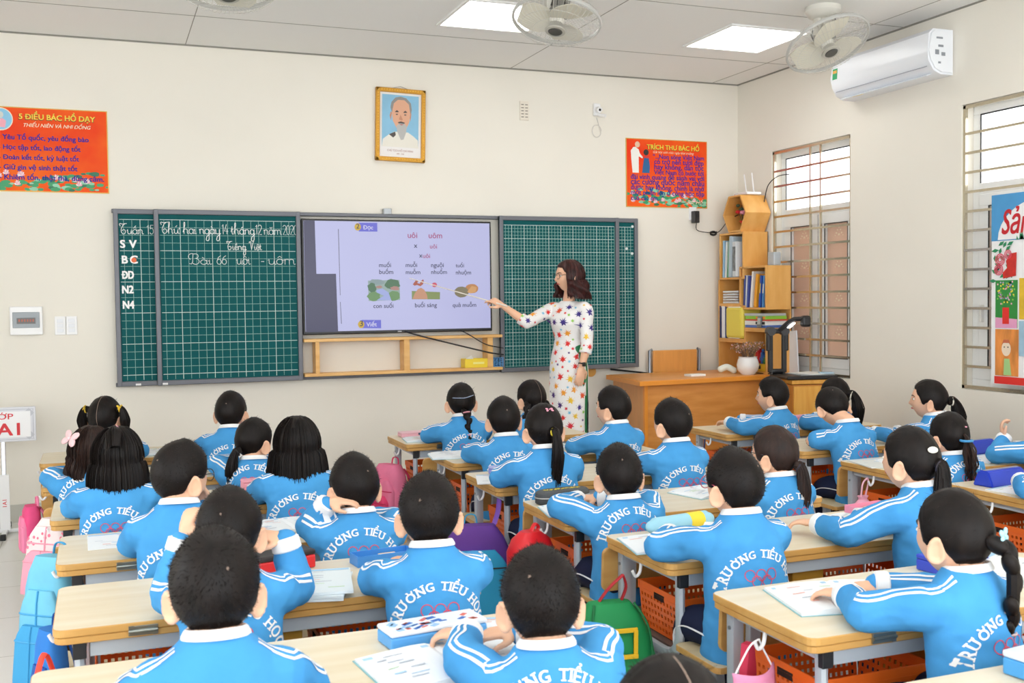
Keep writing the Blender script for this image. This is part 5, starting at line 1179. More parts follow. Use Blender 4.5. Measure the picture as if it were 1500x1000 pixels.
# the school tracksuit ------------------------------------------------------------------------
ARC_TXT = 'TRƯỜNG TIỂU HỌC'
def back_print(par, bvh, seed, lean):
    def hit(u, v):
        r = bvh.ray_cast(V((u, -.6, v)), V((0, 1, 0)))
        return r[0]-V((0, .0018, 0)) if r[0] is not None else None
    def stamp(bm, vs, fs, f, layers=((0, 0),)):
        for i, (dx, dy) in enumerate(layers):
            vv = []
            for x, y in vs:
                u, v = f(x+dx, y+dy); h = hit(u, v); vv.append(bm.verts.new(h-V((0, .0003*i, 0))) if h is not None else None)
            for q in fs:
                w_ = [vv[j] for j in q]
                if None in w_ or max((a.co-c.co).length for a in w_ for c in w_) > .05: continue
                try: bm.faces.new(w_)
                except ValueError: pass
    b = B(); R_, zc, size = .112, .540, .040; k = 1.0
    adv = []; x = 0
    for ch in ARC_TXT:
        if ch == ' ': adv.append((x, 0, None)); x += .016; continue
        vs, fs, wd = text_geo(ch, size); x0 = min(p[0] for p in vs); w_ = wd-x0; adv.append((x, w_, (vs, fs, x0))); x += w_+.0042
    tot = x-.0042; span = math.radians(168); kx = span*R_/tot
    bo = .0012
    for x, w_, g in adv:
        if not g: continue
        vs, fs, x0 = g; a = span/2-(x+w_/2)*kx/R_
        # a measured from straight up, positive to the left
        ca, sa = math.cos(a), math.sin(a)
        def f(px, py):
            lx = (px-x0-w_/2)*kx; ly = py*.80
            return (-(R_+ly)*sa+lx*ca, zc+(R_+ly)*ca+lx*sa)
        serif = []
        ys = [p[1] for p in vs]; cap = size*.69
        stamp(b, vs, fs, f, ((0, 0), (bo, bo*.4), (-bo, -bo*.4), (bo, -bo*.4), (-bo, bo*.4)))
        ch = ARC_TXT[[q[0] for q in adv].index(x)]
        feet = {'T': [(.5, 0)], 'R': [(.08, 0), (.95, 0)], 'I': [(.5, 0), (.5, 1)], 'N': [(.06, 0), (.06, 1), (.94, 1)], 'U': [(.08, 1), (.92, 1)], 'Ư': [(.06, 1), (.72, 1)], 'Ể': [(.08, 0)], 'H': [(.08, 0), (.92, 0), (.08, 1), (.92, 1)]}.get(ch, [])
        for (fx, top) in feet:
            cx = x0+fx*w_; cy = cap if top else 0; hw = .0068
            sv = [(cx-hw, cy-.0018), (cx+hw, cy-.0018), (cx+hw, cy+.0018), (cx-hw, cy+.0018)]; stamp(b, sv, [(0, 1, 2, 3)], f, ((0, 0),))
    obj('arched_lettering', b, PRINT, par)
    b = B()
    for i, (u, v) in enumerate(((-.037, .008), (0, .008), (.037, .008), (-.0185, -.010), (.0185, -.010))):
        n = 22; A = [(u+.0178*math.cos(2*PI*k/n), .592+v+.0178*math.sin(2*PI*k/n)) for k in range(n)]; Z = [(u+.0152*math.cos(2*PI*k/n), .592+v+.0152*math.sin(2*PI*k/n)) for k in range(n)]
        va = [hit(*p) for p in A]; vb = [hit(*p) for p in Z]
        if None in va or None in vb: continue
        va = [b.verts.new(p-V((0, .0002*i, 0))) for p in va]; vb = [b.verts.new(p-V((0, .0002*i, 0))) for p in vb]; bridge(b, va, vb)
    obj('ring_emblem', b, RINGS, par)
    b = B(); vs, fs, wd = text_geo('DƯ HÀNG', .040)
    stamp(b, vs, fs, lambda x, y: (x*.92-wd*.46, .508+y), ((0, 0), (.002, .0008), (-.002, -.0008), (.002, -.0008), (-.002, .0008)))
    obj('straight_lettering', b, PRINT, par)
def ribbon(bm, bvh, path, dirs, offs, w_, mi=0):
    """flat strip lying on the cloth; offs sideways angle in radians"""
    prev = None; n = len(path)
    for i in range(n):
        t = (path[min(i+1, n-1)]-path[max(i-1, 0)]).normalized(); d = dirs[i]; d = (d-t*d.dot(t)).normalized(); s = t.cross(d)
        row = []
        for o in (offs-w_/2, offs, offs+w_/2):
            q = d*math.cos(o)+s*math.sin(o); r = bvh.ray_cast(path[i]+q*.16, -q)
            row.append(r[0]+q*.0016 if r[0] is not None else None)
        row = [bm.verts.new(p) if p is not None else None for p in row]
        if prev:
            for a, b_ in ((0, 1), (1, 2)):
                f4 = [prev[a], prev[b_], row[b_], row[a]]
                if None not in f4 and max((x.co-y.co).length for x in f4 for y in f4) < .06: bm.faces.new(f4)
        prev = row
ARM_L = dict(sh=(-.112, .0, .682), el=(-.165, .150, .646), wr=(-.01, .235, .640), d=(1, .2, 0))
ARM_R = dict(sh=(.112, .0, .682), el=(.165, .150, .646), wr=(.01, .265, .655), d=(-1, .2, .0))
HS = 1.06
def pupil(x, y, label, yaw=0, head=(0, 0, 0), top=.97, hair='short', seed=1, L=None, R=None, glasses=None, lean=.04, sleeve='long', group=None, fz=2600, voxel=.0052, legs=True, sway=0):
    aL = dict(ARM_L, **(L or {})); aR = dict(ARM_R, **(R or {}))
    dz = top-.972
    def ln_(p):    # lean the upper body forward / sideways, stretch a little to the pupil's height
        p = V(p); k = max(0, p.z-.40); p.y += lean*k/.35; p.x += sway*k/.35; p.z += dz*min(1, k/.30); return p
    hp = ln_((0, .018, .872)); hp.z = top-.130
    pit, rol = head[1], head[2]
    hp += V((0, .10*math.sin(-pit), -.04*(1-math.cos(pit)))) if pit else V((0, 0, 0))
    Mh = M.Translation(hp) @ M.Rotation(head[0], 4, 'Z') @ M.Rotation(pit, 4, 'X') @ M.Rotation(rol, 4, 'Y') @ M.Scale(HS, 4)
    nk = ln_((0, -.004, .75))
    # skin
    b = B(); add_head(b, Mh); limb(b, [ln_((0, 0, .66)), nk, nk.lerp(Mh @ V((0, -.012, -.05)), .5), Mh @ V((0, -.012, -.045)), Mh @ V((0, -.005, -.01))], [.06, .050, .047, .047, .048], 16, 4)
    loft(b, [[ln_((rx_*math.cos(2*PI*k/20), ry_*math.sin(2*PI*k/20)-.005, z)) for k in range(20)] for z, rx_, ry_ in ((.335, .07, .06), (.36, .115, .085), (.45, .11, .078), (.58, .11, .075), (.67, .12, .07), (.705, .10, .055), (.73, .05, .045))])
    arms = []
    for A, s in ((aL, -1), (aR, 1)):
        sh, el, wr = ln_(A['sh']), V(A['el']), V(A['wr']); arms.append((s, sh, el, wr, A))
        limb(b, [sh*.8+V((0, 0, .13)) if False else sh, el], [.036, .030], 10, 4); limb(b, [el, wr], [.03, .021], 10, 4)
        hd = V(A['d']) if 'hd' not in A else V(A['hd']); n = V(A.get('n', (0, -.15, 1)))
        add_hand(b, wr+(wr-el).normalized()*.012, hd, n, .76, A.get('side', -s), A.get('curl', .35))
    if legs:
        for s in (-1, 1): limb(b, [(s*.06, -.02, .385), (s*.085, .17, .385), (s*.085, .205, .34), (s*.085, .19, .20), (s*.085, .18, .07)], [.045, .035, .032, .028, .026], 10, 3); limb(b, [(s*.085, .17, .045), (s*.087, .27, .028)], [.03, .022], 10, 3)
    me = remesh(b, voxel, 2); me.materials.append(SKIN)
    root = link('person', me, None, (x, y, 0), yaw); tag(root, label, 'person', group or 'pupils in blue tracksuits')
    # shirt
    b = B(); jit = lambda z: noise.noise(V((seed, z*6, 0)))*.006
    loft(b, [[ln_(((rx_+jit(z))*math.copysign(abs(math.cos(t))**.86, math.cos(t)), ry_*math.copysign(abs(math.sin(t))**.9, math.sin(t))-.008, z)) for t in [2*PI*k/28 for k in range(28)]] for z, rx_, ry_ in ((.322, .150, .112), (.335, .154, .118), (.40, .150, .112), (.48, .142, .104), (.56, .136, .100), (.63, .136, .096), (.675, .131, .089), (.708, .118, .080), (.735, .094, .070), (.755, .072, .062), (.768, .060, .056), (.773, .054, .052))])
    for s, sh, el, wr, A in arms:
        m1 = sh.lerp(el, .5); short = sleeve == 'short'
        limb(b, [V((sh.x*.45, sh.y, sh.z-.01)), sh+V((0, 0, -.008)), m1, el if not short else sh.lerp(el, .72)], [.052, .060, .057, .051 if not short else .058], 14, 5)
        if not short: limb(b, [m1.lerp(el, .6), el, el.lerp(wr, .5), wr], [.051, .051, .046, .037], 14, 4)
    me = remesh(b, .0075, 2, .5)
    nrm = [v.normal.copy() for v in me.vertices]
    for v, n in zip(me.vertices, nrm):
        c = v.co; fo = noise.noise(V((c.x*9+seed, c.y*9, c.z*16)))*.006+abs(noise.noise(V((c.x*17, c.y*17+seed, c.z*26))))*-.006
        v.co = c+n*fo
    me.materials.append(SHIRT); sht = link('shirt', me, root)
    bm_ = B(); bm_.from_mesh(me); bvh = BVHTree.FromBMesh(bm_); bm_.free()
    b = B(); c = ln_((0, -.008, .770)); q = []
    for (rr, dzz) in ((.060, -.008), (.0665, -.010), (.066, -.004), (.0605, .006), (.057, .009), (.053, .007), (.052, .0)): q.append([c+V((rr*math.cos(t), (rr*.95)*math.sin(t), dzz-.010*math.sin(t))) for t in [2*PI*k/32 for k in range(32)]])
    loft(b, q, cap=False); obj('collar', b, WHT, sht, smooth=True)
    back_print(sht, bvh, seed, lean)
    for s, sh, el, wr, A in arms:
        p0 = ln_((s*.066, -.004, .73)); pts = [p0, p0.lerp(sh, .5)+V((0, 0, .0)), sh, sh.lerp(el, .5), el] + ([el.lerp(wr, .5), wr.lerp(el, .06)] if sleeve != 'short' and wr.z < el.z+.05 else [])
        if sleeve == 'short': pts[-1] = sh.lerp(el, .70)
        P_ = smooth_path(pts, 6); P_ = [p-V((0, 0, .02))*max(0, 1-i/10) for i, p in enumerate(P_)]
        N = len(P_); dirs = []
        for i in range(N):
            f = i/(N-1); dirs.append(V((s*(.1+.5*f), -.45+.1*f, 1-.3*f)) if f < .66 else V((s*.3, -.75, .55)))
        b = B()
        for o in (-.16, .16): ribbon(b, bvh, P_, dirs, o, .15)
        obj('sleeve_stripes', b, WHT, sht)
        if sleeve == 'short':
            d = (el-sh).normalized(); b = B(); limb(b, [sh.lerp(el, .45), el, el.lerp(wr, .5), wr], [.036, .034, .031, .026], 12, 4); obj('undersleeve', b, NAVYS, sht, smooth=True)
        d = (wr-el).normalized(); b = B(); e = wr-d*.004
        if sleeve != 'short': tube(b, [e-d*.022, e-d*.018, e+d*.012, e+d*.016], [.038, .0415, .040, .032], 16); obj('cuff', b, WHT, sht, smooth=True)
    if legs:
        b = B()
        for s in (-1, 1): limb(b, [(s*.065, -.04, .40), (s*.087, .14, .395), (s*.088, .215, .345), (s*.087, .20, .20), (s*.086, .19, .075)], [.075, .064, .056, .047, .042], 14, 4)
        ball(b, (0, -.02, .385), (.118, .085, .05)); me = remesh(b, .012, 1); me.materials.append(NAVY); tr = link('trousers', me, root)
        for s in (-1, 1):
            b = B(); tube(b, smooth_path([(s*.143, .0, .40), (s*.150, .14, .395), (s*.146, .212, .345), (s*.134, .2, .2), (s*.1285, .19, .08)], 5), .005, 6, flat=.5); obj('side_stripe', b, WHT, tr)
            b = B(); limb(b, [(s*.086, .16, .035), (s*.087, .22, .036), (s*.088, .285, .026)], [.036, .036, .027], 12, 3, .85); obj('shoe', b, SHOE, root, smooth=True)
    add_face(root, Mh, glasses=bool(glasses), gcol=glasses or '1a1a1c')
    # hair
    W = lambda p: Mh @ V(p)
    if hair == 'short': hair_short(root, Mh, 1, seed, fz)
    elif callable(hair): hair(root, Mh, seed)
    return root
def girl_cap(root, Mh, seed, tie=(0, -.8, .3), hairm=None, part=False):
    b = B(); hair_cap(b, Mh, 1, HL_GIRL, thick_girl, seed, groove=combed(tie)); fuzz(b, Mh, 1, HL_GIRL, thick_girl, seed, 260, .02, .3)
    if part:
        for k in range(14):
            f = .05+.062*k; p, n, d = cap_pt(PI, f, HL_GIRL, thick_girl, seed); p2, n2, _ = cap_pt(PI, f+.07, HL_GIRL, thick_girl, seed); s = V((.0009, 0, 0)); e = .0014
            fc = b.faces.new([b.verts.new(Mh @ v) for v in (p+n*e-s, p+n*e+s, p2+n2*e+s, p2+n2*e-s)]); fc.material_index = 1
    return obj('hair', b, [hairm or HAIR, SKIN_C], root, smooth=True)
def clip(root, Mh, p, col, kind='oval', size=.02, name='hair_clip'):
    p = V(p); n = V((p.x/.0725, p.y/.0885, p.z/.1)).normalized(); c = Mh @ (p+n*.004); q = n.to_track_quat('Z', 'Y').to_matrix(); q = Mh.to_3x3() @ q; b = B()
    if kind == 'oval': ball(b, c, (size, size*.55, size*.3), 0, 14, q)
    elif kind == 'bow':
        for s in (-1, 1):
            for k in range(2): ball(b, c+q @ V((s*size*.75, (k-.5)*size*.7, size*.1)), (size*.7, size*.42, size*.22), 0, 10, q @ rz(s*(k-.5)*.8))
        ball(b, c+q @ V((0, 0, size*.2)), size*.3, 0, 8)
    elif kind == 'row':
        for k in range(4): ball(b, c+q @ V(((k-1.5)*size*.6, 0, 0)), size*.34, 0, 8)
    obj(name, b, mat('clip_'+col, col, .35), root, smooth=True)
# ---------------------------------------------------------------- the class
def g_pony(start, pts, rads, tie='1c1c20', capt=(0, -.8, .3), hm=None, part=False, extra=None):
    def f(root, Mh, s):
        girl_cap(root, Mh, s, capt, hm, part); ponytail(root, Mh, 1, start, pts, rads, s, tie, hm)
        if extra: extra(root, Mh)
    return f
LOW = ((0, -.088, -.02), [(0, -.118, -.035), (.0, -.128, -.10), (0, -.118, -.20)], [.02, .018, .026, .022])
def h_pigtails(root, Mh, s):
    girl_cap(root, Mh, s, (.9, -.2, .3), None, True)
    for q in (-1, 1):
        ponytail(root, Mh, 1, (q*.075, -.02, .045), [(q*.098, -.022, .045), (q*.112, -.02, -.01), (q*.105, -.01, -.075)], [.016, .014, .022, .012], s+q, 'e8c43a', None, 'pigtail')
        clip(root, Mh, (q*.088, -.03, .055), 'f0c83a', 'bow', .016, 'hair_bow')
def h_wavy(root, Mh, s):
    bob(root, Mh, 1, s, .165, .007, True, HAIRB); clip(root, Mh, (-.052, -.075, .055), 'f4c8cc', 'bow', .042, 'hair_bow')
def h_bob(root, Mh, s):
    bob(root, Mh, 1, s, .125, 0, True, None, 1.06, .010); ponytail(root, Mh, 1, (0.0, -.035, .100), [(.002, -.05, .106), (.006, -.088, .088), (.008, -.108, .045)], [.014, .011, .026, .022], s, 'e8a0b0', None, 'top_knot')
def h_long(root, Mh, s): bob(root, Mh, 1, s, .165, 0, True, None, 1.12, .014)
def h_braid1(root, Mh, s):
    girl_cap(root, Mh, s, (0, -.8, .1)); braid(root, Mh, 1, [(.012, -.085, -.045), (.018, -.112, -.085), (.02, -.118, -.17)], .021, .016, 6, s, 'e89aa8', .045); tie_ring(root, 'hair_tie', Mh @ V((.012, -.09, -.05)), Mh.to_3x3() @ V((.1, -.3, -1)), .021, 'e89aa8', .004)
    b = B(); tube(b, smooth_path([Mh @ cap_pt(a, .52, HL_GIRL, .0165, s)[0] for a in (PI-.75, PI-.4, PI, PI+.4, PI+.75)], 5), .0028, 6); obj('hair_band', b, mat('band_silver', '9aa4b8', .25, metal=.6), root, smooth=True)
def h_braids2(root, Mh, s):
    girl_cap(root, Mh, s, (.8, -.5, -.3), None, True)
    for q in (-1, 1): braid(root, Mh, 1, [(q*.066, -.058, -.02), (q*.085, -.066, -.06), (q*.088, -.05, -.135)], .018, .013, 6, s+q, 'd0d0d8', .03)
def h_braid_side(root, Mh, s):
    girl_cap(root, Mh, s, (.3, -.85, .1)); braid(root, Mh, 1, [(.02, -.098, .0), (.03, -.132, -.04), (.03, -.135, -.15), (.028, -.125, -.205)], .027, .020, 7, s, 'c9b0b0', .13); clip(root, Mh, (.03, -.105, .015), 'a8dff0', 'bow', .02, 'hair_bow')
def h_tall(root, Mh, s):
    girl_cap(root, Mh, s, (0, -.7, .6)); ponytail(root, Mh, 1, (.012, -.095, .0), [(.02, -.122, .0), (.026, -.135, -.09), (.02, -.12, -.19), (.02, -.105, -.26)], [.02, .017, .026, .022, .02], s, 'e8d23a', None)
    clip(root, Mh, (.01, -.055, .085), 'f09ab0', 'bow', .013)
def h_curly(root, Mh, s):
    girl_cap(root, Mh, s, (0, -.8, .3)); W = lambda p: Mh @ V(p); b = B(); rnd = random.Random(s)
    for k in range(34):
        a = rnd.random()*6.3; r = rnd.uniform(.006, .034); L_ = rnd.uniform(.17, .27); ph = rnd.random()*6; pts = [(.0, -.098, .02)]
        for i in range(1, 19):
            t = i/18; pts.append((r*math.cos(a)*min(1, t*3)+.009*math.cos(t*16+ph)*t, -.108-.03*math.sin(min(1, t*2)*1.5)+r*math.sin(a)*min(1, t*3)+.009*math.sin(t*16+ph)*t, .02-L_*t))
        tube(b, [W(p) for p in pts], [.006*(1-.6*i/18) for i in range(19)], 5)
    obj('curly_ponytail', b, HAIRB, root, smooth=True); tie_ring(root, 'hair_tie', W((0, -.112, -.005)), W((0, -.1, -.1))-W((0, -.1, 0)), .026, '4a9ad0', .006); clip(root, Mh, (.02, -.08, .05), 'f0a0b4', 'oval', .009)
def h_parted(root, Mh, s):
    girl_cap(root, Mh, s, (.9, -.3, .1), None, True); clip(root, Mh, (-.062, -.03, .062), 'e87ab0', 'row', .014)
    for q in (-1, 1): ponytail(root, Mh, 1, (q*.068, -.06, -.035), [(q*.09, -.07, -.045), (q*.1, -.06, -.11), (q*.09, -.04, -.17)], [.02, .017, .024, .018], s+q, 'e87ab0', None, 'pigtail')
def scrunch(p, col): return lambda root, Mh: clip(root, Mh, p, col, 'oval', .02, 'scrunchie')
R = math.radians
def row(c, i, dy=-.14): return ROWS[c][i][1]+dy
# left column, front to back
pupil(-.01, row('A', 0), 'girl with high pigtails tied with yellow bows, frontmost left desk', R(-14), (R(-10), 0, 0), .97, h_pigtails, 11, fz=0)
pupil(.66, row('A', 0), 'boy with cropped hair at the frontmost desk under the left chalkboard', R(-8), (R(-14), 0, 0), .965, 'short', 12, fz=1500)
pupil(-.07, row('A', 1), 'girl with wavy loose hair and a big pale pink bow', R(-8), (R(-16), 0, R(5)), .905, h_wavy, 13, L=dict(el=(-.19, .15, .646)))
pupil(.67, row('A', 1), 'girl with a low dark ponytail, cheek turned right, second left desk', R(-12), (R(-34), R(-6), 0), .90, g_pony((-.01, -.085, -.035), [(-.02, -.108, -.055), (-.03, -.112, -.13), (-.035, -.09, -.215)], [.018, .018, .03, .026]), 14, L=dict(el=(-.19, .18, .646), wr=(-.10, .31, .645)))
pupil(.04, row('A', 2), 'girl with a straight chin-length bob and small top knot', R(-6), (R(-4), 0, 0), .985, h_bob, 15, L=dict(el=(-.18, .16, .646)))
pupil(.75, row('A', 2), 'girl with long straight loose hair over her shoulders, left column', R(-4), (R(-4), 0, 0), .99, h_long, 16)
pupil(.22, row('A', 3), 'boy in black glasses looking right with a hand at his mouth', R(-10), (R(-42), R(-6), 0), 1.005, 'short', 17, L=dict(el=(-.165, .14, .646)), R=dict(el=(.15, .15, .655), wr=(.075, .16, .755), d=(-.3, -.05, 1), n=(.5, .6, 0), curl=.8), glasses='1a1a1c')
pupil(.82, row('A', 3), 'boy with a patterned white neckband and a hand on his neck', R(-2), (R(6), R(-4), 0), .925, 'short', 18, L=dict(el=(-.16, .10, .665), wr=(-.105, .045, .745), d=(.75, -.45, .2), n=(0, -.5, .8), curl=.5))
pupil(.30, row('A', 4), 'boy with both hands raised beside his face, behind the boy in glasses', R(-6), (R(-4), R(-6), 0), .965, 'short', 19, L=dict(el=(-.165, .14, .66), wr=(-.125, .15, .80), d=(.3, .1, 1), n=(-.6, -.5, 0), curl=.9), R=dict(el=(.18, .13, .655), wr=(.150, .14, .785), d=(-.9, -.05, .15), n=(0, -.3, 1), curl=.9))
pupil(.86, row('A', 4), 'boy with spiky crown seen squarely from behind, fifth left desk', R(-6), (R(-6), 0, 0), .965, 'short', 20, L=dict(el=(-.155, .13, .646)), R=dict(el=(.155, .13, .646)), fz=5200)
pupil(.19, row('A', 5), 'largest foreground boy, cropped head with pale crown spot, bottom left', R(-4), (R(-3), 0, 0), 1.02, 'short', 21, fz=6500, R=dict(el=(.18, .14, .646)))
pupil(.88, row('A', 5), 'foreground boy with big ears resting a hand on an open book', R(-8), (R(-6), R(-4), 0), .912, 'short', 22, L=dict(el=(-.165, .15, .646), wr=(-.125, .30, .650), d=(-.8, .6, -.1), n=(.0, -.1, 1), curl=.45), fz=6500)
pupil(.19, 1.24, 'nearest boy of whom only the dark crown shows at the bottom', 0, (0, 0, 0), .955, 'short', 23, fz=2500, legs=True)
pupil(.73, 1.20, 'nearest girl with a parting and pink bead clip, bottom edge', 0, (R(-5), R(-4), 0), .962, h_parted, 24)
# middle column
pupil(1.99, row('B', 0), 'girl with one thick centre braid and a silver hair band', R(-2), (R(-6), 0, 0), .975, h_braid1, 31, L=dict(el=(-.185, .15, .646)))
pupil(2.45, row('B', 0), 'girl with two small braids below the teacher', R(4), (R(10), 0, 0), .975, h_braids2, 32)
pupil(1.95, row('B', 1), 'cropped-haired boy at the left end of the second middle desk', R(-2), (R(-4), 0, 0), .955, 'short', 33, fz=1500)
pupil(2.60, row('B', 1), 'cropped-haired boy in left profile beside the teacher desk', R(8), (R(26), 0, 0), .985, 'short', 34, L=dict(el=(-.19, .17, .646), wr=(-.08, .3, .645)), fz=1500)
pupil(1.85, row('B', 2), 'girl with long ponytail, yellow tie and pink hair clip', R(-4), (R(-4), 0, 0), .995, h_tall, 35, L=dict(el=(-.19, .14, .646)))
pupil(2.52, row('B', 2), 'boy with a fresh crop before the orange teacher desk front', R(2), (R(12), 0, 0), .985, 'short', 36, L=dict(el=(-.185, .17, .646), wr=(-.08, .3, .645)), fz=2200)
pupil(1.83, row('B', 3), 'round-headed boy beside the grey pencil case, fourth middle desk', R(-2), (R(-8), 0, 0), .905, 'short', 37, L=dict(el=(-.20, .20, .646), wr=(-.08, .3, .645)), fz=3500)
pupil(2.54, row('B', 3), 'girl in glasses with a long straight ponytail, fourth middle desk', R(4), (R(20), 0, 0), .94, g_pony((.005, -.088, -.03), [(.01, -.112, -.045), (.01, -.118, -.13), (.005, -.10, -.25)], [.018, .018, .027, .024], '2a2430', (0, -.7, .6), HAIRB), 38, glasses='2a2020')
pupil(1.87, row('B', 4), 'boy in glasses showing his full school back print, fifth middle desk', R(-2), (R(10), R(-2), 0), .98, 'short', 39, L=dict(sh=(-.115, .02, .682), el=(-.205, .20, .646), wr=(-.10, .33, .645)), R=dict(el=(.17, .13, .655)), glasses='d0506a', fz=4500)
pupil(2.60, row('B', 4), 'tall girl with a white oval hair clip leaning left', R(24), (R(-8), 0, 0), 1.015, g_pony((.0, -.09, -.005), [(.0, -.112, -.01), (.0, -.112, -.10), (0, -.10, -.17)], [.02, .02, .026, .02], '2a2430', (0, -.8, .3), None, False, lambda r, m: clip(r, m, (-.022, -.09, .045), 'f2eedf', 'oval', .02)), 40, L=dict(sh=(-.118, .02, .69), el=(-.20, .20, .648), wr=(-.13, .34, .648), d=(-.1, 1, 0)))
pupil(2.02, row('B', 5), 'girl with a thick side braid and pale blue hair bow', R(12), (R(-2), 0, 0), .97, h_braid_side, 41, L=dict(sh=(-.118, .02, .688), el=(-.195, .19, .648), wr=(-.11, .315, .648), d=(-.1, 1, -.1)), R=dict(el=(.15, .17, .648), wr=(.0, .30, .66)))
# right column
pupil(3.90, row('C', 0), 'boy in left profile before the low cabinet, hands on a box', R(16), (R(22), 0, 0), .965, 'short', 51, L=dict(el=(-.16, .17, .646), wr=(-.10, .33, .655), d=(.2, 1, 0)), R=dict(el=(.13, .18, .65), wr=(.0, .32, .665), d=(-.3, 1, 0)), fz=1800)
pupil(4.36, row('C', 0), 'girl with ponytail and white scrunchie at the frontmost right desk', R(4), (R(10), 0, 0), .945, g_pony((.01, -.092, .02), [(.02, -.125, .01), (.03, -.145, -.07), (.035, -.135, -.17)], [.022, .02, .034, .018], 'efe9da', (0, -.8, .3), None, False, scrunch((.02, -.1, -.005), 'efe9da')), 52)
pupil(3.84, row('C', 1), 'boy in short blue sleeves over navy bending his head down', R(4), (R(-22), R(-38), R(-8)), .965, 'short', 53, lean=.10, sleeve='short', fz=1800, L=dict(el=(-.19, .17, .655)), R=dict(el=(.19, .15, .655)))
pupil(4.40, row('C', 1), 'girl in left profile with long ponytail against the right wall', R(24), (R(20), 0, 0), .985, g_pony((.005, -.094, -.005), [(.02, -.125, -.005), (.035, -.15, -.09), (.05, -.14, -.22)], [.022, .02, .036, .02], 'e6e0d0', (0, -.8, .2), None, False, scrunch((.0, -.1, -.035), 'f0ead8')), 54, L=dict(el=(-.15, .19, .648), wr=(-.09, .35, .655), d=(-.1, 1, 0)))
pupil(3.76, row('C', 2), 'girl with a curly ponytail tied in blue behind the hair-clip girl', R(0), (R(-4), 0, 0), .905, h_curly, 55)
pupil(4.42, row('C', 2), 'pupil at the right edge, only a bent arm and hand showing', R(10), (R(10), 0, 0), .97, 'short', 56, L=dict(el=(-.22, .22, .652), wr=(-.10, .26, .71), d=(-.1, .1, .6), n=(-.4, .5, .5), curl=.7), fz=800)
pupil(3.84, row('C', 3), 'pupil at the right edge with only a striped sleeve in view', R(10), (R(10), 0, 0), .97, 'short', 57, L=dict(el=(-.27, .21, .652), wr=(-.17, .30, .655)), fz=800)
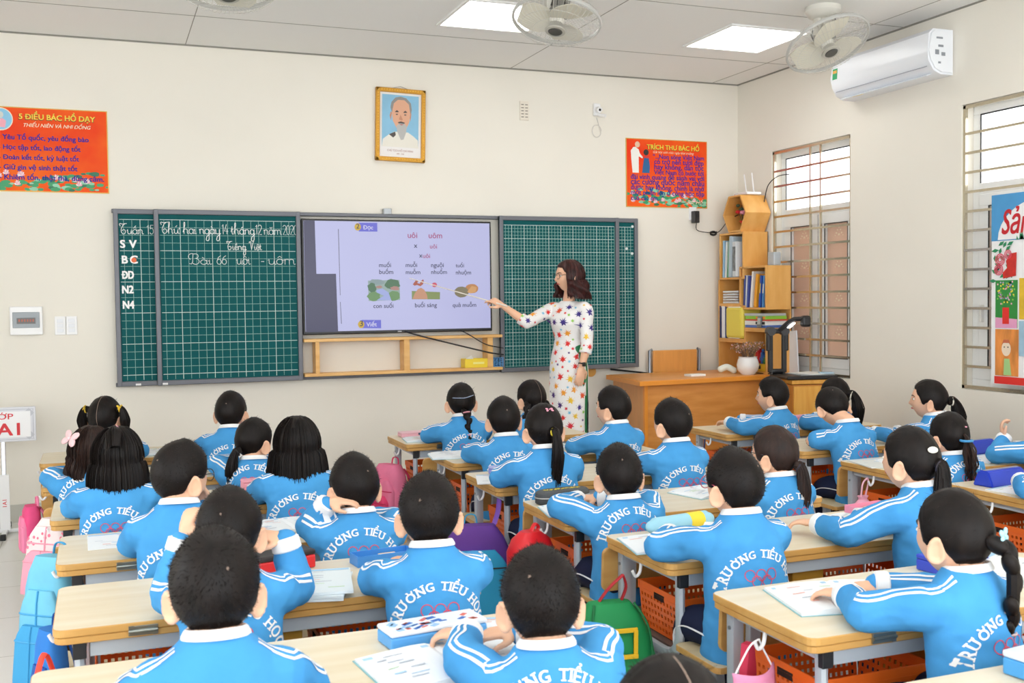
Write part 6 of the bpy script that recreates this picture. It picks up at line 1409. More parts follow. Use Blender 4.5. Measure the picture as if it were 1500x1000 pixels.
# ---------------------------------------------------------------- the teacher
DRESS = mat('dress_white', 'f3f1f0', .6, spec=.3, bump=.08, bscale=20); GREENT = mat('silk_green', '0f7a4a', .4); HAIRT = mat('hair_wine_brown', '2a1412', .42, var=.4, scale=30, col2='4a1f1c', spec=.35)
def teacher():
    s = 1.0
    Mh = M.Translation(V((.0, -.01, 1.517))) @ M.Rotation(R(-30), 4, 'Z') @ M.Rotation(R(-3), 4, 'X') @ M.Scale(1.12, 4)
    sR, eR, wR = V((.138, .02, 1.275)), V((.185, .255, 1.185)), V((.300, .375, 1.305)); hdR = V((.25, .20, .20))
    sL, eL, wL = V((-.150, -.005, 1.275)), V((-.190, .035, 1.02)), V((-.175, .085, .87)); hdL = V((.03, .08, -.5))
    b = B(); add_head(b, Mh); limb(b, [(0, -.01, 1.22), (0, -.005, 1.335), Mh @ V((0, -.014, -.05)), Mh @ V((0, -.005, 0))], [.06, .044, .043, .045], 16, 4)
    E_ = lambda z, a, c, dy=0: [(a*math.cos(2*PI*k/20), c*math.sin(2*PI*k/20)+dy, z) for k in range(20)]
    loft(b, [E_(.86, .12, .09), E_(.98, .11, .08), E_(1.06, .088, .07), E_(1.15, .1, .08), E_(1.24, .12, .07), E_(1.29, .1, .055), E_(1.33, .05, .045)])
    for sh, el, wr, hd, n, sd, cu in ((sR, eR, wR, hdR, V((-.3, .4, .8)), -1, .75), (sL, eL, wL, hdL, V((-.8, .4, 0)), -1, .3)):
        limb(b, [sh, el], [.042, .033], 12, 4); limb(b, [el, el.lerp(wr, .4), wr], [.034, .031, .021], 12, 4); add_hand(b, wr, hd, n, .92, sd, cu, sd == -1 and cu > .5)
    for q in (-1, 1): limb(b, [(q*.075, 0, .85), (q*.075, .0, .48), (q*.075, -.01, .09)], [.075, .05, .036], 12, 3); limb(b, [(q*.075, -.01, .06), (q*.08, .11, .025)], [.034, .024], 10, 3)
    me = remesh(b, .0048, 2); me.materials.append(SKIN)
    th = math.radians(119); root = link('person', me, None, (3.170, 7.02, .102), th)
    tag(root, 'woman teacher in a white dress printed with maple leaves, pointing at the screen', 'person')
    # bodice with three-quarter sleeves
    b = B()
    loft(b, [E_(z, a, c, dy) for z, a, c, dy in ((1.01, .116, .095, .0), (1.05, .106, .088, .0), (1.10, .112, .094, .005), (1.17, .128, .110, .018), (1.22, .138, .108, .014), (1.265, .140, .088, .004), (1.30, .112, .068, -.004), (1.325, .078, .058, -.006), (1.338, .062, .054, -.006))])
    slR, slL = eR.lerp(wR, .30), eL.lerp(wL, .38)
    for sh, el, e2 in ((sR, eR, slR), (sL, eL, slL)): limb(b, [V((sh.x*.5, sh.y, sh.z)), sh, sh.lerp(el, .5), el], [.05, .053, .049, .043], 16, 5); tube(b, [el-(el-sh).normalized()*.02, el, el.lerp(e2, .5), e2], [.043, .044, .044, .045], 16)
    me = remesh(b, .008, 2)
    for v in me.vertices: v.co += v.normal*(noise.noise(v.co*14)*.004)
    me.materials.append(DRESS); dr = link('dress', me, root)
    bm_ = B(); bm_.from_mesh(me)
    # skirt: long tunic open at both side slits over green silk trousers
    N = 72; zs = [1.055-.05*i for i in range(20)]; b = B(); prof = [(.10, .150, .125), (.45, .147, .122), (.70, .150, .124), (.84, .150, .120), (.93, .138, .110), (1.02, .115, .094), (1.06, .1085, .0895)]
    def sk(z, k):
        a = 2*PI*k/N; x = interp([(p[0], p[1]) for p in prof], z); y = interp([(p[0], p[2]) for p in prof], z); w_ = 1+.022*math.sin(a*7+z*5)*min(1, (1.05-z)*2)
        return V((x*w_*math.cos(a), y*w_*math.sin(a), z))
    for z0_, z1_ in zip(zs, zs[1:]):
        for k in range(N):
            a = (2*PI*(k+.5)/N); gap = .03+.26*max(0, 1.03-z0_)**.6 if z0_ < 1.02 else 0
            if min(abs(a-PI-.12), abs(a), abs(a-2*PI)) < gap: continue
            b.faces.new([b.verts.new(sk(z, q)) for z, q in ((z0_, k), (z0_, k+1), (z1_, k+1), (z1_, k))])
    bmesh.ops.remove_doubles(b, verts=b.verts, dist=.0005); me2 = mkmesh('skirt', b, DRESS, True); so = link('skirt_panel', me2, dr); md = so.modifiers.new('t', 'SOLIDIFY'); md.thickness = .003; md.offset = 0
    bm_.from_mesh(me2); bvh = BVHTree.FromBMesh(bm_); bm_.free()
    b = B()
    for q in (-1, 1): limb(b, [(q*.062, .0, .98), (q*.075, .0, .80), (q*.075, .0, .45), (q*.078, .0, .09)], [.072, .080, .066, .075], 16, 4)
    me = remesh(b, .012, 1); me.materials.append(GREENT); link('trousers', me, root)
    for q in (-1, 1):
        b = B(); limb(b, [(q*.075, -.02, .05), (q*.078, .06, .035), (q*.08, .145, .018)], [.034, .036, .022], 12, 3, .8); bx(b, (q*.075, -.035, .02), (.03, .03, .04), .006); obj('shoe', b, mat('shoe_cream', 'd8c8b0', .4), root, smooth=True)
    # printed maple leaves lying on the cloth
    leaf = []
    for k, (an, r) in enumerate(((90, 1), (74, .42), (60, .78), (42, .36), (24, 1.0), (4, .38), (-20, .72), (-50, .30), (-84, .55), (-96, .55), (-130, .30), (-160, .72), (176, .38), (156, 1.0), (138, .36), (120, .78), (106, .42))): leaf.append((r*math.cos(math.radians(an)), r*math.sin(math.radians(an))))
    rnd = random.Random(17); cols = ['e02a24', 'd8283a', '4a2a78', '3f2f86', 'f0a030', 'f2c83a', '7cc4e4', '9ad05a', 'e85a30']; bms = [B() for _ in cols]; placed = []
    def stamp(c, n, size, ci, rot):
        u = n.orthogonal().normalized(); zax = V((0, 0, 1)); u = zax.cross(n); u = u.normalized() if u.length > .1 else n.orthogonal().normalized(); v = n.cross(u)
        vs = []
        for x, y in leaf:
            xx, yy = x*math.cos(rot)-y*math.sin(rot), x*math.sin(rot)+y*math.cos(rot); p = c+(u*xx+v*yy)*size
            r_ = bvh.ray_cast(p+n*.05, -n, .09)
            if r_[0] is None: return False
            vs.append(r_[0]+n*.0022)
        bm = bms[ci]; ctr = bm.verts.new(c+n*.0024); vv = [bm.verts.new(p) for p in vs]
        for i in range(len(vv)): bm.faces.new((ctr, vv[i], vv[(i+1) % len(vv)]))
        return True
    tries = 0
    while len(placed) < 260 and tries < 9000:
        tries += 1; big = tries < 4000
        if rnd.random() < .72:
            a = rnd.random()*2*PI; z = rnd.uniform(.12, 1.31); o = V((0, 0, z)); d = V((math.cos(a), math.sin(a), 0)); r_ = bvh.ray_cast(o+d*.4, -d)
        else:
            (p, q) = rnd.choice(((sR, eR), (eR, slR), (sL, eL), (eL, slL), (sL, eL))); o = p.lerp(q, rnd.random()); ax = (q-p).normalized(); d = ax.orthogonal().normalized(); d = M.Rotation(rnd.random()*6.28, 3, ax) @ d; r_ = bvh.ray_cast(o+d*.2, -d)
        if r_[0] is None: continue
        size = rnd.uniform(.031, .043) if big else rnd.uniform(.013, .020)
        if any((r_[0]-p).length < (size+s_)*.96 for p, s_ in placed): continue
        n = r_[1] if r_[1].dot(d) > 0 else -r_[1]
        ci = rnd.choice((0, 0, 0, 1, 2, 3, 3, 4, 4, 5, 8) if big else (0, 1, 2, 5, 6, 6, 7, 7, 0))
        if stamp(r_[0], n, size, ci, rnd.uniform(-.7, .7)): placed.append((r_[0], size))
    b = B(); 
    for i, q in enumerate(bms):
        for f in q.faces: f.material_index = i
        m_ = bpy.data.meshes.new('x'); q.to_mesh(m_); q.free(); b.from_mesh(m_); bpy.data.meshes.remove(m_)
    lp = obj('leaf_print', b, [mat('leaf_'+c, c, .6) for c in cols], dr); lp['kind'] = 'stuff'
    add_face(root, Mh, 1, HAIRT, True, '1a1a1c', mat('lip_red', 'c83a3e', .35))
    bob(root, Mh, 1, 9, .128, .010, True, HAIRT, 1.12, .028)
    for q in (-1, 1):
        b = B(); ball(b, Mh @ V((q*.082, -.004, -.055)), .005, 0, 8); tube(b, [Mh @ V((q*.082, -.004, -.055)), Mh @ V((q*.083, -.004, -.07))], .002, 6); obj('earring', b, mat('earring_pearl', 'efe6e0', .2), root, smooth=True)
    d = (wL-eL).normalized(); u = d.orthogonal().normalized(); v = d.cross(u); c = wL-d*.018; b = B()
    tube(b, [c+(u*math.cos(t)+v*math.sin(t))*.0265 for t in [2*PI*k/20 for k in range(20)]], .005, 8, closed=True); bx(b, c+V((-.024, .012, 0)), (.014, .03, .03), .004); obj('wrist_watch', b, mat('watch_black', '141416', .3), root, smooth=True)
    g = root.matrix_basis @ (wR+hdR.normalized()*.072+V((-.012, .012, -.012)))
    return g
GRIP = teacher()
b = B(); tip = V((2.149, 7.62, 1.622)); d = (tip-GRIP).normalized(); tube(b, [GRIP-d*.10, GRIP, GRIP+d*.2, tip], [.0055, .005, .0042, .003], 8)
tag(obj('pointer_stick', b, mat('pointer_white', 'ece6dc', .4), smooth=True), 'thin white pointer stick in the teacher hand before the screen', 'pointer')
# ---------------------------------------------------------------- things on the desks
PAGE = mat('page_paper', 'eef2f6', .6); PGE = mat('page_edge', 'dfe4e2', .7); PBLUE = mat('page_print_blue', 'a9d0ee', .6); PINK_P = mat('page_print_pink', 'f0b4a8', .6); PGRN = mat('page_print_green', 'b4d8a0', .6); PTXT = mat('page_print_text', 'bcc4d0', .6)
ZT = DZ+.0005
def prints(bm, w_, h, f, seed, n=9):
    rnd = random.Random(seed)
    for k in range(n):
        x, y = rnd.uniform(-w_*.38, w_*.30), h*(.36-.76*k/n); ww, hh = rnd.uniform(.02, .05), rnd.uniform(.003, .008); mi = rnd.choice((0, 1, 2, 3, 3, 3))
        vs = [bm.verts.new(f(min(max(x+dx*ww, -w_*.46), w_*.46), y+dy*hh)) for dx, dy in ((0, 0), (1, 0), (1, 1), (0, 1))]; bm.faces.new(vs).material_index = mi
    vs = [bm.verts.new(f(dx*w_*.48, h*.5*dy)) for dx, dy in ((-1, .82), (1, .82), (1, .96), (-1, .96))]; bm.faces.new(vs).material_index = 0
PM = [PBLUE, PINK_P, PGRN, PTXT]
def open_book(x, y, rot, label, seed, w_=.17, h=.24, th=.010, group=None):
    t = thing('open_book', label, 'book', (x, y, ZT), rot, group)
    for s in (-1, 1):
        pr = [(0, .001), (0, th), (s*.012, th+.004), (s*.05, th+.0045), (s*.11, th+.001), (s*w_, th*.55), (s*w_, .001)]
        b = B(); loft(b, [[(px, py, pz) for px, pz in pr] for py in (-h/2, h/2)]); p = obj('page_block', b, [PAGE], t)
        zf = lambda px: interp([(0, th), (.012, th+.004), (.05, th+.0045), (.11, th+.001), (w_, th*.55)], abs(px))+.0012
        b = B(); prints(b, w_*.9, h*.92, lambda u, v, s=s: (s*w_*.5+u, v, zf(s*w_*.5+u)), seed+s); obj('page_print', b, PM, p)
    b = B(); bx(b, (0, 0, .0007), (w_*2+.008, h+.008, .0014)); obj('cover', b, mat('book_cover_teal', '8cc0c8', .5), t)
    return t
def sheet(x, y, rot, label, seed, w_=.19, h=.26, th=.004, cat='paper', col=None, name='worksheet', group=None):
    b = B(); bx(b, (0, 0, th/2), (w_, h, th), .0008); o = obj(name, b, mat('sheet_'+col, col, .5) if col else PAGE, None, (x, y, ZT), rot); tag(o, label, cat, group)
    b = B(); prints(b, w_, h, lambda u, v: (u, v, th+.0006), seed); obj('page_print', b, PM, o); return o
def box_case(x, y, rot, label, col, s=(.22, .08, .035), col2=None, z=0, tray=False, cat='pencil case', name='pencil_box'):
    t = thing(name, label, cat, (x, y, ZT+z), rot); m = mat('case_'+col, col, .4); m2 = mat('case_'+(col2 or col), col2 or col, .4)
    if tray:
        b = B(); th = .003
        bx(b, (0, 0, th/2), (s[0], s[1], th))
        for q in (-1, 1): bx(b, (0, q*(s[1]/2-th/2), s[2]/2), (s[0], th, s[2]), .001); bx(b, (q*(s[0]/2-th/2), 0, s[2]/2), (th, s[1]-2*th, s[2]), .001)
        obj('tray', b, m, t)
        where = label.split('tray ')[1]
        for k in range(3):
            b = B(); tube(b, [(-s[0]*.4, (k-1.5)*s[1]*.2, .010), (s[0]*.25, (k-1.5)*s[1]*.2, .014), (s[0]*.31, (k-1.5)*s[1]*.2, .0145)], [.004, .004, .0008], 6)
            o = obj('pencil', b, mat(('pencil_tan', 'pencil_red', 'pencil_white')[k], ('e0b078', 'd8503c', 'f2f0ea')[k], .5), None, (x, y, ZT+z), rot); tag(o, ('tan', 'red', 'white')[k]+' pencil in the open tray '+where, 'pencil')
        b = B(); bx(b, (s[0]*.12, s[1]*.26, s[2]*.35), (s[0]*.3, s[1]*.3, s[2]*.5), .003); o = obj('eraser', b, mat('eraser_tan', 'e6cfae', .6), None, (x, y, ZT+z), rot); tag(o, 'cream eraser in the open tray '+where, 'eraser')
    else:
        b = B(); bx(b, (0, 0, s[2]*.36), (s[0], s[1], s[2]*.7), .005); obj('case_body', b, m, t)
        b = B(); bx(b, (0, 0, s[2]*.86), (s[0]*1.005, s[1]*1.01, s[2]*.28), .005); obj('lid', b, m2, t)
        b = B(); bx(b, (0, -s[1]/2-.001, s[2]*.6), (.02, .004, .014), .001); obj('clasp', b, mat('clasp_dark', '4a5270', .4), t)
    return t
# left column
open_book(.30, 6.36, .1, 'open book before the boy under the left chalkboard', 1, .14, .2)
sheet(-.17, 5.66, -.1, 'thin grey book beside the bow girl, left end of the second desk', 2, .15, .2, .012, 'book', 'c4c9c6', 'exercise_book')
box_case(.89, 5.70, 0, 'small pink box beyond the ponytail girl on the second left desk', 'f0a4b4', (.12, .06, .04))
sheet(-.10, 4.66, .1, 'grey book half under the bob girl elbow', 3, .13, .18, .014, 'book', 'b9bcb8', 'exercise_book')
box_case(.655, 4.93, .06, 'pink pencil box on the third left desk', 'f2a6b8', (.15, .07, .045))
open_book(.56, 4.70, .12, 'open book left of the long-haired girl', 4, .15, .21)
sheet(.03, 4.05, .02, 'white worksheet at the left end of the fourth left desk', 5, .19, .25, .002)
open_book(.64, 4.03, .12, 'open book beside the boy with the patterned neckband', 6, .16, .22)
for k, (dx, r, lab) in enumerate(((0, -.25, 'lowest workbook of the pile on the fifth left desk'), (.01, -.32, 'middle workbook of the pile on the fifth left desk'), (.02, -.18, 'topmost workbook of the pile on the fifth left desk'))):
    o = sheet(.56+dx, 3.11, r, lab, 7+k, .20, .27, .008, 'book', 'e4eef2', 'workbook', 'workbooks piled on the fifth left desk'); o.location.z = ZT+.0088*k
box_case(.84, 3.355, .12, 'open bright blue pencil tray left of the spiky-haired boy', '3f8fe0', (.20, .08, .035), tray=True, name='pencil_tray')
box_case(1.04, 3.345, .1, 'small bright blue pencil sharpener box right of the spiky-haired boy', '4a96ea', (.055, .05, .05), '3f8fe0', cat='box', name='sharpener_box')
t = box_case(.52, 3.385, .3, 'red and black pencil case by the raised hand, fifth left desk', 'e02a30', (.19, .09, .06), '2a2326')
t = box_case(.76, 2.535, .12, 'blue and white patterned pencil box on the nearest left desk', '5aa6e6', (.26, .10, .045), 'e6eef8')
b = B(); rnd = random.Random(7)
for k in range(26): x, y = rnd.uniform(-.115, .1), rnd.uniform(-.04, .03); bx(b, (x, y, .0456), (rnd.uniform(.01, .03), rnd.uniform(.006, .016), .0008), 0, k % 3, rot=rz(rnd.random()))
obj('lid_pattern', b, [mat('pattern_blue', '3a6fc0', .4), mat('pattern_red', 'd86a5a', .4), mat('pattern_pale', '9ac4ec', .4)], t)
open_book(.74, 2.335, .1, 'large open textbook under the big-eared boy hand', 9, .19, .25, .012)
sheet(.90, 2.545, -.3, 'white paper beyond the big-eared boy wrist', 10, .16, .2, .003)
# middle column
box_case(1.85, 6.43, .03, 'pale pink pencil box at the left end of the front middle desk', 'f2b6c4', (.24, .09, .03), 'f6c8d2')
open_book(1.84, 6.22, -.12, 'open book left of the braid girl, front middle desk', 11, .13, .19)
open_book(1.80, 5.48, -.15, 'crumpled open book at the left end of the second middle desk', 12, .15, .2, .014)
open_book(2.40, 5.54, .12, 'open book between the two boys on the second middle desk', 13, .13, .19)
box_case(1.86, 4.82, .1, 'lilac blue pencil box on the third middle desk', '8a96e8', (.21, .09, .04), 'b4bcf0')
sheet(1.73, 4.68, -.3, 'open worksheet under the lilac pencil box', 14, .19, .25, .004)
t = thing('oval_pencil_case', 'grey and black oval zip pencil case with yellow print', 'pencil case', (1.79, 4.045, ZT), .12)
def oval(z, k): return [(.125*k*math.copysign(abs(math.cos(a))**.6, math.cos(a)), .05*k*math.copysign(abs(math.sin(a))**.8, math.sin(a)), z) for a in [2*PI*i/28 for i in range(28)]]
b = B(); loft(b, [oval(0, .94), oval(.006, 1), oval(.024, 1), oval(.028, .98)]); obj('lower_shell', b, mat('case_charcoal', '3c3e42', .6), t, smooth=True)
b = B(); loft(b, [oval(.029, .98), oval(.033, 1), oval(.046, .99), oval(.054, .9), oval(.056, .6)]); obj('upper_shell', b, mat('case_grey', '4a4d50', .6), t, smooth=True)
b = B(); tube(b, [V(p)*1.0 for p in oval(.0285, 1.012)], .0028, 6, closed=True); obj('zip', b, mat('zip_silver', 'b8babd', .3, metal=.6), t)
b = B(); rnd = random.Random(5)
for k in range(30):
    x = -.085+.0056*k; q = rnd.uniform(.006, .016); bx(b, (x, rnd.uniform(-.008, .006), .0566), (.0042, q, .001), 0, rot=rz(rnd.uniform(-.5, .5)))
obj('yellow_print', b, mat('print_yellow', 'e8d23a', .5), t)
open_book(1.78, 3.845, -.18, 'open book left of the round-headed boy', 15, .15, .21)
open_book(2.45, 3.97, .25, 'open book right of the glasses boy head, fourth middle desk', 16, .14, .2)
t = thing('roll_pencil_case', 'pale blue roll pencil case with a yellow band', 'pencil case', (1.955, 3.355, ZT+.031), .18)
b = B(); tube(b, [(-.135, 0, 0), (-.12, 0, 0), (.12, 0, 0), (.135, 0, 0)], [.022, .031, .031, .022], 18, roundcap=True); obj('fabric_roll', b, mat('fabric_paleblue', '9fd4e8', .8), t, smooth=True)
b = B(); tube(b, [(.03, 0, 0), (.095, 0, 0)], .0318, 18); obj('yellow_band', b, mat('band_yellow', 'f2d83a', .6), t, smooth=True)
open_book(1.83, 3.18, -.2, 'open textbook left of the boy in pink-armed glasses', 17, .17, .24)
box_case(2.79, 3.32, .12, 'open pink pencil tray left of the tall girl', 'f29ab8', (.19, .10, .035), tray=True, name='pencil_tray')
open_book(2.60, 3.21, .35, 'open book under the tall girl sleeve', 18, .13, .2)
open_book(1.93, 2.40, -.22, 'large open textbook before the side-braid girl', 19, .19, .26, .016)
box_case(2.45, 2.545, .1, 'deep blue pencil box behind the side-braid girl', '3a4fc8', (.22, .09, .05))
for k in range(3):
    o = sheet(2.56+.01*k, 2.40, .15+.1*k, ('lowest white workbook right of the side-braid girl', 'middle white workbook right of the side-braid girl', 'topmost white workbook right of the side-braid girl')[k], 20+k, .21, .28, .009, 'book', 'eef0ec', 'workbook', 'workbooks at the right edge'); o.location.z = ZT+.0095*k
box_case(1.98, 1.735, .12, 'blue box with pale lid cut by the bottom right corner', '4a9fe0', (.22, .13, .055), 'd8e8f4', cat='box', name='sharpener_box')
# right column
box_case(4.10, 5.98, .3, 'blue and red pencil box under the profile boy hands', '8cb4e6', (.20, .09, .055), 'd8405a')
box_case(4.34, 5.86, .2, 'pink and white pencil box before the scrunchie girl', 'f0a8c4', (.16, .07, .06))
t = box_case(4.34, 5.16, .1, 'lilac purple box with yellow lid on the second right desk', 'a88ae0', (.16, .10, .04), 'e0d878')
o = sheet(3.70, 4.29, -.2, 'newspaper sheet at the left end of the third right desk', 24, .24, .26, .006, 'paper', 'dfe2de', 'newspaper')
open_book(3.80, 4.24, -.3, 'open book under the curly-haired girl arm', 25, .15, .2); o.location.x = 3.66
for (x, y, lab, dz) in ((4.36, 4.37, 'royal blue pencil bag with a round badge, third right desk', .0), (3.74, 3.60, 'crumpled royal blue pencil bag on the fourth right desk', 0)):
    t = thing('pencil_bag', lab, 'pencil case', (x, y, ZT), .12); b = B(); sx = .24
    loft(b, [[(px, py*(.055-.03*f), .07*f-.0) for px, py in ((-sx/2, -1), (sx/2, -1), (sx/2, 1), (-sx/2, 1))] for f in (0, .15, .7, 1)]); bmesh.ops.bevel(b, geom=list(b.edges), offset=.006, segments=2, affect='EDGES'); obj('bag_body', b, mat('bag_royal', '2a46c8', .45), t, smooth=True)
    b = B(); bx(b, (0, 0, .071), (sx*.94, .012, .004), .001); obj('zip', b, mat('zip_silver', 'b8babd', .3, metal=.6), t)
    if y > 4:
        b = B(); flatring(b, lambda u, v: (u, -.0565+v*.32, .03+v), -.09, .0, .012, .006, 18); obj('round_badge', b, WHT, t)
sheet(4.24, 4.18, .1, 'white open worksheet before the cut-off pupil, third right desk', 26, .24, .22, .003)
sheet(3.70, 3.44, .2, 'white worksheet under the striped sleeve at the right edge', 27, .24, .2, .004)
# ---------------------------------------------------------------- bags hanging from the desks
def backpack(loc, rot, label, s, col, col2, dots=None, tilt=0, pockets=2, piping=None):
    t = thing('backpack', label, 'backpack', loc, rot); t.rotation_euler = (tilt, 0, rot); w_, d, h = s; m = mat('bagcloth_'+col, col, .75, var=.12, scale=9, bump=.25, bscale=14); m2 = mat('bagcloth_'+col2, col2, .75, bump=.25, bscale=14)
    def shell(w_, d, h, y0, z0, top=.55):
        L_ = []
        for i in range(9):
            f = i/8; k = 1-.10*f-(.32 if f > .9 else .12 if f > .75 else 0); kd = (1-.18*f)*(.75 if i in (0, 8) else 1)
            L_.append([(w_/2*k*math.copysign(abs(math.cos(a))**.5, math.cos(a)), y0+d/2*kd*math.copysign(abs(math.sin(a))**.6, math.sin(a)), z0+h*f) for a in [2*PI*q/24 for q in range(24)]])
        return L_
    b = B(); loft(b, shell(w_, d, h, 0, 0)); obj('bag_body', b, m, t, smooth=True)
    for k in range(pockets):
        ph = h*(.74-.26*k)*(1.2 if dots else 1); b = B(); loft(b, shell(w_*(.92-.1*k), d*.42, ph, -d*(.42+.24*k), .005)); p = obj('front_pocket', b, m if k == 0 and pockets > 1 else m2, t, smooth=True)
        b = B(); q = shell(w_*(.92-.1*k), d*.42, ph, -d*(.42+.24*k), .005); tube(b, [V(q[i][18]) + V((0, -.001, 0)) for i in range(9)], .004, 6); rim = [V(x)+V((0, 0, .0)) for x in q[6]]; tube(b, rim[12:24], .0035, 6); obj('zip_piping', b, mat('pipe_'+(piping or col2), piping or col2, .5), p, smooth=True)
        if dots and k == 0:
            b = B(); rnd = random.Random(3)
            for i in range(70):
                f, a = rnd.uniform(.06, .93), rnd.uniform(PI*1.02, PI*1.98); i0 = min(7, int(f*8)); ff = f*8-i0; j = int(a/(2*PI)*24); c0 = V(q[i0][j]).lerp(V(q[i0+1][j]), ff); c1 = V(q[i0][(j+1) % 24]).lerp(V(q[i0+1][(j+1) % 24]), ff); c = c0.lerp(c1, rnd.random()); n = V((c.x*.4, -1, 0)).normalized(); u = V((0, 0, 1)).cross(n).normalized(); r = rnd.uniform(.005, .008)
                b.faces.new([b.verts.new(c+n*.0012+(u*math.cos(g)+V((0, 0, 1))*math.sin(g))*r) for g in [2*PI*v/10 for v in range(10)]])
            obj('dots', b, mat('dots_'+dots, dots, .7), p)
    b = B(); tube(b, smooth_path([(-.03, d*.3, h*.97), (-.02, d*.3, h+.035), (.02, d*.3, h+.035), (.03, d*.3, h*.97)], 5), .006, 8, flat=.5); obj('top_handle', b, m2, t, smooth=True)
    for q in (-1, 1):
        b = B(); tube(b, smooth_path([(q*w_*.22, d*.45, h*.92), (q*w_*.28, d*.72, h*.7), (q*w_*.3, d*.7, h*.3), (q*w_*.32, d*.45, h*.08)], 6), .016, 8, flat=.35); obj('shoulder_strap', b, m2, t, smooth=True)
    return t
backpack((-.205, 4.78, .25), R(-38), 'white backpack with pink dots hanging at the left desks', (.24, .13, .31), 'f3e2e2', 'f0a0b4', 'ec7a94', R(-6), 2)
backpack((-.20, 4.02, .12), R(-40), 'sky blue backpack hanging in front of the dotted one', (.20, .12, .45), '74c4e2', '3f9fd4', None, R(-4), 2)
backpack((-.165, 3.44, .06), R(-60), 'narrow deep blue bag hanging just right of the sky blue backpack', (.13, .08, .42), '2a7fd6', '2458a8', None, 0, 1)
backpack((-.34, 5.62, .26), R(-80), 'small hot pink bag hanging beyond the dotted backpack', (.16, .09, .22), 'f0508a', 'f58ab0', None, 0, 1)
t = thing('lunch_bag', 'dark lunch bag with red trim and strap under the left desks', 'bag', (-.165, 3.08, .30), .9)
b = B(); bx(b, (0, 0, .055), (.16, .10, .11), .025, seg=3); obj('bag_body', b, mat('lunch_navy', '2a2440', .7), t, smooth=True)
b = B(); tube(b, [(x, -.052, .012+.086*(.5+.5*math.sin(a))) for a, x in ((0, -.085), (1.2, -.06), (1.57, 0), (1.2, .06), (0, .085))], .008, 8); obj('red_trim', b, mat('trim_red', 'd8303c', .6), t, smooth=True)
b = B(); tube(b, smooth_path([(-.05, 0, .10), (.0, .0, .215), (.05, 0, .10)], 6), .010, 8, flat=.4); obj('red_strap', b, mat('strap_red', 'e8402a', .6), t, smooth=True)
backpack((1.60, 6.25, .10), R(-62), 'hot pink backpack with several pockets at the front middle desk', (.25, .15, .36), 'fb86ac', 'f4487c', None, R(-4), 3, 'd8205a')
t = backpack((1.53, 4.46, .02), R(-14), 'turquoise and purple backpack hanging between the left and middle columns', (.36, .17, .42), '6a3a9a', '2fa8d8', None, R(-4), 1, '1c1c20')
b = B(); tube(b, smooth_path([(.11, .10, .40), (.135, .13, .46), (.145, .14, .53)], 5), .014, 8, flat=.3); obj('hanging_strap', b, mat('strap_purple', '8a5ac8', .6), t, smooth=True)
b = B(); bx(b, (-.1, -.145, .11), (.11, .01, .2), .004); obj('mesh_pocket', b, mat('mesh_lilac', 'a8a8d8', .7), t)
t = thing('drawstring_bag', 'glossy red bag hanging from the fourth middle desk hook', 'bag', (1.585, 3.90, .325), .3)
b = B(); loft(b, [[(k*.095*math.copysign(abs(math.cos(a))**.7, math.cos(a)), k*.075*math.copysign(abs(math.sin(a))**.7, math.sin(a)), z) for a in [2*PI*i/20 for i in range(20)]] for z, k in ((0, .85), (.02, 1), (.12, 1.02), (.17, .8), (.20, .45))]); obj('bag_body', b, mat('bag_red', 'e2202c', .35), t, smooth=True)
b = B(); tube(b, smooth_path([(0, 0, .19), (.01, .0, .21), (.025, .0, .225), (.04, .0, .21), (.03, 0, .19)], 5), .011, 8, flat=.5); obj('red_strap', b, mat('bag_red', 'e2202c'), t, smooth=True)
b = B(); ball(b, (-.04, -.072, .12), (.009, .006, .02), 0, 10); obj('cord_lock', b, WHT, t, smooth=True)
t = thing('school_satchel', 'green satchel with a yellow framed pocket on the fifth middle desk', 'bag', (1.55, 3.13, .07), R(-8)); GRB = mat('satchel_green', '0f8a4a', .7, bump=.2, bscale=16)
b = B(); loft(b, [[(k*.17*math.copysign(abs(math.cos(a))**.55, math.cos(a)), kd*.085*math.copysign(abs(math.sin(a))**.7, math.sin(a)), z) for a in [2*PI*i/28 for i in range(28)]] for z, k, kd in ((0, .92, .8), (.03, 1, 1), (.15, .97, 1), (.27, .80, .85), (.345, .58, .6), (.375, .42, .35), (.38, .2, .1))]); obj('bag_body', b, GRB, t, smooth=True)
b = B()
for (c, s) in (((0.02, -.083, .30), (.10, .008, .014)), ((.02, -.088, .215), (.10, .008, .014)), ((-.023, -.0855, .2575), (.014, .008, .085)), ((.063, -.0855, .2575), (.014, .008, .085))): bx(b, c, s, .001, rot=rx(.05))
obj('yellow_frame', b, mat('frame_yellow', 'f2c020', .5), t)
b = B()
for q in (-1, 1): tube(b, smooth_path([(q*.04, 0, .37), (q*.03+.03, 0, .42), (.05, .0, .462)], 5), .010, 8, flat=.4)
obj('red_handle', b, mat('handle_red', 'b0202a', .6), t, smooth=True)
b = B()
for q in (-.085, .11): tube(b, smooth_path([(q*.7, -.03, .375), (q, -.082, .30), (q*1.1, -.092, .15), (q*1.05, -.085, .01)], 6), .004, 6)
obj('seam', b, mat('seam_dark_green', '0a6a38', .7), t, smooth=True)
t = thing('mask_pouch', 'pink cloth face mask hanging from the sixth middle desk hook', 'mask', (1.585, 2.365, .31), .2)
b = B(); N = 10; rows = []
for i in range(7):
    f = i/6; rows.append([(-.075+.15*j/N, -.012-.03*math.sin(PI*j/N)*(1-.4*f)-.02*f, .16-.13*f-.012*math.sin(PI*j/N)+.01*math.sin(i*2.5)) for j in range(N+1)])
vv = [[b.verts.new(p) for p in r] for r in rows]
for i in range(6):
    for j in range(N): b.faces.new((vv[i][j], vv[i][j+1], vv[i+1][j+1], vv[i+1][j]))
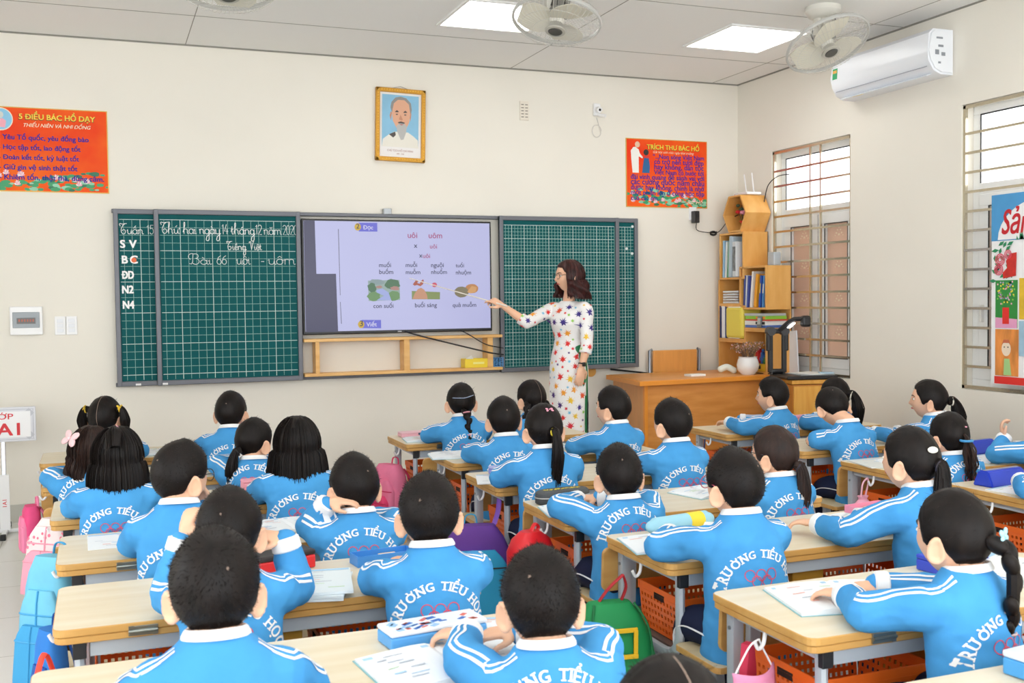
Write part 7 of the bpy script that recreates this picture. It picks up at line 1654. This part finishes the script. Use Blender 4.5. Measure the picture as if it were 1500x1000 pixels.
o = obj('mask_cloth', b, mat('mask_pink', 'f49ac0', .8), t, smooth=True); md = o.modifiers.new('t', 'SOLIDIFY'); md.thickness = .004
b = B(); tube(b, smooth_path([(-.07, -.015, .15), (-.0, .0, .21), (.035, .0, .225)], 5), .0028, 6); tube(b, smooth_path([(.07, -.015, .15), (.05, .0, .2), (.037, .0, .225)], 5), .0028, 6); obj('ear_loop', b, WHT, t, smooth=True)
b = B(); loft(b, [[(x+.055, y+.025, z) for x, y in ((-.03*k, -.012), (.03*k, -.012), (.03*k, .012), (-.03*k, .012))] for z, k in ((-.02, 1), (.12, .9), (.19, .5))]); o = obj('cloth_pouch', b, mat('pouch_red', 'd83a5a', .8), None, (1.60, 2.40, .31), .5); tag(o, 'small crimson cloth pouch behind the pink face mask', 'pouch')
t = thing('drawstring_bag', 'pale pink drawstring bag hanging at the third right desk', 'bag', (3.50, 4.23, .27), .2)
b = B(); loft(b, [[(k*.085*math.cos(a), k*.055*math.sin(a), z) for a in [2*PI*i/20 for i in range(20)]] for z, k in ((0, .8), (.03, 1.05), (.09, 1), (.15, .6), (.175, .3), (.19, .4))]); obj('bag_body', b, mat('bag_palepink', 'f0a8c0', .75), t, smooth=True)
b = B()
for q in (-1, 1): tube(b, smooth_path([(q*.015, 0, .175), (q*.02+.02, 0, .25), (.035, .0, .275)], 5), .0045, 6)
obj('drawstring', b, mat('string_pink', 'e8b0c0', .7), t, smooth=True)
t = thing('drawstring_bag', 'small dark navy bag hanging at the front right desk', 'bag', (3.56, 5.84, .20), .2)
b = B(); loft(b, [[(k*.07*math.cos(a), k*.06*math.sin(a), z) for a in [2*PI*i/18 for i in range(18)]] for z, k in ((0, .7), (.03, 1.05), (.1, 1), (.16, .6), (.19, .3))]); obj('bag_body', b, mat('bag_navy', '23305a', .7), t, smooth=True)
b = B(); tube(b, smooth_path([(0, 0, .18), (.02, 0, .27), (.03, 0, .345)], 5), .008, 6, flat=.5); obj('hanging_strap', b, mat('bag_navy', '23305a'), t, smooth=True)
